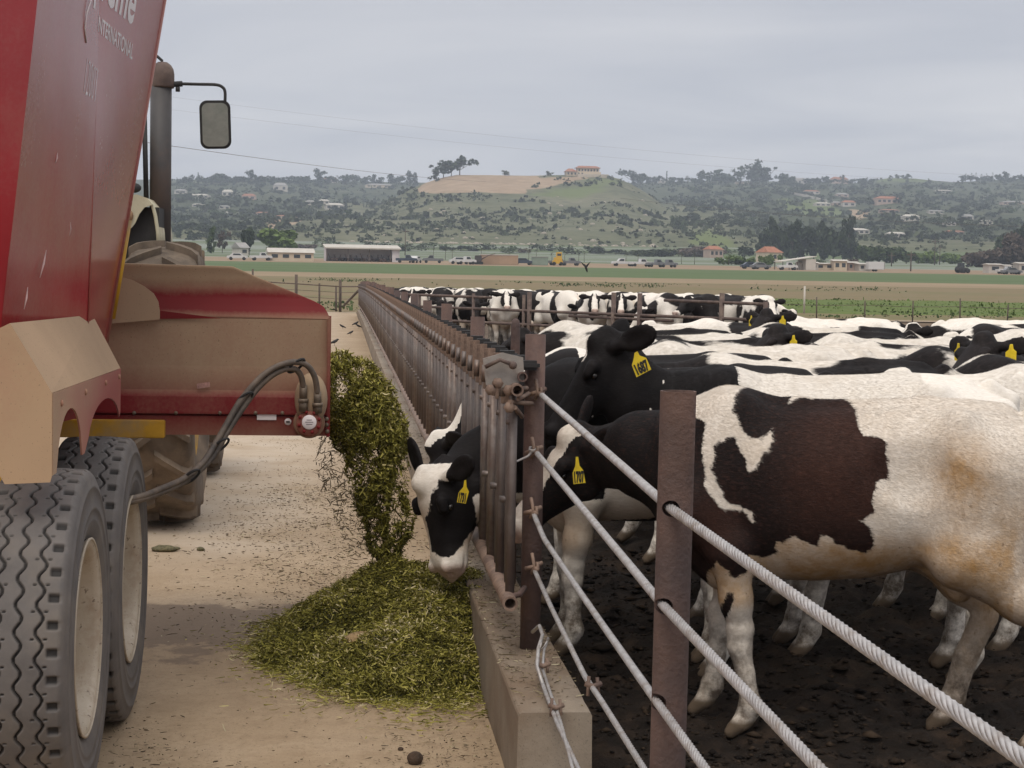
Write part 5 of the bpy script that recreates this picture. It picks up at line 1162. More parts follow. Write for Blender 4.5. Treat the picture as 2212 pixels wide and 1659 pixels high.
dust_attr(o, lambda x, y, z: 0.95 * sstep(z_brow + 0.075, z_brow + 0.20, z) + 0.55 * sstep(z_brow + 0.05, z_brow, z) - 0.02)
md = o.modifiers.new('thickness', 'SOLIDIFY'); md.thickness = 0.006
b = MB()                                                  # back, floor and end flange
b.add([(XL, YC + 0.75, z_bot), (XR, YC + 0.75, z_bot), (XR, YC + 0.75, z_brow), (XL, YC + 0.75, z_brow)], [(0, 1, 2, 3)]); b.add([(XL, YC + .002, z_bot + .001), (XR, YC + .002, z_bot + .001), (XR, YC + 0.748, z_bot + .001), (XL, YC + 0.748, z_bot + .001)], [(0, 3, 2, 1)])
o = b.build('trough', M['red_dust'], conv); dust_attr(o, lambda x, y, z: 0 * z + 0.2)
b = MB(); b.box((XR - 0.012, YC - 0.016, z_bot - 0.004), (XR + 0.004, YC + 0.02, z_brow + 0.01)); o = b.build('end_flange', M['red_dust'], conv, 0.003); dust_attr(o, lambda x, y, z: 0.45 * sstep(z_fold, z_fold + 0.2, z))
# guard plate overlapping the conveyor
G_ = [(228, 700), (236, 650), (258, 598), (285, 605), (312, 619), (332, 634), (342, 652), (345, 672), (345, 690), (300, 694)]
P = [at(x, y, YC - 0.035) for x, y in G_]; n_ = len(P); b = MB(); b.add(P + [p + Vector((0, 0.006, 0)) for p in P], [tuple(range(n_)), tuple(range(2 * n_ - 1, n_ - 1, -1))] + [(i, (i + 1) % n_, n_ + (i + 1) % n_, n_ + i) for i in range(n_)])
o = b.build('guard_plate', M['red_dust'], wag); dust_attr(o, lambda x, y, z: 0 * z + 0.95)
b = MB(); P = [at(335, 672, YC + .0), at(345, 671, YC + .0), at(480, 688, YC + .0), at(345, 689, YC + .0), at(335, 689, YC + .0)]; P = [p + Vector((0, 0.012, 0)) for p in P]; b.add(P, [(0, 1, 2, 3, 4)]); o = b.build('clean_patch', M['red_dust'], conv); dust_attr(o, lambda x, y, z: 0 * z - 0.4)
b = MB()
for x in (290, 380, 475, 552, 610): b = MB(); b.ball(at(x, 892, YC - 0.012), (0.009, 0.006, 0.009), 8, 6); b.build('bolt', M['fitting'], conv)
for p in ((706, 905), (707, 932), (706, 918)): b = MB(); b.ball(at(*p, YC - 0.016), (0.01, 0.006, 0.01), 8, 6); b.build('bolt', M['fitting'], conv)
b = MB(); b.box(at(555, 907, YC - 0.006), at(597, 893, YC - 0.003)); b.build('reflector', M['white_ink'], conv)
b = MB(); P = [at(425, 829, YC - 0.008), at(453, 825, YC - 0.008), at(454, 836, YC - 0.008), at(426, 840, YC - 0.008)]; b.add(P, [(0, 1, 2, 3)]); b.build('sticker', simple('worn_sticker', (0.36, 0.20, 0.17), 0.6, 0.4, 60), conv)
RY_ = Matrix.Rotation(-math.pi / 2, 4, 'X')
def disc(px, py, r, y0, y1, mat, name, parent, bev=0.004):
    p = at(px, py, y1); b = MB(); b.lathe([(0, 0), (r, 0), (r, (y1 - y0) - bev), (r - bev, y1 - y0), (0, y1 - y0)], Matrix.Translation((p.x, y1, p.z)) @ Matrix.Rotation(math.pi / 2, 4, 'X'), 32); return b.build(name, M[mat], parent)
disc(622, 911, 0.016, YC - 0.006, YC - 0.001, 'white_ink', 'sticker', conv)
b = MB(); b.box(at(618, 913, YC - 0.0085), at(626, 909.5, YC - 0.007)); b.build('arrow_mark', M['ink'], conv)
o = disc(668, 912, 0.072, YC - 0.03, YC, 'red_dust', 'motor_flange', conv); dust_attr(o, lambda x, y, z: 0 * z + 0.6)
o = disc(668, 912, 0.057, YC - 0.13, YC - 0.031, 'red_dust', 'motor', conv); dust_attr(o, lambda x, y, z: 0 * z + 0.3)
for k in range(8):
    a = k * math.pi / 4 + 0.3; o.data; p = at(668, 912, YC - 0.13)
    b = MB(); b.ball((p.x + 0.047 * math.cos(a), YC - 0.133, p.z + 0.047 * math.sin(a)), (0.008, 0.006, 0.008), 8, 6); o2 = b.build('motor_bolt', M['red_dust'], o); dust_attr(o2, lambda x, y, z: 0 * z + 0.1)
o2 = disc(668, 912, 0.033, YC - 0.1345, YC - 0.1301, 'white_ink', 'motor_label', o, 0.001)
p = at(668, 912, YC - 0.1352); b = MB()
for dz, w_ in ((0.010, 0.012), (0.0, 0.018), (-0.010, 0.014)): b.box((p.x - w_, YC - 0.1354, p.z + dz - 0.002), (p.x + w_, YC - 0.1349, p.z + dz + 0.002))
b.build('label_print', simple('label_grey', (0.25, 0.22, 0.22), 0.6), o2)
b = MB()                                                  # motor body behind the flange, caked with dust and chaff
p = at(672, 862, YC - 0.05); b.ball(p, (0.075, 0.07, 0.12), 16, 12); o2 = b.build('motor_housing', M['red_dust'], conv); dust_attr(o2, lambda x, y, z: 0 * z + 0.85)
b = MB()
for (x, ya, yb) in ((655, 838, 888), (686, 852, 892)):
    b.tube([at(x, yb, YC - 0.12), at(x, (ya + yb) / 2, YC - 0.125)], 0.021, 10); b.tube([at(x, (ya + yb) / 2 + 6, YC - 0.125), at(x, (ya + yb) / 2 - 2, YC - 0.125)], 0.027, 6); b.tube([at(x, (ya + yb) / 2, YC - 0.125), at(x, ya - 6, YC - 0.125)], 0.018, 10)
b.build('hose_fitting', M['fitting'], conv)
def smooth_path(P, n=6):
    P = [Vector(p) for p in P]; out = []
    for i in range(len(P) - 1):
        p0, p1, p2, p3 = P[max(i - 1, 0)], P[i], P[i + 1], P[min(i + 2, len(P) - 1)]
        for k in range(n):
            t = k / n; out.append(0.5 * ((2 * p1) + (p2 - p0) * t + (2 * p0 - 5 * p1 + 4 * p2 - p3) * t * t + (3 * p1 - p0 - 3 * p2 + p3) * t ** 3))
    return out + [P[-1]]
h1 = [(686, 850, -.13), (680, 815, -.15), (664, 790, -.17), (640, 782, -.19), (610, 787, -.21), (578, 803, -.23), (548, 830, -.26), (515, 872, -.30), (490, 915, -.34), (465, 958, -.4), (440, 997, -.5), (400, 1032, -.65), (350, 1055, -.85), (300, 1074, -1.1), (240, 1085, -1.3)]
h2 = [(655, 836, -.13), (650, 812, -.15), (638, 798, -.17), (618, 797, -.19), (592, 808, -.21), (566, 829, -.23), (542, 857, -.26), (512, 900, -.30), (488, 938, -.34), (464, 980, -.4), (436, 1012, -.5), (396, 1042, -.65), (348, 1064, -.85), (300, 1080, -1.1), (240, 1091, -1.3)]
for h in (h1, h2): MB().tube(smooth_path([at(x, y, YC + d) for x, y, d in h]), 0.0135, 12).build('hose', M['hose'], wag)
b = MB()
for (x, y, d) in ((640, 790, -.18), (528, 862, -.28), (476, 962, -.39), (412, 1030, -.63)):
    b = MB(); c_ = at(x, y, YC + d); ring = [c_ + Vector((0.036 * math.cos(a), -0.02 * math.sin(a), 0.024 * math.cos(a) + 0.02 * math.sin(a))) for a in np.linspace(0, 2 * math.pi, 17)]; b.tube(ring, 0.006, 6); b.build('hose_tie', M['black_rubber'], wag)
p0, p1 = at(268, 946, 8.18), at(355, 909, 8.18); b = MB(); b.box((p0.x - 0.35, 8.18, p0.z), (p1.x, 8.235, p1.z)); b.build('frame_rail', M['yellow_frame'], wag, 0.004)
MB().box((-2.2, 8.0, 0.95), (-1.9, 12.0, 1.12)).build('drawbar', M['yellow_frame'], wag, 0.01)

# ------------------------------------------------------------------ tractor
M['cream'] = simple('dusty_cream_paint', (0.50, 0.46, 0.33), 0.45, 0.12, 3, dirt=(0.33, 0.26, 0.17), dirt_amt=0.35)
M['stack'] = simple('sooty_stack_steel', (0.060, 0.055, 0.055), 0.6, 0.25, 3, bump=0.1, dirt=(0.11, 0.075, 0.06), dirt_amt=0.35)
M['ag_tyre'] = simple('dusty_tractor_tyre', (0.105, 0.080, 0.060), 0.9, 0.25, 3, bump=0.2, bscale=20, dirt=(0.27, 0.205, 0.145), dirt_amt=0.5)
trac = empty('tractor', (-2.0, 13, 0), 0, 'cream tractor with dark exhaust stack ahead of red wagon', 'tractor'); trac.location = (0, 0, 0)
def ag_wheel(R, Wd, nl, loc, lug):
    w = empty('wheel', loc); w.parent = trac; hw = Wd / 2
    b = MB(); b.lathe([(R * 0.56, hw * 0.80), (R * 0.70, hw), (R * 0.86, hw * 1.0), (R - lug - 0.02, hw * 0.90), (R - lug, hw * 0.72), (R - lug + 0.012, 0), (R - lug, -hw * 0.72), (R - lug - 0.02, -hw * 0.90), (R * 0.86, -hw), (R * 0.70, -hw), (R * 0.56, -hw * 0.80)], RX_, 64)
    for k in range(nl):
        for s in (-1, 1):
            a0 = 2 * math.pi * (k + (0.5 if s > 0 else 0)) / nl; ring = []
            for t_ in np.linspace(0, 1, 6):
                a = a0 + t_ * 0.30 * (2.0 * math.pi / nl) * 2.1; x = s * (hw * 0.04 + t_ * hw * 0.92); rr = R - 0.02 * t_ ** 2 - (0.05 * max(0, t_ - 0.8) * 5 * 0.3)
                ring.append((a, x, rr))
            V = []
            for a, x, rr in ring:
                da = 0.024 / R
                for (aa, r_) in ((a - da * 1.6, rr - lug * 1.3), (a - da, rr), (a + da, rr), (a + da * 1.6, rr - lug * 1.3)): V.append((x, r_ * math.cos(aa), r_ * math.sin(aa)))
            F = [(i * 4 + j, i * 4 + j + 1, (i + 1) * 4 + j + 1, (i + 1) * 4 + j) for i in range(5) for j in range(3)] + [(0, 1, 2, 3), (23, 22, 21, 20)]
            b.add(V, F)
    b.build('tyre', M['ag_tyre'], w)
    MB().lathe([(R * 0.60, hw * 0.78), (R * 0.55, hw * 0.80), (R * 0.52, hw * 0.4), (R * 0.3, hw * 0.2), (R * 0.15, hw * 0.5), (0, hw * 0.5)], RX_, 40).build('rim', M['yellow_frame'], w); return w
ag_wheel(0.985, 0.50, 20, (-1.235, 12.8, 0.985), 0.055); ag_wheel(0.985, 0.50, 20, (-2.95, 12.8, 0.985), 0.055)
ag_wheel(0.72, 0.42, 18, (-1.26, 15.9, 0.72), 0.045); ag_wheel(0.72, 0.42, 18, (-2.95, 15.9, 0.72), 0.045)
MB().box((-0.985 - 0.035, 12.2, 0.68), (-0.985 + 0.012, 12.215, 1.15)).build('marker_strip', M['yellow_frame'], trac, 0.004)
YS = 13.4; ps = lambda x, y, Y=YS: at(x, y, Y)
pt, pb = ps(348, 176), ps(348, 560); rs = 22.5 * YS / FD
b = MB(); b.tube([(pt.x, YS, pb.z), (pt.x, YS, pt.z)], rs, 28); st = b.build('exhaust_stack', M['stack'], trac)
pc = ps(351, 160); rc = 25 * YS / FD
b = MB(); b.lathe([(0, -0.10), (rc * 0.96, -0.10), (rc, -0.085), (rc, 0.0), (rc * 0.92, 0.035), (rc * 0.72, 0.065), (rc * 0.4, 0.085), (0, 0.09)], Matrix.Translation((pc.x, YS, pc.z)), 32); b.build('stack_cap', M['rust_dark'], st)
b = MB(); b.tube([ps(325, 120), ps(340, 122), ps(350, 131), ps(350, 139), ps(336, 140), ps(322, 140)], 0.011, 8); b.build('stack_handle', M['black_rubber'], st)
ma_ = empty('mirror_arm', (0, 0, 0)); bpy.data.objects.remove(ma_, do_unlink=True)
b = MB(); b.tube([ps(318, 185), ps(394, 181)], 0.021, 10); b.tube([ps(384, 188), ps(384, 198)], 0.016, 8); b.tube(smooth_path([ps(390, 181), ps(430, 182), ps(466, 183), ps(480, 188), ps(486, 198), ps(486, 222)]), 0.0115, 10); arm = b.build('mirror_arm', M['black_rubber'], trac)
def rrect(w, h, r, n=6):
    return [(sx * (w - r) + r * math.cos(a), sy * (h - r) + r * math.sin(a)) for sx, sy, a0 in ((1, 1, 0), (-1, 1, math.pi / 2), (-1, -1, math.pi), (1, -1, 1.5 * math.pi)) for a in [a0 + (math.pi / 2) * i / n for i in range(n + 1)]]
pm = ps(465, 269.5); w_, h_ = 32.5 * YS / FD, 51 * YS / FD
mm = Matrix.Translation(pm) @ Matrix.Rotation(math.radians(2), 4, 'Z') @ Matrix.Rotation(math.radians(-2), 4, 'Y') @ Matrix.Rotation(math.pi / 2 + math.radians(6.5), 4, 'X')
b = MB(); b.prism(rrect(w_, h_, 0.055), -0.06, mm); mir = b.build('mirror', M['black_rubber'], arm, 0.008)
b = MB(); b.prism(rrect(w_ - 0.018, h_ - 0.018, 0.045), 0.003, mm @ Matrix.Translation((0, 0, 0.0025)))
q = NT('painted_reflection_glass'); v = q.coord(); d_ = q.ramp(q.noise(6, 5, 0.65, v), [(0.35, 0.55), (0.75, 0.85)])  # dark grey-green reflection painted into the glass colour, patchy by noise
q.p.inputs['Metallic'].default_value = 1.0
mm_ = q.done(q.mix(d_, (0.62, 0.64, 0.60), (0.085, 0.10, 0.075)), q.math('MULTIPLY', d_, 0.5), 1.0); q.l(q.math('SUBTRACT', 1.0, q.math('MULTIPLY', d_, 0.9)), q.p.inputs['Metallic'])
b.build('mirror_glass', mm_, arm)
# cab corner, fender and pillar seen past the wagon's front edge
b = MB(); P1 = [(225, 470), (238, 436), (262, 424), (296, 420), (318, 428), (332, 444), (338, 466), (343, 500), (345, 540)]
V = [at(x, y, 12.9) for x, y in P1]; V2 = [p + Vector((0, 1.0, 0)) for p in V]; n_ = len(V)
b.add(V + V2, [(i, i + 1, n_ + i + 1, n_ + i) for i in range(n_ - 1)], True); o = b.build('rear_fender', M['cream'], trac); md = o.modifiers.new('t', 'SOLIDIFY'); md.thickness = 0.02
P2 = [(225, 470), (238, 436), (262, 424), (296, 420), (318, 428), (330, 442), (312, 448), (301, 462), (292, 482), (284, 492), (266, 496), (225, 500)]
V = [at(x, y, 12.88) for x, y in P2]; n_ = len(V); b = MB(); b.add(V + [p + Vector((0, 0.02, 0)) for p in V], [tuple(range(n_)), tuple(range(2 * n_ - 1, n_ - 1, -1))] + [(i, (i + 1) % n_, n_ + (i + 1) % n_, n_ + i) for i in range(n_)]); b.build('fender_face', M['cream'], trac)
MB().ball(at(274, 466, 12.87), (0.045, 0.03, 0.05), 14, 10).build('tail_lamp', simple('dusty_amber_lamp', (0.30, 0.17, 0.09), 0.5, 0.2, 20), trac)
b = MB(); b.tube([at(312, 250, 13.1), at(316, 436, 13.1)], 0.018, 8); b.build('cab_pillar', M['black_rubber'], trac)
MB().ball(at(290, 406, 13.0), (0.05, 0.05, 0.035), 12, 8).build('work_lamp', M['black_rubber'], trac)
b = MB(); b.box((-2.75, 12.6, 0.9), (-1.55, 12.9, 1.5)); b.box((-2.35, 14.2, 0.9), (-1.75, 16.6, 1.75)); b.build('hood', M['cream'], trac, 0.04)
b = MB(); b.box((-2.8, 12.6, 1.503), (-1.62, 14.1, 2.0)); b.build('cab', M['cream'], trac, 0.04); b = MB(); b.box((-2.75, 12.65, 2.003), (-1.66, 14.0, 2.75)); b.build('cab_glass', M['win'], trac, 0.03); b = MB(); b.box((-2.85, 12.5, 2.755), (-1.6, 14.2, 2.9)); b.build('cab_roof', M['cream'], trac, 0.04)
MB().box((at(225, 500, 12.95).x, 12.96, 0.9), (at(343, 500, 12.95).x, 13.4, at(300, 447, 12.95).z)).build('fender_shade_block', M['black_rubber'], trac)  # solid black block standing in for the shade under the fender
# ------------------------------------------------------------------ cows (one continuous surface each)
class SDF:
    def __init__(s, lo, hi, h):
        s.h = h; s.lo = np.array(lo, np.float32)
        n = np.ceil((np.array(hi) - s.lo) / h).astype(int) + 1
        s.n = n; s.d = np.full(tuple(n), 1.0, np.float32)
        s.ax = [s.lo[i] + h * np.arange(n[i], dtype=np.float32) for i in range(3)]
    def region(s, lo, hi):
        r = []
        for i in range(3):
            a = max(0, int((lo[i] - s.lo[i]) / s.h)); b = min(s.n[i], int((hi[i] - s.lo[i]) / s.h) + 2)
            if b <= a: return None
            r.append(slice(a, b))
        return tuple(r), np.meshgrid(s.ax[0][r[0]], s.ax[1][r[1]], s.ax[2][r[2]], indexing='ij')
    def blend(s, sl, d, k, cut=False):
        o = s.d[sl]
        if cut: o2 = -o
        else: o2 = o
        hh = np.clip(0.5 + 0.5 * (o2 - d) / k, 0, 1)
        r = o2 * (1 - hh) + d * hh - k * hh * (1 - hh)
        s.d[sl] = -r if cut else r
    def cone(s, a, b, ra, rb, k=0.05, sy=1.0, cut=False):
        a = np.array(a, float); b = np.array(b, float); m = max(ra, rb) + k + 0.03
        g = s.region(np.minimum(a, b) - m, np.maximum(a, b) + m)
        if g is None: return
        sl, (X, Y, Z) = g
        e = b - a; L = max(e @ e, 1e-9)
        t = np.clip(((X - a[0]) * e[0] + (Y - a[1]) * e[1] + (Z - a[2]) * e[2]) / L, 0, 1)
        dx, dy, dz = X - a[0] - t * e[0], Y - a[1] - t * e[1], Z - a[2] - t * e[2]
        d = np.sqrt(dx * dx + (dy / sy) ** 2 + dz * dz) - (ra + (rb - ra) * t)
        s.blend(sl, d * (1 if sy == 1 else min(1, (1 + sy) / 2)), k, cut)
    def chain(s, pts, rs, k=0.05, sy=1.0):
        for i in range(len(pts) - 1): s.cone(pts[i], pts[i + 1], rs[i], rs[i + 1], k, sy)
    def ell(s, c, R, rad, k=0.02, cut=False):
        """ellipsoid, R = 3x3 with local axes as columns"""
        c = np.array(c, float); rad = np.array(rad, float); m = rad.max() + k + 0.02
        g = s.region(c - m, c + m)
        if g is None: return
        sl, (X, Y, Z) = g
        P = [(X - c[0]) * R[0, i] + (Y - c[1]) * R[1, i] + (Z - c[2]) * R[2, i] for i in range(3)]
        q = np.sqrt(sum((P[i] / rad[i]) ** 2 for i in range(3))); q2 = np.sqrt(sum((P[i] / rad[i] ** 2) ** 2 for i in range(3)))
        s.blend(sl, q * (q - 1) / np.maximum(q2, 1e-6), k, cut)
    def loft(s, o, F, U, S, st, k=0.05, ex=2.2):
        """st rows: t, dorsal, ventral, half width; along F with U up and S sideways from o"""
        st = np.array(st, float); o = np.array(o, float)
        t0, t1 = st[0, 0], st[-1, 0]; m = np.abs(st[:, 1:]).max() + k + 0.02
        pts = [o + F * t0, o + F * t1]
        g = s.region(np.min(pts, 0) - m, np.max(pts, 0) + m)
        if g is None: return
        sl, (X, Y, Z) = g; X = X - o[0]; Y = Y - o[1]; Z = Z - o[2]
        t = X * F[0] + Y * F[1] + Z * F[2]; u = X * U[0] + Y * U[1] + Z * U[2]; w = X * S[0] + Y * S[1] + Z * S[2]
        tc = np.clip(t, t0, t1)
        def ip(col):
            x = st[:, 0]; y = st[:, col]; n = 6 * len(x)
            xx = np.linspace(t0, t1, n); yy = np.interp(xx, x, y)
            kk = np.array([1, 2, 3, 2, 1.]) / 9
            ys = np.convolve(np.pad(yy, 2, mode='edge'), kk, 'valid')
            return np.interp(tc, xx, ys).astype(np.float32)
        du, dv, hw = ip(1), ip(2), ip(3)
        zc = (du + dv) / 2; hz = np.maximum((du - dv) / 2, 0.01); hw = np.maximum(hw, 0.01)
        rho = (np.abs(w / hw) ** ex + np.abs((u - zc) / hz) ** ex) ** (1 / ex)
        d = (rho - 1) * np.minimum(hz, hw); over = np.abs(t - tc)
        d = np.where(over > 0, np.sqrt(np.maximum(d, 0) ** 2 + over ** 2) + np.minimum(d, 0), d)
        s.blend(sl, d, k)
    def mesh(s):
        """naive surface nets"""
        D = s.d; inside = D < 0
        n = D.shape
        c = np.zeros((n[0] - 1, n[1] - 1, n[2] - 1), np.int8)
        for i in (0, 1):
            for j in (0, 1):
                for k in (0, 1): c += inside[i:n[0] - 1 + i, j:n[1] - 1 + j, k:n[2] - 1 + k]
        act = np.argwhere((c > 0) & (c < 8))
        idx = -np.ones(c.shape, np.int64); idx[tuple(act.T)] = np.arange(len(act))
        acc = np.zeros((len(act), 3)); cnt = np.zeros(len(act))
        corner = [(i, j, k) for i in (0, 1) for j in (0, 1) for k in (0, 1)]
        val = {q: D[act[:, 0] + q[0], act[:, 1] + q[1], act[:, 2] + q[2]] for q in corner}
        for a in corner:
            for ax in range(3):
                if a[ax]: continue
                b = list(a); b[ax] = 1; b = tuple(b)
                va, vb = val[a], val[b]; cr = (va < 0) != (vb < 0)
                t = np.where(cr, va / np.where(cr, va - vb, 1), 0)
                p = np.tile(np.array(a, float), (len(act), 1)); p[:, ax] += t
                acc[cr] += p[cr]; cnt[cr] += 1
        V = s.lo + s.h * (act + acc / np.maximum(cnt, 1)[:, None])
        F = []
        for ax in range(3):
            o1, o2 = [(1, 2), (2, 0), (0, 1)][ax]
            A = inside; sl0 = [slice(None)] * 3; sl1 = [slice(None)] * 3
            sl0[ax] = slice(0, n[ax] - 1); sl1[ax] = slice(1, n[ax])
            e = np.argwhere(A[tuple(sl0)] != A[tuple(sl1)])
            e = e[(e[:, o1] > 0) & (e[:, o2] > 0) & (e[:, o1] < n[o1] - 1) & (e[:, o2] < n[o2] - 1)]
            flip = A[tuple(e.T)]
            def g(d1, d2):
                q = e.copy(); q[:, o1] -= d1; q[:, o2] -= d2; return idx[tuple(q.T)]
            quad = np.stack([g(1, 1), g(0, 1), g(0, 0), g(1, 0)], 1)
            quad[~flip] = quad[~flip][:, ::-1]; F.append(quad)
        return V, np.concatenate(F)
def unit(v): v = np.array(v, float); return v / np.linalg.norm(v)
def build_cow(h, poll=(1.02, 0, 1.30), fwd=(0.85, 0, -0.5), upv=(0.5, 0, 0.85), legs=None, ears=(0.25, 0.15), neck_mid=None, hw=1.0, ear_r=None, en=(0.55, 0.35), hl=1.0):
    """x forward, y left, z up, hooves on z = 0; returns vertices, faces and the head frame"""
    F = unit(fwd); U = np.array(upv, float); U = unit(U - F * (U @ F)); S = np.cross(U, F)
    poll = np.array(poll, float); tip = poll + F * 0.55
    lo = np.minimum([-1.02, -0.46, -0.03], np.minimum(poll, tip) - 0.3); hi = np.maximum([0.85, 0.46, 1.5], np.maximum(poll, tip) + 0.3)
    g = SDF(lo, hi, h); X = np.array([1., 0, 0]); Y = np.array([0, 1., 0]); Z = np.array([0, 0, 1.])
    body = [(-0.80, 1.20, 0.98, 0.10), (-0.74, 1.275, 0.88, 0.175), (-0.62, 1.325, 0.80, 0.235), (-0.45, 1.350, 0.735, 0.265), (-0.30, 1.340, 0.695, 0.285), (-0.10, 1.325, 0.645, 0.315),
            (0.12, 1.320, 0.620, 0.320), (0.32, 1.325, 0.620, 0.285), (0.48, 1.345, 0.64, 0.245), (0.60, 1.335, 0.70, 0.205), (0.70, 1.27, 0.78, 0.15), (0.76, 1.17, 0.88, 0.09)]
    g.loft((0, 0, 0), X, Z, Y, body, 0.05, 2.3)
    for s in (-1, 1):
        g.cone((-0.44, s * 0.215, 1.285), (-0.40, s * 0.215, 1.20), 0.040, 0.045, 0.10)          # hip bone
        g.cone((-0.76, s * 0.13, 1.21), (-0.70, s * 0.13, 1.15), 0.045, 0.06, 0.08)           # pin bone
        g.cone((0.46, s * 0.10, 1.26), (0.60, s * 0.20, 0.92), 0.10, 0.105, 0.10)             # shoulder blade
        g.cone((0.60, s * 0.20, 0.92), (0.46, s * 0.205, 0.76), 0.10, 0.085, 0.07)
        g.ell((-0.28, s * 0.30, 1.10), np.eye(3), (0.15, 0.045, 0.11), 0.07, cut=True)        # hungry hollow
    g.chain([(0.50, 0, 1.32), (0.2, 0, 1.30), (-0.3, 0, 1.318), (-0.6, 0, 1.305)], [0.04, 0.03, 0.035, 0.04], 0.06)
    g.cone((0.66, 0, 0.78), (0.5, 0, 0.64), 0.08, 0.08, 0.10)                                  # brisket
    L = legs or {}
    fl = L.get('front', ((0.0, 0.0), (0.0, 0.0))); rl = L.get('rear', ((0.0, 0.0), (0.0, 0.0)))
    for (dx, bend), s in zip(fl, (1, -1)):
        el = np.array([0.44, s * 0.205, 0.74]); kn = np.array([0.48 + dx * 0.5 + bend, s * 0.165, 0.395]); ft = np.array([0.47 + dx, s * 0.165, 0.115]); hf = np.array([0.51 + dx, s * 0.165, 0.045])
        g.chain([el, (el * 0.45 + kn * 0.55), kn + Z * 0.04], [0.088, 0.058, 0.050], 0.05)
        g.cone(kn + Z * 0.035, kn - Z * 0.03, 0.055, 0.048, 0.02)
        g.chain([kn - Z * 0.03, (kn + ft) / 2, ft + Z * 0.02], [0.046, 0.036, 0.040], 0.02)
        g.cone(ft + Z * 0.01, ft + (hf - ft) * 0.6, 0.048, 0.042, 0.02)
        for c in (-1, 1): g.cone(hf + (0.0, c * 0.023, 0.012), hf + (0.035, c * 0.027, -0.022), 0.036, 0.027, 0.012)
    for (dx, bend), s in zip(rl, (1, -1)):
        hp = np.array([-0.52, s * 0.15, 1.08]); st = np.array([-0.37 + dx * 0.5, s * 0.225, 0.77]); hk = np.array([-0.70 + dx * 0.7 + bend, s * 0.175, 0.50])
        ft = np.array([-0.64 + dx, s * 0.175, 0.125]); hf = np.array([-0.595 + dx, s * 0.175, 0.045])
        g.cone(hp, st, 0.180, 0.108, 0.10)
        g.cone((-0.68, s * 0.12, 1.10), (-0.56 + dx * 0.3, s * 0.19, 0.76), 0.13, 0.105, 0.10)
        g.chain([st + (-0.05, -s * 0.01, 0), (st * 0.35 + hk * 0.65) + np.array([0.0, 0, 0.02]), hk + (0.015, 0, 0.035)], [0.125, 0.076, 0.058], 0.06)
        g.cone(hk + (-0.025, 0, 0.045), hk + (0.01, 0, -0.04), 0.040, 0.044, 0.025)
        g.chain([hk - Z * 0.02, (hk + ft) / 2 + (0.012, 0, 0), ft + Z * 0.02], [0.053, 0.047, 0.047], 0.02)
        g.cone(ft + Z * 0.01, ft + (hf - ft) * 0.6, 0.050, 0.044, 0.02)
        for c in (-1, 1): g.cone(hf + (0.0, c * 0.024, 0.012), hf + (0.035, c * 0.028, -0.022), 0.037, 0.028, 0.012)
        g.cone((-0.40, s * 0.07, 0.72), (-0.46, s * 0.075, 0.63), 0.085, 0.055, 0.05)          # young udder
    g.chain([(-0.72, 0, 1.30), (-0.815, 0, 1.25), (-0.86, 0.01, 1.05), (-0.865, 0.02, 0.80), (-0.86, 0.02, 0.62)], [0.045, 0.035, 0.024, 0.020, 0.018], 0.03)
    g.chain([(-0.86, 0.02, 0.66), (-0.86, 0.025, 0.50), (-0.855, 0.02, 0.36)], [0.022, 0.045, 0.014], 0.03)
    # neck
    nb = np.array([0.50, 0, 1.10]); mid = np.array(neck_mid, float) if neck_mid is not None else (nb * 0.45 + (poll - U * 0.09 - F * 0.02) * 0.55)
    pe = poll - U * 0.085 + F * 0.03
    g.cone(nb, mid, 0.215, 0.150, 0.10, 0.62); g.cone(mid, pe, 0.150, 0.105, 0.06, 0.72)
    if True:                                                                                   # dewlap / throat
        g.cone(np.array([0.60, 0, 0.86]), mid - np.array([0, 0, 0.10]), 0.10, 0.07, 0.09, 0.6)
        g.cone(mid - np.array([0, 0, 0.07]), pe - U * 0.04 + F * 0.05, 0.075, 0.07, 0.07, 0.6)
    # head
    head = [(-0.055, -0.005, -0.10, 0.055), (0.0, 0.040, -0.145, 0.088), (0.07, 0.050, -0.185, 0.097), (0.14, 0.048, -0.205, 0.100), (0.20, 0.036, -0.195, 0.092), (0.28, 0.022, -0.160, 0.074),
            (0.36, 0.013, -0.130, 0.064), (0.43, 0.010, -0.120, 0.070), (0.485, 0.0, -0.115, 0.070), (0.515, -0.025, -0.10, 0.048)]
    H = lambda t, u, w: poll + F * t * hl + U * u * (0.5 + 0.5 * hw) + S * w * hw
    head = [(a * hl, b * (0.5 + 0.5 * hw), c * (0.5 + 0.5 * hw), d * hw) for a, b, c, d in head]
    g.loft(poll, F, U, S, head, 0.03, 2.35)
    g.cone(H(-0.02, 0.03, 0), H(0.03, 0.045, 0), 0.045, 0.05, 0.04)                            # poll
    for s in (-1, 1):
        g.cone(H(0.135, 0.015, s * 0.088), H(0.17, 0.012, s * 0.090), 0.030, 0.026, 0.025)     # brow
        g.ell(H(0.165, -0.014, s * 0.112), np.stack([F, U, S], 1), (0.024, 0.016, 0.022), 0.012, cut=True)
        g.cone(H(0.06, -0.15, s * 0.07), H(0.15, -0.165, s * 0.07), 0.04, 0.035, 0.04)         # jaw
        g.ell(H(0.500, -0.028, s * 0.038), np.stack([unit(F + S * s * 0.6), U, S], 1), (0.016, 0.022, 0.014), 0.012, cut=True)
        g.ell(H(0.475, -0.015, s * 0.045), np.stack([F, U, S], 1), (0.03, 0.028, 0.025), 0.02)
        g.cone(H(0.40, -0.088, s * 0.075), H(0.50, -0.078, s * 0.055), 0.008, 0.008, 0.012, cut=True)   # mouth line
        back, droop = ears if (s == 1 or ear_r is None) else ear_r; q0 = F * en[0] + U * en[1]
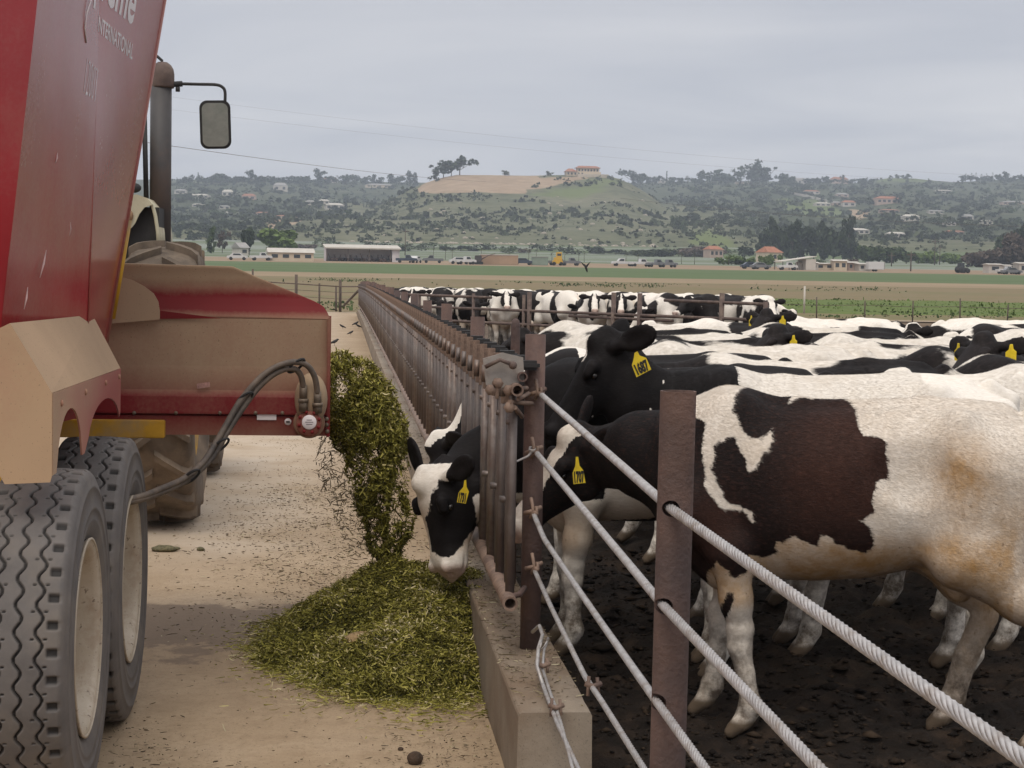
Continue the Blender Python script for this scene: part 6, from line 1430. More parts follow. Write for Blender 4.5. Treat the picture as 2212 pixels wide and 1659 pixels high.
        E = unit(S * s * 1.0 - F * back - U * droop * 0.8 + np.array([0, 0, 0.05])); En = unit(q0 - E * (E @ q0)); Ew = np.cross(E, En)
        c0 = H(0.005, -0.015, s * 0.088)
        g.cone(c0, c0 + E * 0.05, 0.032, 0.026, 0.02)
        g.ell(c0 + E * 0.125, np.stack([E, Ew, En], 1), (0.105, 0.058, max(0.016, h * 1.25)), 0.015)
        if h < 0.012: g.ell(c0 + E * 0.125 + En * 0.024, np.stack([E, Ew, En], 1), (0.072, 0.036, 0.016), 0.010, cut=True)
    V, Fa = g.mesh()
    return V, Fa, dict(poll=poll, F=F, U=U, S=S, H=H, ears=ears)
def cow_material(name, black, hero=False):
    q = NT(name); v = q.coord()
    fur = q.noise(110 if hero else 60, 3, 0.6, v, (0.35, 1, 1))
    p = q.math('ADD', q.attr('pat'), q.math('MULTIPLY', q.math('SUBTRACT', q.noise(26, 5, 0.65, v, (0.5, 1, 1)), 0.5), 0.26 if hero else 0.30))
    if hero: p = q.math('ADD', p, q.math('MULTIPLY', q.math('SUBTRACT', q.noise(75, 4, 0.7, v, (0.45, 1, 0.6)), 0.5), 0.42))
    f = q.ramp(p, [(0.45, 0), (0.55, 1)])
    wh = q.ramp(fur, [(0.28, (0.70, 0.64, 0.56)), (0.72, (0.86, 0.80, 0.725))])
    wh = q.mix(q.ramp(q.noise(2.6, 6, 0.7, v), [(0.5, 0), (0.85, 0.5)]), wh, (0.56, 0.45, 0.32))
    wh = q.mix(q.math('MULTIPLY', q.attr('stain'), q.ramp(q.noise(7, 6, 0.7, v), [(0.25, 0.35), (0.65, 1.0)])), wh, (0.44, 0.26, 0.11))
    wh = q.mix(q.math('MULTIPLY', q.attr('dirt'), q.ramp(q.noise(13, 6, 0.75, v), [(0.36, 0), (0.60, 1)])), wh, (0.115, 0.082, 0.056))
    wh = q.mix(q.math('MULTIPLY', q.attr('stain'), q.ramp(q.noise(42, 4, 0.7, v), [(0.62, 0), (0.70, 0.8)])), wh, (0.20, 0.13, 0.075))
    bk = q.ramp(q.noise(3.5, 5, 0.6, v), [(0.35, (0.0060, 0.0050, 0.0052)), (0.7, (0.014, 0.011, 0.011))])
    if hero: bk = q.mix(q.math('MULTIPLY', q.attr('brown'), q.ramp(q.noise(4.5, 5, 0.65, v), [(0.25, 0.45), (0.65, 1)])), bk, black[1])
    else: bk = q.mix(q.ramp(q.noise(2.2, 4, 0.6, v), [(0.42, 0), (0.7, 0.8)]), bk, black[1])
    bk = q.mix(q.math('MULTIPLY', q.ramp(fur, [(0.5, 0), (0.75, 1)]), 0.35), bk, tuple(x * 2.2 for x in black[1]))
    c = q.mix(f, wh, bk)
    c = q.mix(q.attr('pink'), c, q.ramp(q.noise(60, 4, 0.6, v), [(0.3, (0.30, 0.17, 0.13)), (0.7, (0.52, 0.35, 0.28))]))
    c = q.mix(q.attr('hoof'), c, (0.13, 0.095, 0.065))
    q.bump(q.math('ADD', q.noise(170 if hero else 90, 3, 0.65, v, (0.3, 1, 1)), q.math('MULTIPLY', q.noise(9, 3, 0.5, v), 0.8)), 0.32, 0.006)
    return q.done(c, 0.68, spec=0.16)
M['cow_brown'] = cow_material('piebald_brown_black_coat', (0, (0.046, 0.0195, 0.0135)), True)
M['cow_black'] = cow_material('piebald_black_coat', ((0.0055, 0.005, 0.0055), (0.013, 0.011, 0.012)), True)
M['cow_herd'] = cow_material('herd_piebald_coat', ((0.008, 0.0065, 0.0065), (0.024, 0.018, 0.017)))
q = NT('cow_eye'); M['eye'] = q.done((0.01, 0.007, 0.006), 0.08)
def n3_unused(V, seed, sc):
    x, y, z = V[:, 0] * sc, V[:, 1] * sc, V[:, 2] * sc
    return (vnoise(x + z * 0.31, y + z * 0.73, seed) + vnoise(y + 3.1 + x * 0.27, z - x * 0.41, seed + 5) + vnoise(z + 7.7 - y * 0.33, x + y * 0.57, seed + 9)) / 1.5
def herd_pattern(V, hd, seed, dark, legs_white=True):
    r = np.random.default_rng(seed)
    W = V * [1, 1, 1] + [seed * 3.17, 0, 0]
    n = n3(W, seed, 2.7) + 0.4 * n3(W, seed + 40, 6.0)
    side = 0.10 * np.sign(V[:, 1]) * r.uniform(-1, 1)
    p = 0.5 + (n + dark + side) * 1.6
    p -= sstep(0.62, 0.42, V[:, 2]) * (V[:, 0] < 0.9) * 1.5                     # white legs
    p -= sstep(0.66, 0.60, V[:, 2]) * 0.6
    rel = V - hd['poll']; t = rel @ hd['F']; w = rel @ hd['S']; u = rel @ hd['U']
    hh = (V[:, 0] > 0.75)
    inhead = hh & (t > -0.12) & (np.abs(w) < 0.4) & (u > -0.30) & (u < 0.12) & (t < 0.6)
    bw = 0.045 + r.uniform(-0.015, 0.05)
    blaze = np.where((np.abs(w) < bw + 0.02 * np.sin(t * 9 + seed)) & (u > -0.05), -0.6, 0.5) if r.random() < 0.85 else np.full(len(V), 0.5)
    muzz = np.where(t > 0.40, -0.6, 0.0)
    hp = 0.5 + blaze + muzz
    p = np.where(inhead, np.where(np.abs(w) > 0.10, 0.95, hp), p)
    return p
def cow_mesh(name, V, Fa, hd, pat, mat, stain=None, pink_t=0.44):
    me = npmesh(name, V, Fa.astype(np.int32), mat)
    fattr(me, 'pat', np.clip(pat, -1, 2))
    st = stain if stain is not None else sstep(0.78, 0.60, V[:, 2]) * sstep(0.45, 0.56, V[:, 2]) * 0.55
    fattr(me, 'stain', np.clip(st, 0, 1))
    fattr(me, 'dirt', sstep(0.66, 0.16, V[:, 2]) * (V[:, 0] < 0.8) * 0.9)
    fattr(me, 'hoof', sstep(0.085, 0.06, V[:, 2]) * (V[:, 0] < 0.72))
    rel = V - hd['poll']; t = rel @ hd['F']; near = np.linalg.norm(rel, axis=1) < 0.62
    fattr(me, 'pink', np.where(near, sstep(pink_t, pink_t + 0.05, t) * 0.8, 0))
    return me
def add_eyes(root, hd, parent=None):
    for s in (-1, 1):
        mb = MB(); mb.ball(tuple(hd['H'](0.165, -0.014, s * 0.092)), 0.017, 12, 8); mb.build('eye', M['eye'], root)
def ear_tag(root, hd, s, text, size=0.062, drop=0.05, out=0.135, ang=0.0, world_up=None):
    """yellow tag with a flag-shaped neck, hanging below the ear; its face looks forward along the ear's opening"""
    F, U, S, H = hd['F'], hd['U'], hd['S'], hd['H']; back, droop = hd['ears']
    E = unit(S * s - F * back - U * droop * 0.8 + np.array([0, 0, 0.05]))
    c = H(0.005, -0.015, s * 0.088) + E * out
    return E, c

def add_fur(cow, hd, n, length, seed, keep=None):
    """short lying hair over the coat: one tapered blade each, shaded with the coat's own normals"""
    me = cow.data; nv = len(me.vertices); r = np.random.default_rng(seed)
    co_ = np.empty(nv * 3, np.float32); me.vertices.foreach_get('co', co_); co_ = co_.reshape(-1, 3).astype(float)
    no_ = np.empty(nv * 3, np.float32); me.vertex_normals.foreach_get('vector', no_); no_ = no_.reshape(-1, 3).astype(float)
    nf = len(me.polygons); fi = np.empty(len(me.loops), np.int32); me.loops.foreach_get('vertex_index', fi); ls = np.empty(nf, np.int32); me.polygons.foreach_get('loop_start', ls); lt = np.empty(nf, np.int32); me.polygons.foreach_get('loop_total', lt)
    ls = ls[lt == 4]; Q = fi[ls[:, None] + np.arange(4)]
    if keep is not None: Q = Q[keep(co_[Q].mean(1))]
    e1, e2 = co_[Q[:, 1]] - co_[Q[:, 0]], co_[Q[:, 3]] - co_[Q[:, 0]]; ar = np.linalg.norm(np.cross(e1, e2), axis=1); q_ = Q[r.choice(len(Q), n, p=ar / ar.sum())]
    u, w = r.random((n, 1)), r.random((n, 1)); wt = np.concatenate([(1 - u) * (1 - w), u * (1 - w), u * w, (1 - u) * w], 1)
    P = (co_[q_] * wt[..., None]).sum(1); Nn = (no_[q_] * wt[..., None]).sum(1); Nn /= np.linalg.norm(Nn, axis=1)[:, None]
    rel = P - hd['poll']; hm = (np.linalg.norm(rel, axis=1) < 0.6) & (P[:, 0] > 0.7)
    flow = np.tile([-1.0, 0, -0.45], (n, 1)); flow[P[:, 2] < 0.62] = [-0.25, 0, -1.0]; flow[hm] = hd['F'] * 0.9 - np.array([0, 0, 0.2])
    flow = flow + 0.35 * np.stack([vnoise(P[:, 0] * 9, P[:, 2] * 9, 3), vnoise(P[:, 0] * 8, P[:, 2] * 8, 5), vnoise(P[:, 0] * 9, P[:, 2] * 7, 7)], 1) * 2 + r.normal(size=(n, 3)) * 0.22
    T = flow - Nn * (flow * Nn).sum(1)[:, None]; T /= np.maximum(np.linalg.norm(T, axis=1), 1e-6)[:, None]; S = np.cross(Nn, T)
    L = length * r.uniform(0.6, 1.3, (n, 1)) * np.where(hm, 0.6, 1.0)[:, None]; wd = 0.0011 * r.uniform(0.7, 1.3, (n, 1)); lift = r.uniform(0.05, 0.28, (n, 1))
    V = np.stack([P + S * wd, P - S * wd, P + T * L + Nn * L * lift], 1).reshape(-1, 3)
    m2 = npmesh('coat_hair', V, np.arange(3 * n).reshape(n, 3), list(me.materials)); m2.normals_split_custom_set_from_vertices(np.repeat(Nn, 3, 0).tolist())
    for a_ in me.attributes:
        if a_.name in ('pat', 'stain', 'dirt', 'hoof', 'pink', 'brown'):
            v_ = np.empty(nv, np.float32); a_.data.foreach_get('value', v_); fattr(m2, a_.name, np.repeat((v_[q_] * wt).sum(1), 3))
    return link('coat_hair', m2, cow)
# ------------------------------------------------------------------ chopped green feed
q = NT('chopped_green_feed'); c = q.ramp(q.attr('rnd'), [(0.0, (0.075, 0.066, 0.014)), (0.35, (0.185, 0.170, 0.030)), (0.62, (0.305, 0.275, 0.054)), (0.86, (0.43, 0.38, 0.105)), (0.95, (0.50, 0.42, 0.19)), (1.0, (0.58, 0.50, 0.30))])
M['feed'] = q.done(c, 0.75, spec=0.2)
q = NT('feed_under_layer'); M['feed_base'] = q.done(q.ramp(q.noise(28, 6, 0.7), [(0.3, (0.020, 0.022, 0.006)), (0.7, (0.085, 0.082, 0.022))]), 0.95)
q = NT('brown_feed_crumbs'); M['crumb'] = q.done(q.ramp(q.attr('rnd'), [(0, (0.055, 0.038, 0.022)), (0.6, (0.13, 0.095, 0.05)), (0.85, (0.27, 0.215, 0.12)), (1, (0.46, 0.40, 0.26))]), 0.85)
q = NT('manure_clods'); M['manure_clod'] = q.done(q.ramp(q.attr('rnd'), [(0, (0.006, 0.004, 0.003)), (0.7, (0.018, 0.012, 0.008)), (1, (0.050, 0.033, 0.021))]), 0.9, spec=0.2)
def blades(C, D, L, W, seed, mat, name, bias=0.0, label=None, cat=None, curl=0.35, rn=None):
    """bent chaff blades: centres C, directions D, lengths L, widths W, all in ONE mesh"""
    r = np.random.default_rng(seed); n = len(C)
    D = D / np.linalg.norm(D, axis=1)[:, None]; S = np.cross(D, r.normal(size=(n, 3))); S /= np.maximum(np.linalg.norm(S, axis=1), 1e-6)[:, None]
    Nn = np.cross(D, S); Lh = L[:, None] / 2; Wh = W[:, None] / 2; cv = (r.normal(size=(n, 1)) * curl) * Lh
    P = [C - D * Lh - Nn * cv, C, C + D * Lh - Nn * cv]; wd = [0.75, 1.0, 0.45]
    V = np.stack([p + s * S * Wh * k for p, k in zip(P, wd) for s in (-1, 1)], 1).reshape(-1, 3)
    o = np.arange(n)[:, None] * 6; F = np.concatenate([o + [0, 1, 3, 2], o + [2, 3, 5, 4]])
    me = npmesh(name, V, F, M[mat], smooth=False)
    rv = np.clip((r.random(n) ** 1.25 if rn is None else rn) + bias, 0, 1); fattr(me, 'rnd', np.repeat(rv, 6))
    return tag(link(name, me), label, cat, None, 'stuff')
fr = np.random.default_rng(12)
def pile_r(x, y):
    cx, cy = 0.26, 8.62
    dx = (x - cx) / np.where(x < cx, 0.60, 1.3); dy = (y - cy) / np.where(y < cy, 1.22, 0.80)
    return np.sqrt(dx * dx + dy * dy) + 0.22 * fbm(x * 3.2, y * 3.2, 31, 4)
def pile_h(x, y):
    """height of the heap spread against the kerb"""
    r = pile_r(x, y)
    h = 0.38 * np.clip(1 - r, 0, 1) ** 0.95
    h = h + 0.075 * np.clip(h * 8, 0, 1) * fbm(x * 8, y * 8, 33, 3)
    return np.maximum(h, 0) * (x < 0.75)
xs, ys = np.linspace(-0.75, 0.70, 90), np.linspace(7.15, 9.6, 130)
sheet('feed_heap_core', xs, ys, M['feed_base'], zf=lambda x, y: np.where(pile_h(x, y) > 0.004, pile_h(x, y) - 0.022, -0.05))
hc = bpy.data.objects['feed_heap_core']; 
n = 150000; x = fr.uniform(-0.85, 0.70, n); y = fr.uniform(7.1, 9.75, n); h = pile_h(x, y); k = h > 0.003
x, y, h = x[k], y[k], h[k]; n = len(x)
D = fr.normal(size=(n, 3)); D[:, 2] *= 0.55
z = h + fr.normal(size=n) * 0.012 + 0.004
L = fr.gamma(1.8, 0.009, n) + 0.006; W = fr.uniform(0.0025, 0.008, n)
rn = np.clip(fr.random(n) ** 1.35 + 0.55 * fbm(x * 5, y * 5, 41, 3) - 0.0, 0, 1); rn = np.where(fr.random(n) < 0.018, 0.93 + 0.07 * fr.random(n), rn)
br = np.exp(-(((x - 0.10) / 0.09) ** 2 + ((y - 7.95) / 0.16) ** 2))
heap = blades(np.stack([x, y, z], -1), D, L, W, 3, 'feed', 'feed_heap', 0, 'heap of chopped green feed piled against the concrete kerb', 'feed', rn=rn)
hc.parent = heap; hc.name = 'heap_core'
for kk in ('kind',):
    if kk in hc: del hc[kk]
# a tan clod lodged in the heap
mb = MB(); mb.ball((0.10, 7.98, float(pile_h(np.array(0.10), np.array(7.98))) + 0.01), (0.085, 0.07, 0.035), 14, 9)
o = mb.build('feed_clod', simple('dry_tan_feed', (0.30, 0.20, 0.10), 0.95, 0.35, 30, bump=0.8, bscale=60)); tag(o, 'dry tan clod lodged in front of the green heap', 'clod')
# falling stream: a real curtain of feed leaving the conveyor mouth
edge_hi = [(706, 772), (735, 776), (770, 792), (800, 796), (822, 820), (838, 850), (858, 885), (876, 915), (882, 955), (880, 1000), (884, 1050), (886, 1110), (880, 1150), (866, 1185), (858, 1215)]
edge_lo = [(706, 925), (718, 935), (728, 950), (738, 968), (748, 990), (755, 1015), (762, 1040), (770, 1068), (776, 1090), (784, 1110), (792, 1128), (798, 1150), (804, 1172), (808, 1195), (812, 1218)]
eh, el = np.array(edge_hi, float), np.array(edge_lo, float)
def stream(n, seed, tight=1.0):
    r = np.random.default_rng(seed); t = r.random(n) ** 0.9 * 14 * 0.999; i = t.astype(int); f = (t - i)[:, None]
    a = eh[i] * (1 - f) + eh[i + 1] * f; b = el[i] * (1 - f) + el[i + 1] * f
    s = np.clip(0.5 + (r.beta(1.6, 1.6, n) - 0.5) * 1.0 * tight, -0.1, 1.1)
    P = a * (1 - s[:, None]) + b * s[:, None]
    tt = t / 14; wob = 8 * fbm(tt * 14, s * 3 + 2, 51, 3)
    P[:, 0] += wob * 1.8; P[:, 1] += 20 * fbm(tt * 11 + 5, s * 4, 52, 3)
    half = 0.17 * (1 - 0.45 * tt) * np.sqrt(np.clip(1 - (2 * s - 1) ** 2, 0.05, 1))
    Y = YC + 0.33 + 0.10 * tt + half * r.uniform(-1, 1, n)
    keep = r.random(n) < np.where(tt > 0.60, 0.06 + 0.94 * (fbm(tt * 17, s * 5.5, 53, 3) > -0.02 + 0.25 * (tt - 0.6)), 0.25 + 0.75 * (fbm(tt * 11, s * 4, 54, 3) > -0.18))
    P, Y, tt, s = P[keep], Y[keep], tt[keep], s[keep]
    d = (np.stack([P[:, 0] - CX, CY - P[:, 1], np.full(len(P), FD)], -1) / FD) @ RW
    return CAM + d * (Y / d[:, 1])[:, None], tt, s
C, tt, s_ = stream(76000, 5, 1.18); n = len(C); D = fr.normal(size=(n, 3)) + np.array([0.3, 0, -0.6])
rn = np.clip(fr.random(n) ** 1.5 * 0.95 + 0.22 * (0.5 - s_) - 0.10 * tt, 0, 1); rn = np.where(fr.random(n) < 0.015, 0.95, rn)  # highlights on top and shade below painted into the blade colours
blades(C, D, fr.gamma(1.9, 0.009, n) + 0.006, fr.uniform(0.0025, 0.009, n), 6, 'feed', 'falling_feed', 0, 'curtain of chopped green feed falling from the conveyor mouth', 'feed', rn=rn)
def around(n, seed, poly, Y0, Y1):
    r = np.random.default_rng(seed); P = np.array(poly, float); x = r.uniform(P[:, 0].min(), P[:, 0].max(), 6 * n); y = r.uniform(P[:, 1].min(), P[:, 1].max(), 6 * n)
    k = inpoly(x, y, poly); x, y = x[k][:n], y[k][:n]; Y = r.uniform(Y0, Y1, len(x))
    d = (np.stack([x - CX, CY - y, np.full(len(x), FD)], -1) / FD) @ RW; return CAM + d * (Y / d[:, 1])[:, None]
C = around(420, 8, [(690, 940), (735, 960), (765, 1060), (800, 1200), (760, 1200), (720, 1110), (680, 1010)], YC + .1, YC + .6); n = len(C)
blades(C, fr.normal(size=(n, 3)), fr.gamma(2.5, 0.010, n) + 0.006, fr.uniform(0.003, 0.007, n), 9, 'crumb', 'loose_feed_bits', 0, 'loose bits of feed dropping beside the falling curtain', 'feed')
# chaff on the lane ------------------------------------------------------
n = 30000; y = 5.2 + fr.gamma(1.6, 3.4, n); x = 0.58 - np.abs(fr.normal(size=n)) * (0.95 + 0.02 * y); k = (x > -2.2) & (y < 40)
x, y = x[k], y[k]; pt_ = fbm(x * 1.3, y * 0.9, 61, 3); k = (fr.random(len(x)) < np.clip(0.35 + pt_ * 1.6, 0.04, 1)); x, y = x[k], y[k]; n = len(x)
D = fr.normal(size=(n, 3)); D[:, 2] *= 0.12
blades(np.stack([x, y, flat_z(x, y) + 0.008 + 0 * x], -1), D, fr.gamma(1.6, 0.007, n) + 0.004, fr.uniform(0.002, 0.006, n), 10, 'crumb', 'lane_chaff', 0, 'chaff and straw bits strewn over the feed lane', 'chaff', 0.15)
n = 160000; x = fr.uniform(-1.1, 0.59, n); y = fr.uniform(6.6, 10.1, n); r_ = pile_r(x, y); k = (r_ > 0.97) & (fr.random(n) < 0.9 * np.exp(-(r_ - 0.97) / 0.085)); x, y = x[k], y[k]; n = len(x)
D = fr.normal(size=(n, 3)); D[:, 2] *= 0.15
blades(np.stack([x, y, 0.012 + np.abs(fr.normal(size=n)) * 0.005], -1), D, fr.gamma(2.2, 0.010, n) + 0.008, fr.uniform(0.002, 0.006, n), 11, 'feed', 'heap_fringe', 0.1, 'thin fringe of scattered feed round the heap', 'feed', 0.2)
n = 2600; x = X0 + fr.random(n) * 0.25; y = 6.0 + fr.gamma(1.5, 3.0, n); k = y < 30; x, y = x[k], y[k]; n = len(x); D = fr.normal(size=(n, 3)); D[:, 2] *= 0.1
blades(np.stack([x, y, np.full(n, ZT + 0.006)], -1), D, fr.gamma(2.0, 0.007, n) + 0.004, fr.uniform(0.002, 0.005, n), 13, 'crumb', 'kerb_chaff', 0.1, 'chaff lying on top of the concrete kerb', 'chaff', 0.15)
M['dung'] = simple('dark_dung', (0.055, 0.033, 0.02), 0.9, 0.35, 40, bump=0.9, bscale=70)
def clod(px, py, rx, ry, rz, label, name='dung_clod', mat='dung'):
    d = ray(px, py); t = (0.0 - CAM[2]) / d[2]; p = CAM + d * t; b = MB(); b.ball((p[0], p[1], rz * 0.6), (rx, ry, rz), 16, 12)
    v = np.array(b.v); f = 1 + 0.22 * n3(v, 3, 40.0) * 1.6; c = np.array([p[0], p[1], rz * 0.6]); b.v = [tuple(q_) for q_ in (c + (v - c) * f[:, None])]
    return tag(b.build(name, M[mat]), label, 'clod')
def n3(V, seed, sc):
    x, y, z = V[:, 0] * sc, V[:, 1] * sc, V[:, 2] * sc
    return (vnoise(x + z * 0.31, y + z * 0.73, seed) + vnoise(y + 3.1 + x * 0.27, z - x * 0.41, seed + 5) + vnoise(z + 7.7 - y * 0.33, x + y * 0.57, seed + 9)) / 1.5
clod(897, 1648, 0.028, 0.024, 0.024, 'dark brown dung clod on the lane in the foreground'); clod(866, 1620, 0.012, 0.010, 0.007, 'tiny dark crumb just left of the larger dung clod')
M['dry_leaf'] = simple('dry_feed_clump', (0.12, 0.105, 0.055), 0.9, 0.5, 60, bump=0.9, bscale=90)
clod(356, 1190, 0.085, 0.05, 0.022, 'flat clump of dried feed lying by the second wheel', 'feed_clump', 'dry_leaf'); clod(433, 1189, 0.028, 0.02, 0.014, 'small dried lump right of the flat clump', 'feed_clump', 'dry_leaf')
n = 5500; x = fr.normal(-0.12, 0.38, n); y = fr.uniform(8.6, 15.0, n); k = (x < 0.58) & (pile_h(x, y) < 0.004) & (fr.random(n) < 0.75 + 0.9 * fbm(x * 2, y * 1.5, 91, 3)); x, y = x[k], y[k]; n = len(x); D = fr.normal(size=(n, 3)); D[:, 2] *= 0.12
blades(np.stack([x, y, np.full(n, 0.012)], -1), D, fr.gamma(1.8, 0.008, n) + 0.005, fr.uniform(0.002, 0.008, n), 16, 'crumb', 'dropped_chaff', 0, 'brown chaff dropped on the lane beside the falling feed', 'chaff', 0.15)
# birds ---------------------------------------------------------------------
M['bird'] = simple('black_feathers', (0.014, 0.013, 0.014), 0.6, 0.3, 20)
def bird(px, py, label, s=1.0, flip=1):
    d = ray(px, py); t = (gz(40) - 0.0 - CAM[2]) / d[2]; p = Vector(CAM + d * t); p.z = gz(p.y) if p.y > 30 else 0
    t = empty('blackbird', p, 0, label, 'bird', 'blackbirds on the lane')
    b = MB(); b.tube([(-0.13 * s * flip, 0, 0.035 * s), (-0.07 * s * flip, 0, 0.07 * s), (0.0, 0, 0.095 * s), (0.06 * s * flip, 0, 0.13 * s), (0.085 * s * flip, 0, 0.155 * s), (0.115 * s * flip, 0, 0.158 * s)], [0.008 * s, 0.022 * s, 0.040 * s, 0.032 * s, 0.024 * s, 0.004 * s], 10)
    for y in (-0.015, 0.015): b.tube([(0.0, y * s, 0.07 * s), (0.01 * s, y * s, 0.0)], 0.004 * s, 5)
    b.build('body', M['bird'], t)
for a in [(722, 746, 'black bird pecking on the lane beside conveyor end', 1.0, 1), (740, 707, 'black bird nearest the far left of the kerb', 0.9, -1), (768, 700, 'black bird close to the kerb halfway down the lane', 1.0, 1), (775, 706, 'black bird touching the kerb foot', 0.9, -1), (757, 722, 'black bird in the middle of the distant lane', 0.8, 1)]: bird(*a)
p = at(1265, 577, 70); t = empty('flying_bird', p, 0, 'dark bird flying low over the green field', 'bird')
b = MB(); b.tube([(-0.05, 0, 0.12), (0.0, 0, 0.02), (0.05, 0, -0.12), (0.07, 0, -0.2)], [0.012, 0.05, 0.04, 0.01], 10)
for s in (-1, 1): b.add([(0.0, 0, 0.05), (0.03, 0, -0.06), (s * 0.13, 0.02, 0.10), (s * 0.20, 0.04, 0.22), (s * 0.07, 0.01, 0.12), (0.0, 0.012, 0.05), (0.03, 0.012, -0.06), (s * 0.13, 0.032, 0.10), (s * 0.20, 0.05, 0.22), (s * 0.07, 0.022, 0.12)], [(0, 1, 2, 3, 4), (9, 8, 7, 6, 5), (0, 5, 6, 1), (1, 6, 7, 2), (2, 7, 8, 3), (3, 8, 9, 4), (4, 9, 5, 0)])
b.build('body', M['bird'], t)
# weeds along the field edges
n = 5000; x = fr.uniform(20, 90, n); y = fr.uniform(104, 168, n); k = weed_z(x, y) - flat_z(x, y) > 0.0; x, y = x[k], y[k]; n = len(x); hgt = fr.gamma(3, 0.045, n) * np.clip(0.6 + 1.6 * fbm(x / 5, y / 6, 71), 0.15, 2)
D = fr.normal(size=(n, 3)) * 0.5 + [0, 0, 1.0]
blades(np.stack([x, y, weed_z(x, y) + hgt * 0.4], -1), D, hgt, fr.uniform(0.06, 0.2, n), 14, 'leaf_bright', 'tall_weeds', 0.25, 'bright green weeds growing in the strip at right', 'weeds', 0.3)
n = 5200; x = np.concatenate([fr.uniform(-25, 75, n // 2), fr.uniform(-10, 60, n // 2)]); y = np.concatenate([fr.normal(216, 5, n // 2), fr.uniform(98, 120, n // 2)]); k = fbm(x / 7, y / 9, 81) > 0.08; x, y = x[k], y[k]; n = len(x); hgt = fr.gamma(3, 0.05, n) * np.where(y < 150, 0.6, 1)
blades(np.stack([x, y, flat_z(x, y) + hgt * 0.4], -1), fr.normal(size=(n, 3)) * 0.6 + [0, 0, 1.0], hgt, fr.uniform(0.08, 0.25, n), 15, 'leaf_mid', 'pasture_weeds', 0.3, 'scattered dull weeds in the rough pasture', 'weeds', 0.3)

# trodden clods in the pen: too many to count
n = 9000; x = 0.9 + fr.gamma(1.6, 1.0, n); y = fr.uniform(3.6, 11.5, n); z = corral_z(x, y); r_ = 0.004 + fr.gamma(1.3, 0.0045, n)
base_v = np.array([(0, 0, 1), (1, 0, 0.1), (0.3, 0.95, 0), (-0.8, 0.6, 0.15), (-0.8, -0.6, 0), (0.3, -0.95, 0.1), (0, 0, -0.8)]); bf = [(0, 1, 2), (0, 2, 3), (0, 3, 4), (0, 4, 5), (0, 5, 1), (6, 2, 1), (6, 3, 2), (6, 4, 3), (6, 5, 4), (6, 1, 5)]
an = fr.uniform(0, 6.28, n); ca, sa = np.cos(an), np.sin(an); jit = fr.uniform(0.6, 1.4, (n, 7, 1)); Vb = base_v[None] * jit * r_[:, None, None] * [1.3, 1.0, 0.5]
Vc = np.stack([Vb[..., 0] * ca[:, None] - Vb[..., 1] * sa[:, None] + x[:, None], Vb[..., 0] * sa[:, None] + Vb[..., 1] * ca[:, None] + y[:, None], Vb[..., 2] + z[:, None] + 0.3 * r_[:, None]], -1).reshape(-1, 3)
Fc = (np.array(bf)[None] + (np.arange(n) * 7)[:, None, None]).reshape(-1, 3)
me = npmesh('trodden_clods', Vc, Fc, M['manure_clod']); fattr(me, 'rnd', np.repeat(fr.random(n), 7))
tag(link('trodden_clods', me), 'dark trodden dung clods covering the pen ground', 'clods', None, 'stuff')
# ------------------------------------------------------------------ the cows themselves
def place(o, x, y, heading, sx=1.0, s=1.0, z=None):
    o.location = (x, y, (float(flat_z(x, y)) if z is None else z)); o.rotation_euler = (0, 0, math.radians(heading)); o.scale = (s * sx, s, s); return o
def local_dir(w, heading):
    a = math.radians(-heading); return np.array([w[0] * math.cos(a) - w[1] * math.sin(a), w[0] * math.sin(a) + w[1] * math.cos(a), w[2]])
def to_local(p, x, y, heading, sx=1.0, s=1.0, z=0.0):
    v = local_dir((p[0] - x, p[1] - y, p[2] - z), heading); return v / np.array([s * sx, s, s])
def to_world(V, x, y, heading, sx=1.0, s=1.0, z=0.0):
    V = V * [s * sx, s, s]; a = math.radians(heading)
    return np.stack([V[:, 0] * math.cos(a) - V[:, 1] * math.sin(a) + x, V[:, 0] * math.sin(a) + V[:, 1] * math.cos(a) + y, V[:, 2] + z], -1)
def px_tag(parent, pts, Y, text, base, size, name='ear_tag'):
    """a yellow flag tag built at its real place; base = two picture points the digits stand on"""
    P = [at(x, y, Y) for x, y in pts]; n_ = len(P); b = MB(); b.add(P + [p + Vector((0, 0.003, 0)) for p in P], [tuple(range(n_)), tuple(range(2 * n_ - 1, n_ - 1, -1))] + [(i, (i + 1) % n_, n_ + (i + 1) % n_, n_ + i) for i in range(n_)])
    o = link(name, b.mesh(name, M['tag'])); o.parent = parent; o.matrix_parent_inverse = parent.matrix_world.inverted()
    if not text.strip(): return o
    p0, p1 = at(*base[0], Y - 0.002), at(*base[1], Y - 0.002); ux = (p1 - p0); L = ux.length
    me = text_mesh(text, size, 0.0, 0.0035); w = max(v.co.x for v in me.vertices); k = L / w; ux.normalize(); uy = Vector((0, 0, 1)); uy = (uy - ux * uy.dot(ux)).normalized(); nn_ = ux.cross(uy)
    me.transform(Matrix(((ux.x * k, uy.x, nn_.x, p0.x), (ux.y * k, uy.y, nn_.y, p0.y), (ux.z * k, uy.z, nn_.z, p0.z), (0, 0, 0, 1)))); me.materials.clear(); me.materials.append(M['ink'])
    t = link('tag_number', me); t.parent = o; t.matrix_parent_inverse = Matrix.Identity(4)
    return o
def settle(o): bpy.context.view_layer.update(); return o
def c6(pts): return [(1382.4 + x * 0.5486, 748.8 + y * 0.5486) for x, y in pts]
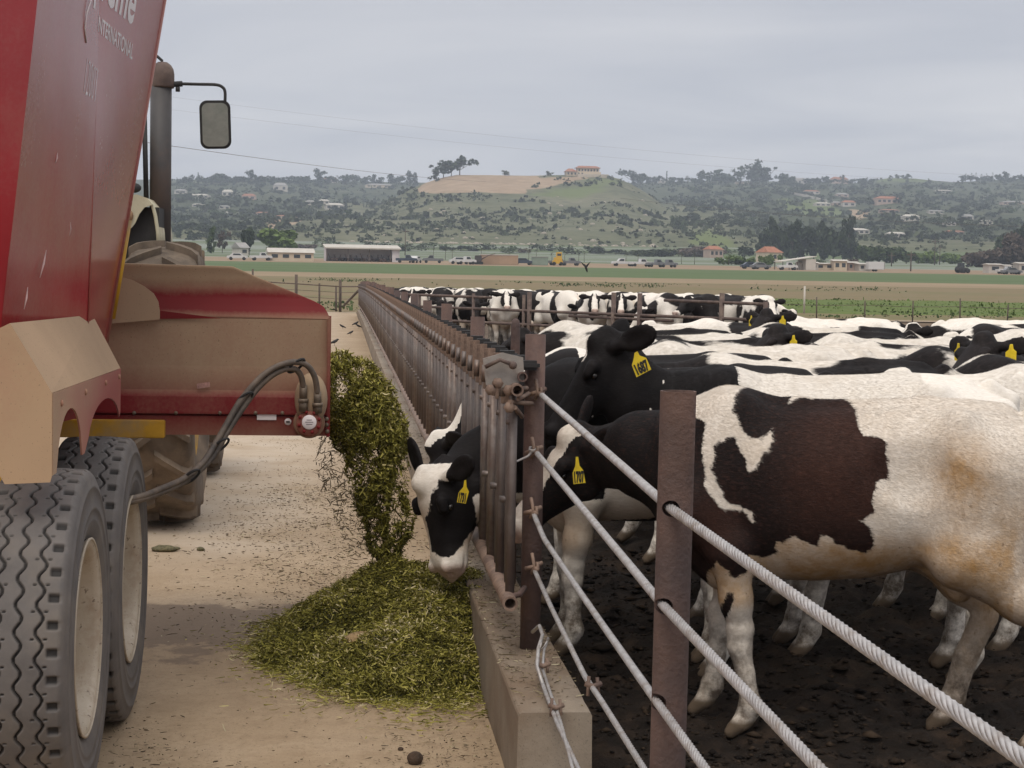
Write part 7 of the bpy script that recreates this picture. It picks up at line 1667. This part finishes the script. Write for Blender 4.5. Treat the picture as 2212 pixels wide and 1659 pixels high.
# --- the big brown and white cow -------------------------------------------
SPX = dict(x=1.95, y=6.82, heading=161.0, sx=0.975, s=0.975)
pl = to_local((0.985, 7.42, 1.10), **SPX); fw = local_dir((-0.62, 0.10, -0.76), 161); upd = local_dir((-0.55, -0.25, 0.65), 161)
V, Fa, hd = build_cow(0.0095, poll=pl, fwd=fw, upv=upd, legs=dict(front=((-0.12, -0.02), (0.08, 0.0)), rear=((-0.15, -0.02), (0.19, 0.0))), ears=(0.9, 0.15), neck_mid=(0.86, -0.08, 1.10))
W = to_world(V, **SPX); P = project(W); px, py = P[:, 0], P[:, 1]
big = c6([(372, 200), (400, 168), (455, 118), (560, 100), (645, 104), (655, 140), (585, 226), (640, 205), (720, 192), (800, 205), (840, 250), (862, 340), (880, 357), (930, 357), (965, 385), (972, 440), (975, 520), (935, 540), (912, 600), (912, 645), (870, 682), (895, 715), (918, 785), (885, 815), (800, 800), (735, 752), (705, 748), (695, 800), (605, 755), (590, 775), (535, 765), (545, 810), (500, 830), (430, 815), (415, 890), (380, 915), (330, 880), (300, 850), (270, 890), (270, 965), (240, 1003), (190, 1000), (-100, 1000), (-300, 900), (-300, 100), (60, 180), (225, 285), (245, 300), (238, 430), (255, 540), (285, 600), (325, 645), (400, 645), (445, 690), (460, 690), (435, 645), (380, 630), (330, 600), (300, 550), (278, 480), (290, 380), (330, 350), (375, 360), (400, 430), (430, 495), (465, 460), (475, 420), (520, 380), (515, 330), (480, 372), (430, 358), (385, 320), (362, 260)])
near = V[:, 1] > -0.06
jx = 13 * fbm(px / 34, py / 34, 17, 4); jy = 13 * fbm(px / 34 + 9, py / 34 + 4, 18, 4); d = polydist(px + jx, py + jy, big); d2 = polydist(px, py, c6([(345, 965), (370, 970), (365, 1010), (335, 1075), (312, 1115), (300, 1080), (322, 1010)])); d = np.maximum(d, d2)
pat = 0.5 + d * 0.030
pat = np.where(near, pat, 0.5 + (n3(V, 3, 2.2) + 0.02) * 2.0 - sstep(0.7, 0.6, V[:, 2]) * (V[:, 0] < 0.8) * 2)
rel = V - hd['poll']; t = rel @ hd['F']; w = rel @ hd['S']; u = rel @ hd['U']
headm = (np.linalg.norm(rel, axis=1) < 0.62) & (t > -0.2)
pat = np.where(headm | (V[:, 0] > 0.80), np.where((np.abs(w) < 0.055) & (t > -0.02) & (u > -0.1) & headm, 0.0, np.where((t > 0.42) & headm, 0.1, 1.2)), pat)
st = 1.25 * sstep(0.90, 0.70, V[:, 2]) * sstep(0.50, 0.60, V[:, 2]) * (np.abs(V[:, 0]) < 0.66) * 1.1 + 0.65 * np.exp(-(((px - 2075) / 62) ** 2 + ((py - 1010) / 75) ** 2) ** 1.4) + 0.5 * sstep(1930, 2120, px) * sstep(930, 1150, py) + 0.20
me = cow_mesh('cow', V, Fa, hd, pat, M['cow_brown'], st); fattr(me, 'brown', np.clip(1.0 * np.exp(-(((px - 1810) / 130) ** 2 + ((py - 1010) / 170) ** 2) ** 1.5) + 0.9 * np.exp(-(((px - 1540) / 70) ** 2 + ((py - 1130) / 90) ** 2)) + 0.12, 0, 1) * (V[:, 0] < 0.72))
cow1 = place(link('cow', me), z=0.0, **SPX); tag(cow1, 'white cow with large dark brown patches standing behind the steel ropes', 'cow', 'cows in the near pen'); settle(cow1); add_eyes(cow1, hd); add_fur(cow1, hd, 230000, 0.016, 1, lambda c: c[:, 2] > 0.10)
E_, ec = ear_tag(cow1, hd, 1, '', out=0.11); ew = to_world(ec[None], **SPX)[0]

px_tag(cow1, [(1244, 987), (1249, 987), (1252, 1006), (1260, 1016), (1265, 1043), (1239, 1046), (1237, 1022), (1243, 1006)], ew[1] - 0.045, '1707', [(1239.5, 1042), (1263, 1040)], 0.060)
# --- black cow with raised head --------------------------------------------
BX = dict(x=2.16, y=7.90, heading=174.0, sx=1.0)
pl = to_local((1.185, 8.02, 1.475), **BX); fw = local_dir((-0.58, -0.02, -0.80), 174); upd = local_dir((-0.8, -0.10, 0.6), 174)
V, Fa, hd = build_cow(0.0095, poll=pl, fwd=fw, upv=upd, ears=(0.95, 0.55), neck_mid=(0.84, 0.0, 1.22))
W = to_world(V, **BX); P = project(W); px, py = P[:, 0], P[:, 1]
rel = V - hd['poll']; t = rel @ hd['F']; w = rel @ hd['S']; u = rel @ hd['U']
pat = 0.5 + (n3(V, 14, 2.0) + 0.10) * 2.2; pat = np.where(V[:, 0] > 0.42, 1.4, pat); pat -= sstep(0.62, 0.5, V[:, 2]) * 2
pat = np.where((np.abs(w - 0.0) < 0.012) & (u > 0.0) & (t > 0.02) & (t < 0.14), 0.1, pat)
for (fx, fy, r_) in ((1434, 824, 4.5), (1406, 885, 5), (1280, 899, 3)): pat = np.minimum(pat, 0.5 + (np.hypot((px - fx) * 1.7, py - fy) - r_) * 0.10 + 10 * (V[:, 1] < 0))
me = cow_mesh('cow', V, Fa, hd, pat, M['cow_black'], pink_t=0.60)
cow2 = place(link('cow', me), z=0.0, **BX); tag(cow2, 'black headed cow holding its head high beside the tall rusty posts', 'cow', 'cows in the near pen'); settle(cow2); add_eyes(cow2, hd); add_fur(cow2, hd, 90000, 0.014, 2, lambda c: (c[:, 0] > -0.4) & (c[:, 2] > 0.8))
E_, ec = ear_tag(cow2, hd, 1, '', out=0.11); ew = to_world(ec[None], **BX)[0]; 
px_tag(cow2, [(1371, 762), (1377, 759), (1382, 768), (1396, 773), (1407, 798), (1375, 815), (1365, 789), (1369, 775)], ew[1] - 0.05, '1687', [(1375.5, 810), (1404.5, 796)], 0.062)
# --- white faced cow eating through the fence --------------------------------
FX = dict(x=1.56, y=8.40, heading=177.0, sx=1.0)
pl = to_local((0.415, 8.30, 0.832), **FX); fw = local_dir((0.06, -0.13, -0.985), 177); upd = local_dir((-0.91, -0.41, 0.06), 177)
V, Fa, hd = build_cow(0.0090, poll=pl, fwd=fw, upv=upd, ears=(0.25, 0.1), ear_r=(1.7, -0.1), en=(0.15, 0.85), neck_mid=(0.90, 0.0, 0.88), hw=1.42, hl=0.87)
W = to_world(V, **FX); P = project(W); px, py = P[:, 0], P[:, 1]
rel = V - hd['poll']; t = rel @ hd['F']; w = rel @ hd['S']; u = rel @ hd['U']
headm = (np.linalg.norm(rel, axis=1) < 0.64) & (t > -0.06) & (u > -0.28)
dark = polydist(px + 9 * fbm(px / 22, py / 22, 5, 4), py + 9 * fbm(px / 22 + 5, py / 22, 6, 4), [(948, 1036), (936, 1066), (930, 1098), (922, 1120), (923, 1160), (932, 1192), (955, 1207), (980, 1202), (988, 1190), (1002, 1168), (1018, 1155), (1032, 1130), (1033, 1112), (1022, 1086), (1016, 1075), (1060, 1060), (1060, 990), (1000, 1000), (985, 1022), (965, 1040)])
onear = np.abs(w) > 0.155
ph = np.where(w > -0.02, 0.5 + dark * 0.035, np.where(np.abs(w) < 0.075, 0.0, 1.2)); ph = np.where(t > 0.37, np.minimum(ph, 0.1), ph)
pat = np.where(headm, np.where(onear & (t < 0.12), 1.3, ph), 0.5 + (n3(V, 8, 2.1) + 0.08) * 2)
pat = np.where(~headm & (V[:, 0] > 0.35) & (V[:, 2] > 0.62), 1.4, pat); pat -= np.where(~headm, sstep(0.80, 0.70, V[:, 2]) * (V[:, 0] > 0.3) * (V[:, 0] < 0.8) * 2 + sstep(0.6, 0.5, V[:, 2]) * (V[:, 0] < 0.8) * 2, 0)
me = cow_mesh('cow', V, Fa, hd, pat, M['cow_black'], pink_t=0.385)
cow3 = place(link('cow', me), z=0.0, **FX); tag(cow3, 'white faced cow with head through the fence eating green feed', 'cow', 'cows in the near pen'); settle(cow3); add_eyes(cow3, hd); add_fur(cow3, hd, 80000, 0.013, 3, lambda c: (c[:, 0] > 0.3))
for s in (1, -1):
    E_, ec = ear_tag(cow3, hd, s, '', out=0.11); ew = to_world(ec[None], **FX)[0]; 
    if s == 1: px_tag(cow3, [(1003, 1038), (1007, 1037), (1008, 1052), (1013, 1062), (1006, 1088), (987, 1085), (991, 1064), (1001, 1052)], ew[1] - 0.05, '1731', [(988.5, 1083), (1005, 1085)], 0.056)
    else: px_tag(cow3, [(903, 1002), (909, 1006), (921, 1018), (916, 1022), (905, 1020)], ew[1] + 0.01, ' ', [(905, 1018), (915, 1020)], 0.03)

# --- herd poses -----------------------------------------------------------------
POSES = {'stand': dict(poll=(1.04, 0, 1.28), fwd=(0.85, 0, -0.52), upv=(0.5, 0, 0.85)), 'alert': dict(poll=(0.98, 0, 1.50), fwd=(0.86, 0.05, -0.42), upv=(0.45, 0, 0.88)), 'turn': dict(poll=(0.98, 0.22, 1.34), fwd=(0.62, 0.62, -0.45), upv=(0.3, 0.3, 0.88), neck_mid=(0.80, 0.06, 1.22)),
         'eat': dict(poll=(1.16, 0, 0.86), fwd=(0.14, 0.06, -0.98), upv=(0.97, 0.1, 0.14), neck_mid=(0.90, 0, 1.02)), 'low': dict(poll=(1.10, 0, 1.05), fwd=(0.62, -0.05, -0.78), upv=(0.78, 0, 0.62))}
GEO = {}
def geo(pose, h):
    if (pose, h) not in GEO: GEO[(pose, h)] = build_cow(h, legs=dict(front=((0.06, 0.0), (-0.05, 0.0)), rear=((-0.08, 0.0), (0.10, 0.0))), **POSES[pose])
    return GEO[(pose, h)]
def herd_cow(x, y, heading, pose, seed, dark, label, group, h=0.018, s=1.0, fix=None, tags=0, mat='cow_herd'):
    V, Fa, hd = geo(pose, h); p = herd_pattern(V, hd, seed, dark)
    if fix is not None: p = fix(V, hd, p)
    c = place(link('cow', cow_mesh('cow', V, Fa, hd, p, M[mat])), x, y, heading, 1.0, s); tag(c, label, 'cow', group); settle(c)
    for sd in ((1, -1)[:tags]):
        E_, ec = ear_tag(c, hd, sd, '', out=0.10); F, U = hd['F'], hd['U']; b = MB()
        c0 = ec + F * 0.015 + U * 0.03; ax = np.cross(E_, F); dn = np.array([0, 0, -1.0])
        P = [Vector(c0 + E_ * a_ + dn * b_ + F * 0.02) for a_, b_ in ((-0.008, 0.0), (0.008, 0.0), (0.014, 0.03), (0.032, 0.045), (0.032, 0.105), (-0.032, 0.105), (-0.032, 0.045), (-0.014, 0.03))]
        b.add(P + [p_ + Vector(F * 0.004) for p_ in P], [tuple(range(8)), tuple(range(15, 7, -1))] + [(i, (i + 1) % 8, 8 + (i + 1) % 8, 8 + i) for i in range(8)])
        b.build('ear_tag', M['tag'], c)
    return c
NP = 'cows in the near pen'
def stripe(V, hd, p): return np.where((V[:, 0] > 0.45) & (V[:, 2] > 0.5), np.where((V[:, 1] > -0.005) & (V[:, 1] < 0.055) & (V[:, 2] > 0.9 - 0.25 * (V[:, 0] - 1.0)), -0.5, 1.4), p)
herd_cow(1.70, 9.75, 180, 'eat', 41, 0.10, 'cow with white stripe on its black neck reaching through the fence', NP, 0.014, fix=stripe, mat='cow_black')
ROW = [(2.42, 9.25, 178, 'stand', 52, -0.10, 'white backed cow with small dark patches behind the raised black head'), (2.50, 11.1, 176, 'low', 53, -0.22, 'mostly white cow just past the striped neck'),
       (2.46, 12.1, 184, 'low', 54, -0.05, 'white cow with dark rump patch between two fence posts'), (2.42, 13.2, 176, 'low', 55, -0.20, 'pale backed cow close to the fence near the third post'),
       (2.46, 14.3, 183, 'stand', 56, 0.02, 'patched cow whose dark ear shows beside the third post'), (2.40, 15.5, 178, 'low', 57, -0.16, 'white cow with a dark saddle in the fence row'),]
RANK2 = [(3.72, 8.35, 172, 'stand', 71, -0.16, 'large white cow right behind the brown patched one'), (3.95, 9.50, 187, 'low', 72, -0.08, 'white cow with black shoulder band at the right'), (4.05, 10.6, 175, 'eat', 73, 0.16, 'dark brown backed cow in the middle of the herd'),
         (3.80, 11.8, 6, 'stand', 74, -0.20, 'white rumped cow facing away in the middle of the herd'), (4.10, 13.0, 183, 'low', 75, -0.06, 'patched cow with dark ears in the middle rank'), (3.85, 14.3, 174, 'stand', 76, 0.20, 'black backed cow rising above its white neighbours'),
         (4.30, 15.8, 168, 'low', 77, -0.12, 'white cow behind the black backed one'), (4.0, 17.4, 186, 'stand', 78, -0.2, 'long white backed cow in the rear rank'),
         (6.05, 11.9, 178, 'stand', 81, -0.15, 'white cow near right frame edge with dark hip patch'), (6.4, 13.4, 170, 'low', 82, -0.02, 'patched cow at right behind the white one'), (6.2, 15.0, 184, 'stand', 83, -0.18, 'pale cow in the rear rank at right'), (8.15, 16.4, 176, 'low', 85, -0.15, ''), (6.9, 18.3, 187, 'stand', 86, -0.05, ''), (8.6, 18.6, 172, 'low', 87, -0.2, ''), (5.4, 19.6, 180, 'low', 88, -0.1, ''), (7.6, 20.4, 4, 'stand', 89, -0.12, ''), (6.6, 16.8, 176, 'eat', 84, 0.06, 'dark patched cow farthest back at right')]
ORD = ['first', 'second', 'third', 'fourth', 'fifth', 'sixth', 'seventh', 'eighth', 'ninth']
def coat_words(pose, h, sd, dk):
    """what the coat looks like from above, read from the pattern itself"""
    V, Fa, hd = geo(pose, h); p = herd_pattern(V, hd, sd, dk); k = (V[:, 2] > 1.1) & (V[:, 0] < 0.7); f = float((p[k] > 0.5).mean())
    fr_ = float((p[k & (V[:, 0] > 0.2)] > 0.5).mean()); bk_ = float((p[k & (V[:, 0] < -0.3)] > 0.5).mean())
    tone = 'nearly all white' if f < 0.15 else 'mostly white' if f < 0.4 else 'black and white' if f < 0.65 else 'mostly black'
    where = 'dark shouldered' if fr_ > bk_ + 0.15 else 'dark rumped' if bk_ > fr_ + 0.15 else 'evenly patched'
    return '%s %s cow' % (tone, where)
for grp, words_at in ((ROW, '%s back along the fence beyond the raised head'), (RANK2[:8], '%s back behind the brown patched cow'), (RANK2[8:], '%s back of the rank at the right edge')):
    for i, (x, y, hdg, pose, sd, dk, lab) in enumerate(grp):
        h_ = 0.015 if y < 13 else 0.02
        c_ = herd_cow(x, y, hdg, pose, sd, dk, '%s, %s' % (coat_words(pose, h_, sd, dk), words_at % ORD[i]), NP, h_)
        if y < 15.9: add_fur(c_, geo(pose, h_)[2], 26000, 0.024, sd, lambda c: c[:, 2] > 1.12)
allblack = lambda V, hd, p: np.where(V[:, 2] > 0.6, np.maximum(p, 0.9), p)
def spot(px, py, Y): q_ = at(px, py, Y); return q_.x
herd_cow(spot(1625, 690, 17.6) + 0.7, 17.6, 222, 'alert', 91, 0.3, 'black cow looking at camera with two yellow ear tags', NP, 0.016, fix=allblack, tags=2, s=0.95)
herd_cow(spot(1800, 740, 12.4) + 0.4, 12.4, 200, 'alert', 92, 0.2, 'black headed cow with one yellow ear tag amid white backs', NP, 0.016, fix=allblack, tags=1, s=0.93)
herd_cow(spot(2178, 760, 10.4) + 0.5, 10.55, 214, 'alert', 93, 0.15, 'black headed cow at the right edge with a yellow tag', NP, 0.014, fix=lambda V, hd, p: np.where(V[:, 0] > 0.5, 1.3, p), tags=2, s=0.95)
herd_cow(spot(1090, 745, 14.6) + 1.0, 14.85, 205, 'stand', 94, 0.12, 'dark faced cow with a yellow tag seen between fence posts', NP, 0.018, fix=lambda V, hd, p: np.where(V[:, 0] > 0.6, 1.3, p), tags=1, s=0.95)
# --- far herd lined up behind the cross fence -----------------------------------
FP = 'cows behind the pipe cross fence'
far_c = [(884, 3.5, -75, 'stand', -0.05), (905, 2.0, -100, 'stand', -0.15), (930, 4.0, -60, 'stand', -0.1), (957, 1.6, -95, 'low', -0.12), (988, 3.4, -120, 'stand', -0.2), (1012, 1.4, -85, 'low', 0.0), (1040, 2.2, -70, 'stand', -0.1), (1064, 4.2, -140, 'stand', 0.05),
         (1088, 1.4, -92, 'stand', -0.22), (1118, 2.6, -75, 'stand', 0.05), (1150, 1.6, -45, 'stand', 0.15), (1182, 3.0, -110, 'low', 0.1), (1205, 1.5, -70, 'low', -0.12), (1240, 2.8, -20, 'stand', -0.15), (1278, 1.3, -95, 'stand', 0.0), (1306, 2.4, -65, 'stand', 0.12),
         (1345, 1.5, -100, 'stand', 0.05), (1372, 2.6, -80, 'stand', -0.05), (1405, 1.4, -60, 'low', 0.06), (1440, 2.2, -30, 'stand', -0.06), (1482, 1.5, -150, 'low', -0.05), (1520, 2.6, -25, 'stand', -0.12), (1562, 1.6, -140, 'stand', 0.1), (1600, 2.4, -40, 'low', -0.1), (1640, 1.5, -92, 'stand', -0.15)]
far_c2 = [(898, 5.5, -95, 'stand', -0.1), (945, 6.0, -80, 'stand', -0.2), (1000, 5.4, -100, 'stand', 0.0), (1050, 5.8, -60, 'stand', -0.15), (1105, 4.6, -110, 'stand', 0.1), (1165, 4.8, -85, 'stand', -0.1), (1222, 4.4, -70, 'stand', 0.0), (1262, 4.0, -100, 'stand', -0.15), (1325, 4.2, -95, 'stand', 0.1), (1420, 3.8, -80, 'stand', -0.1), (1500, 4.0, -110, 'stand', 0.0)]
words_ = ['first', 'second', 'third', 'fourth', 'fifth', 'sixth', 'seventh', 'eighth', 'ninth', 'tenth', 'eleventh', 'twelfth', 'thirteenth', 'fourteenth', 'fifteenth', 'sixteenth', 'seventeenth', 'eighteenth', 'nineteenth', 'twentieth', 'twenty-first', 'twenty-second', 'twenty-third', 'twenty-fourth', 'last']
for i, (px_, dy, hdg, pose, dk) in enumerate(far_c):
    t_ = cross_t(px_); fy = A.lerp(B, t_).y; Y = fy + dy + 0.6; p = at(px_, 640, Y); look = 'facing the camera' if -115 < hdg < -65 else 'standing sideways'
    herd_cow(p.x, Y, hdg, pose, 120 + i * 3, dk, '%s cow from the left behind the pipe cross fence, %s' % (words_[i], look), FP, 0.026, 1.06)
for i, (px_, dy, hdg, pose, dk) in enumerate(far_c2):
    t_ = cross_t(px_); Y = A.lerp(B, t_).y + dy + 0.6; p = at(px_, 640, Y)
    herd_cow(p.x, Y, hdg, pose, 220 + i * 3, dk, '%s cow from the left in the second row behind the cross fence' % words_[i], FP, 0.03)
# ------------------------------------------------------------------ air
q = bpy.data.materials.new('hazy_air'); q.use_nodes = True; t_ = q.node_tree; t_.nodes.clear()
o_ = t_.nodes.new('ShaderNodeOutputMaterial'); pv = t_.nodes.new('ShaderNodeVolumePrincipled'); pv.inputs['Color'].default_value = (0.78, 0.87, 1.0, 1); pv.inputs['Density'].default_value = 2.6e-4; pv.inputs['Anisotropy'].default_value = 0.0
t_.links.new(pv.outputs[0], o_.inputs['Volume'])
tag(MB().box((-1150, -30, -4), (1560, 3260, 170)).build('haze', q), 'pale bluish haze filling the air over the valley', 'haze', None, 'stuff')
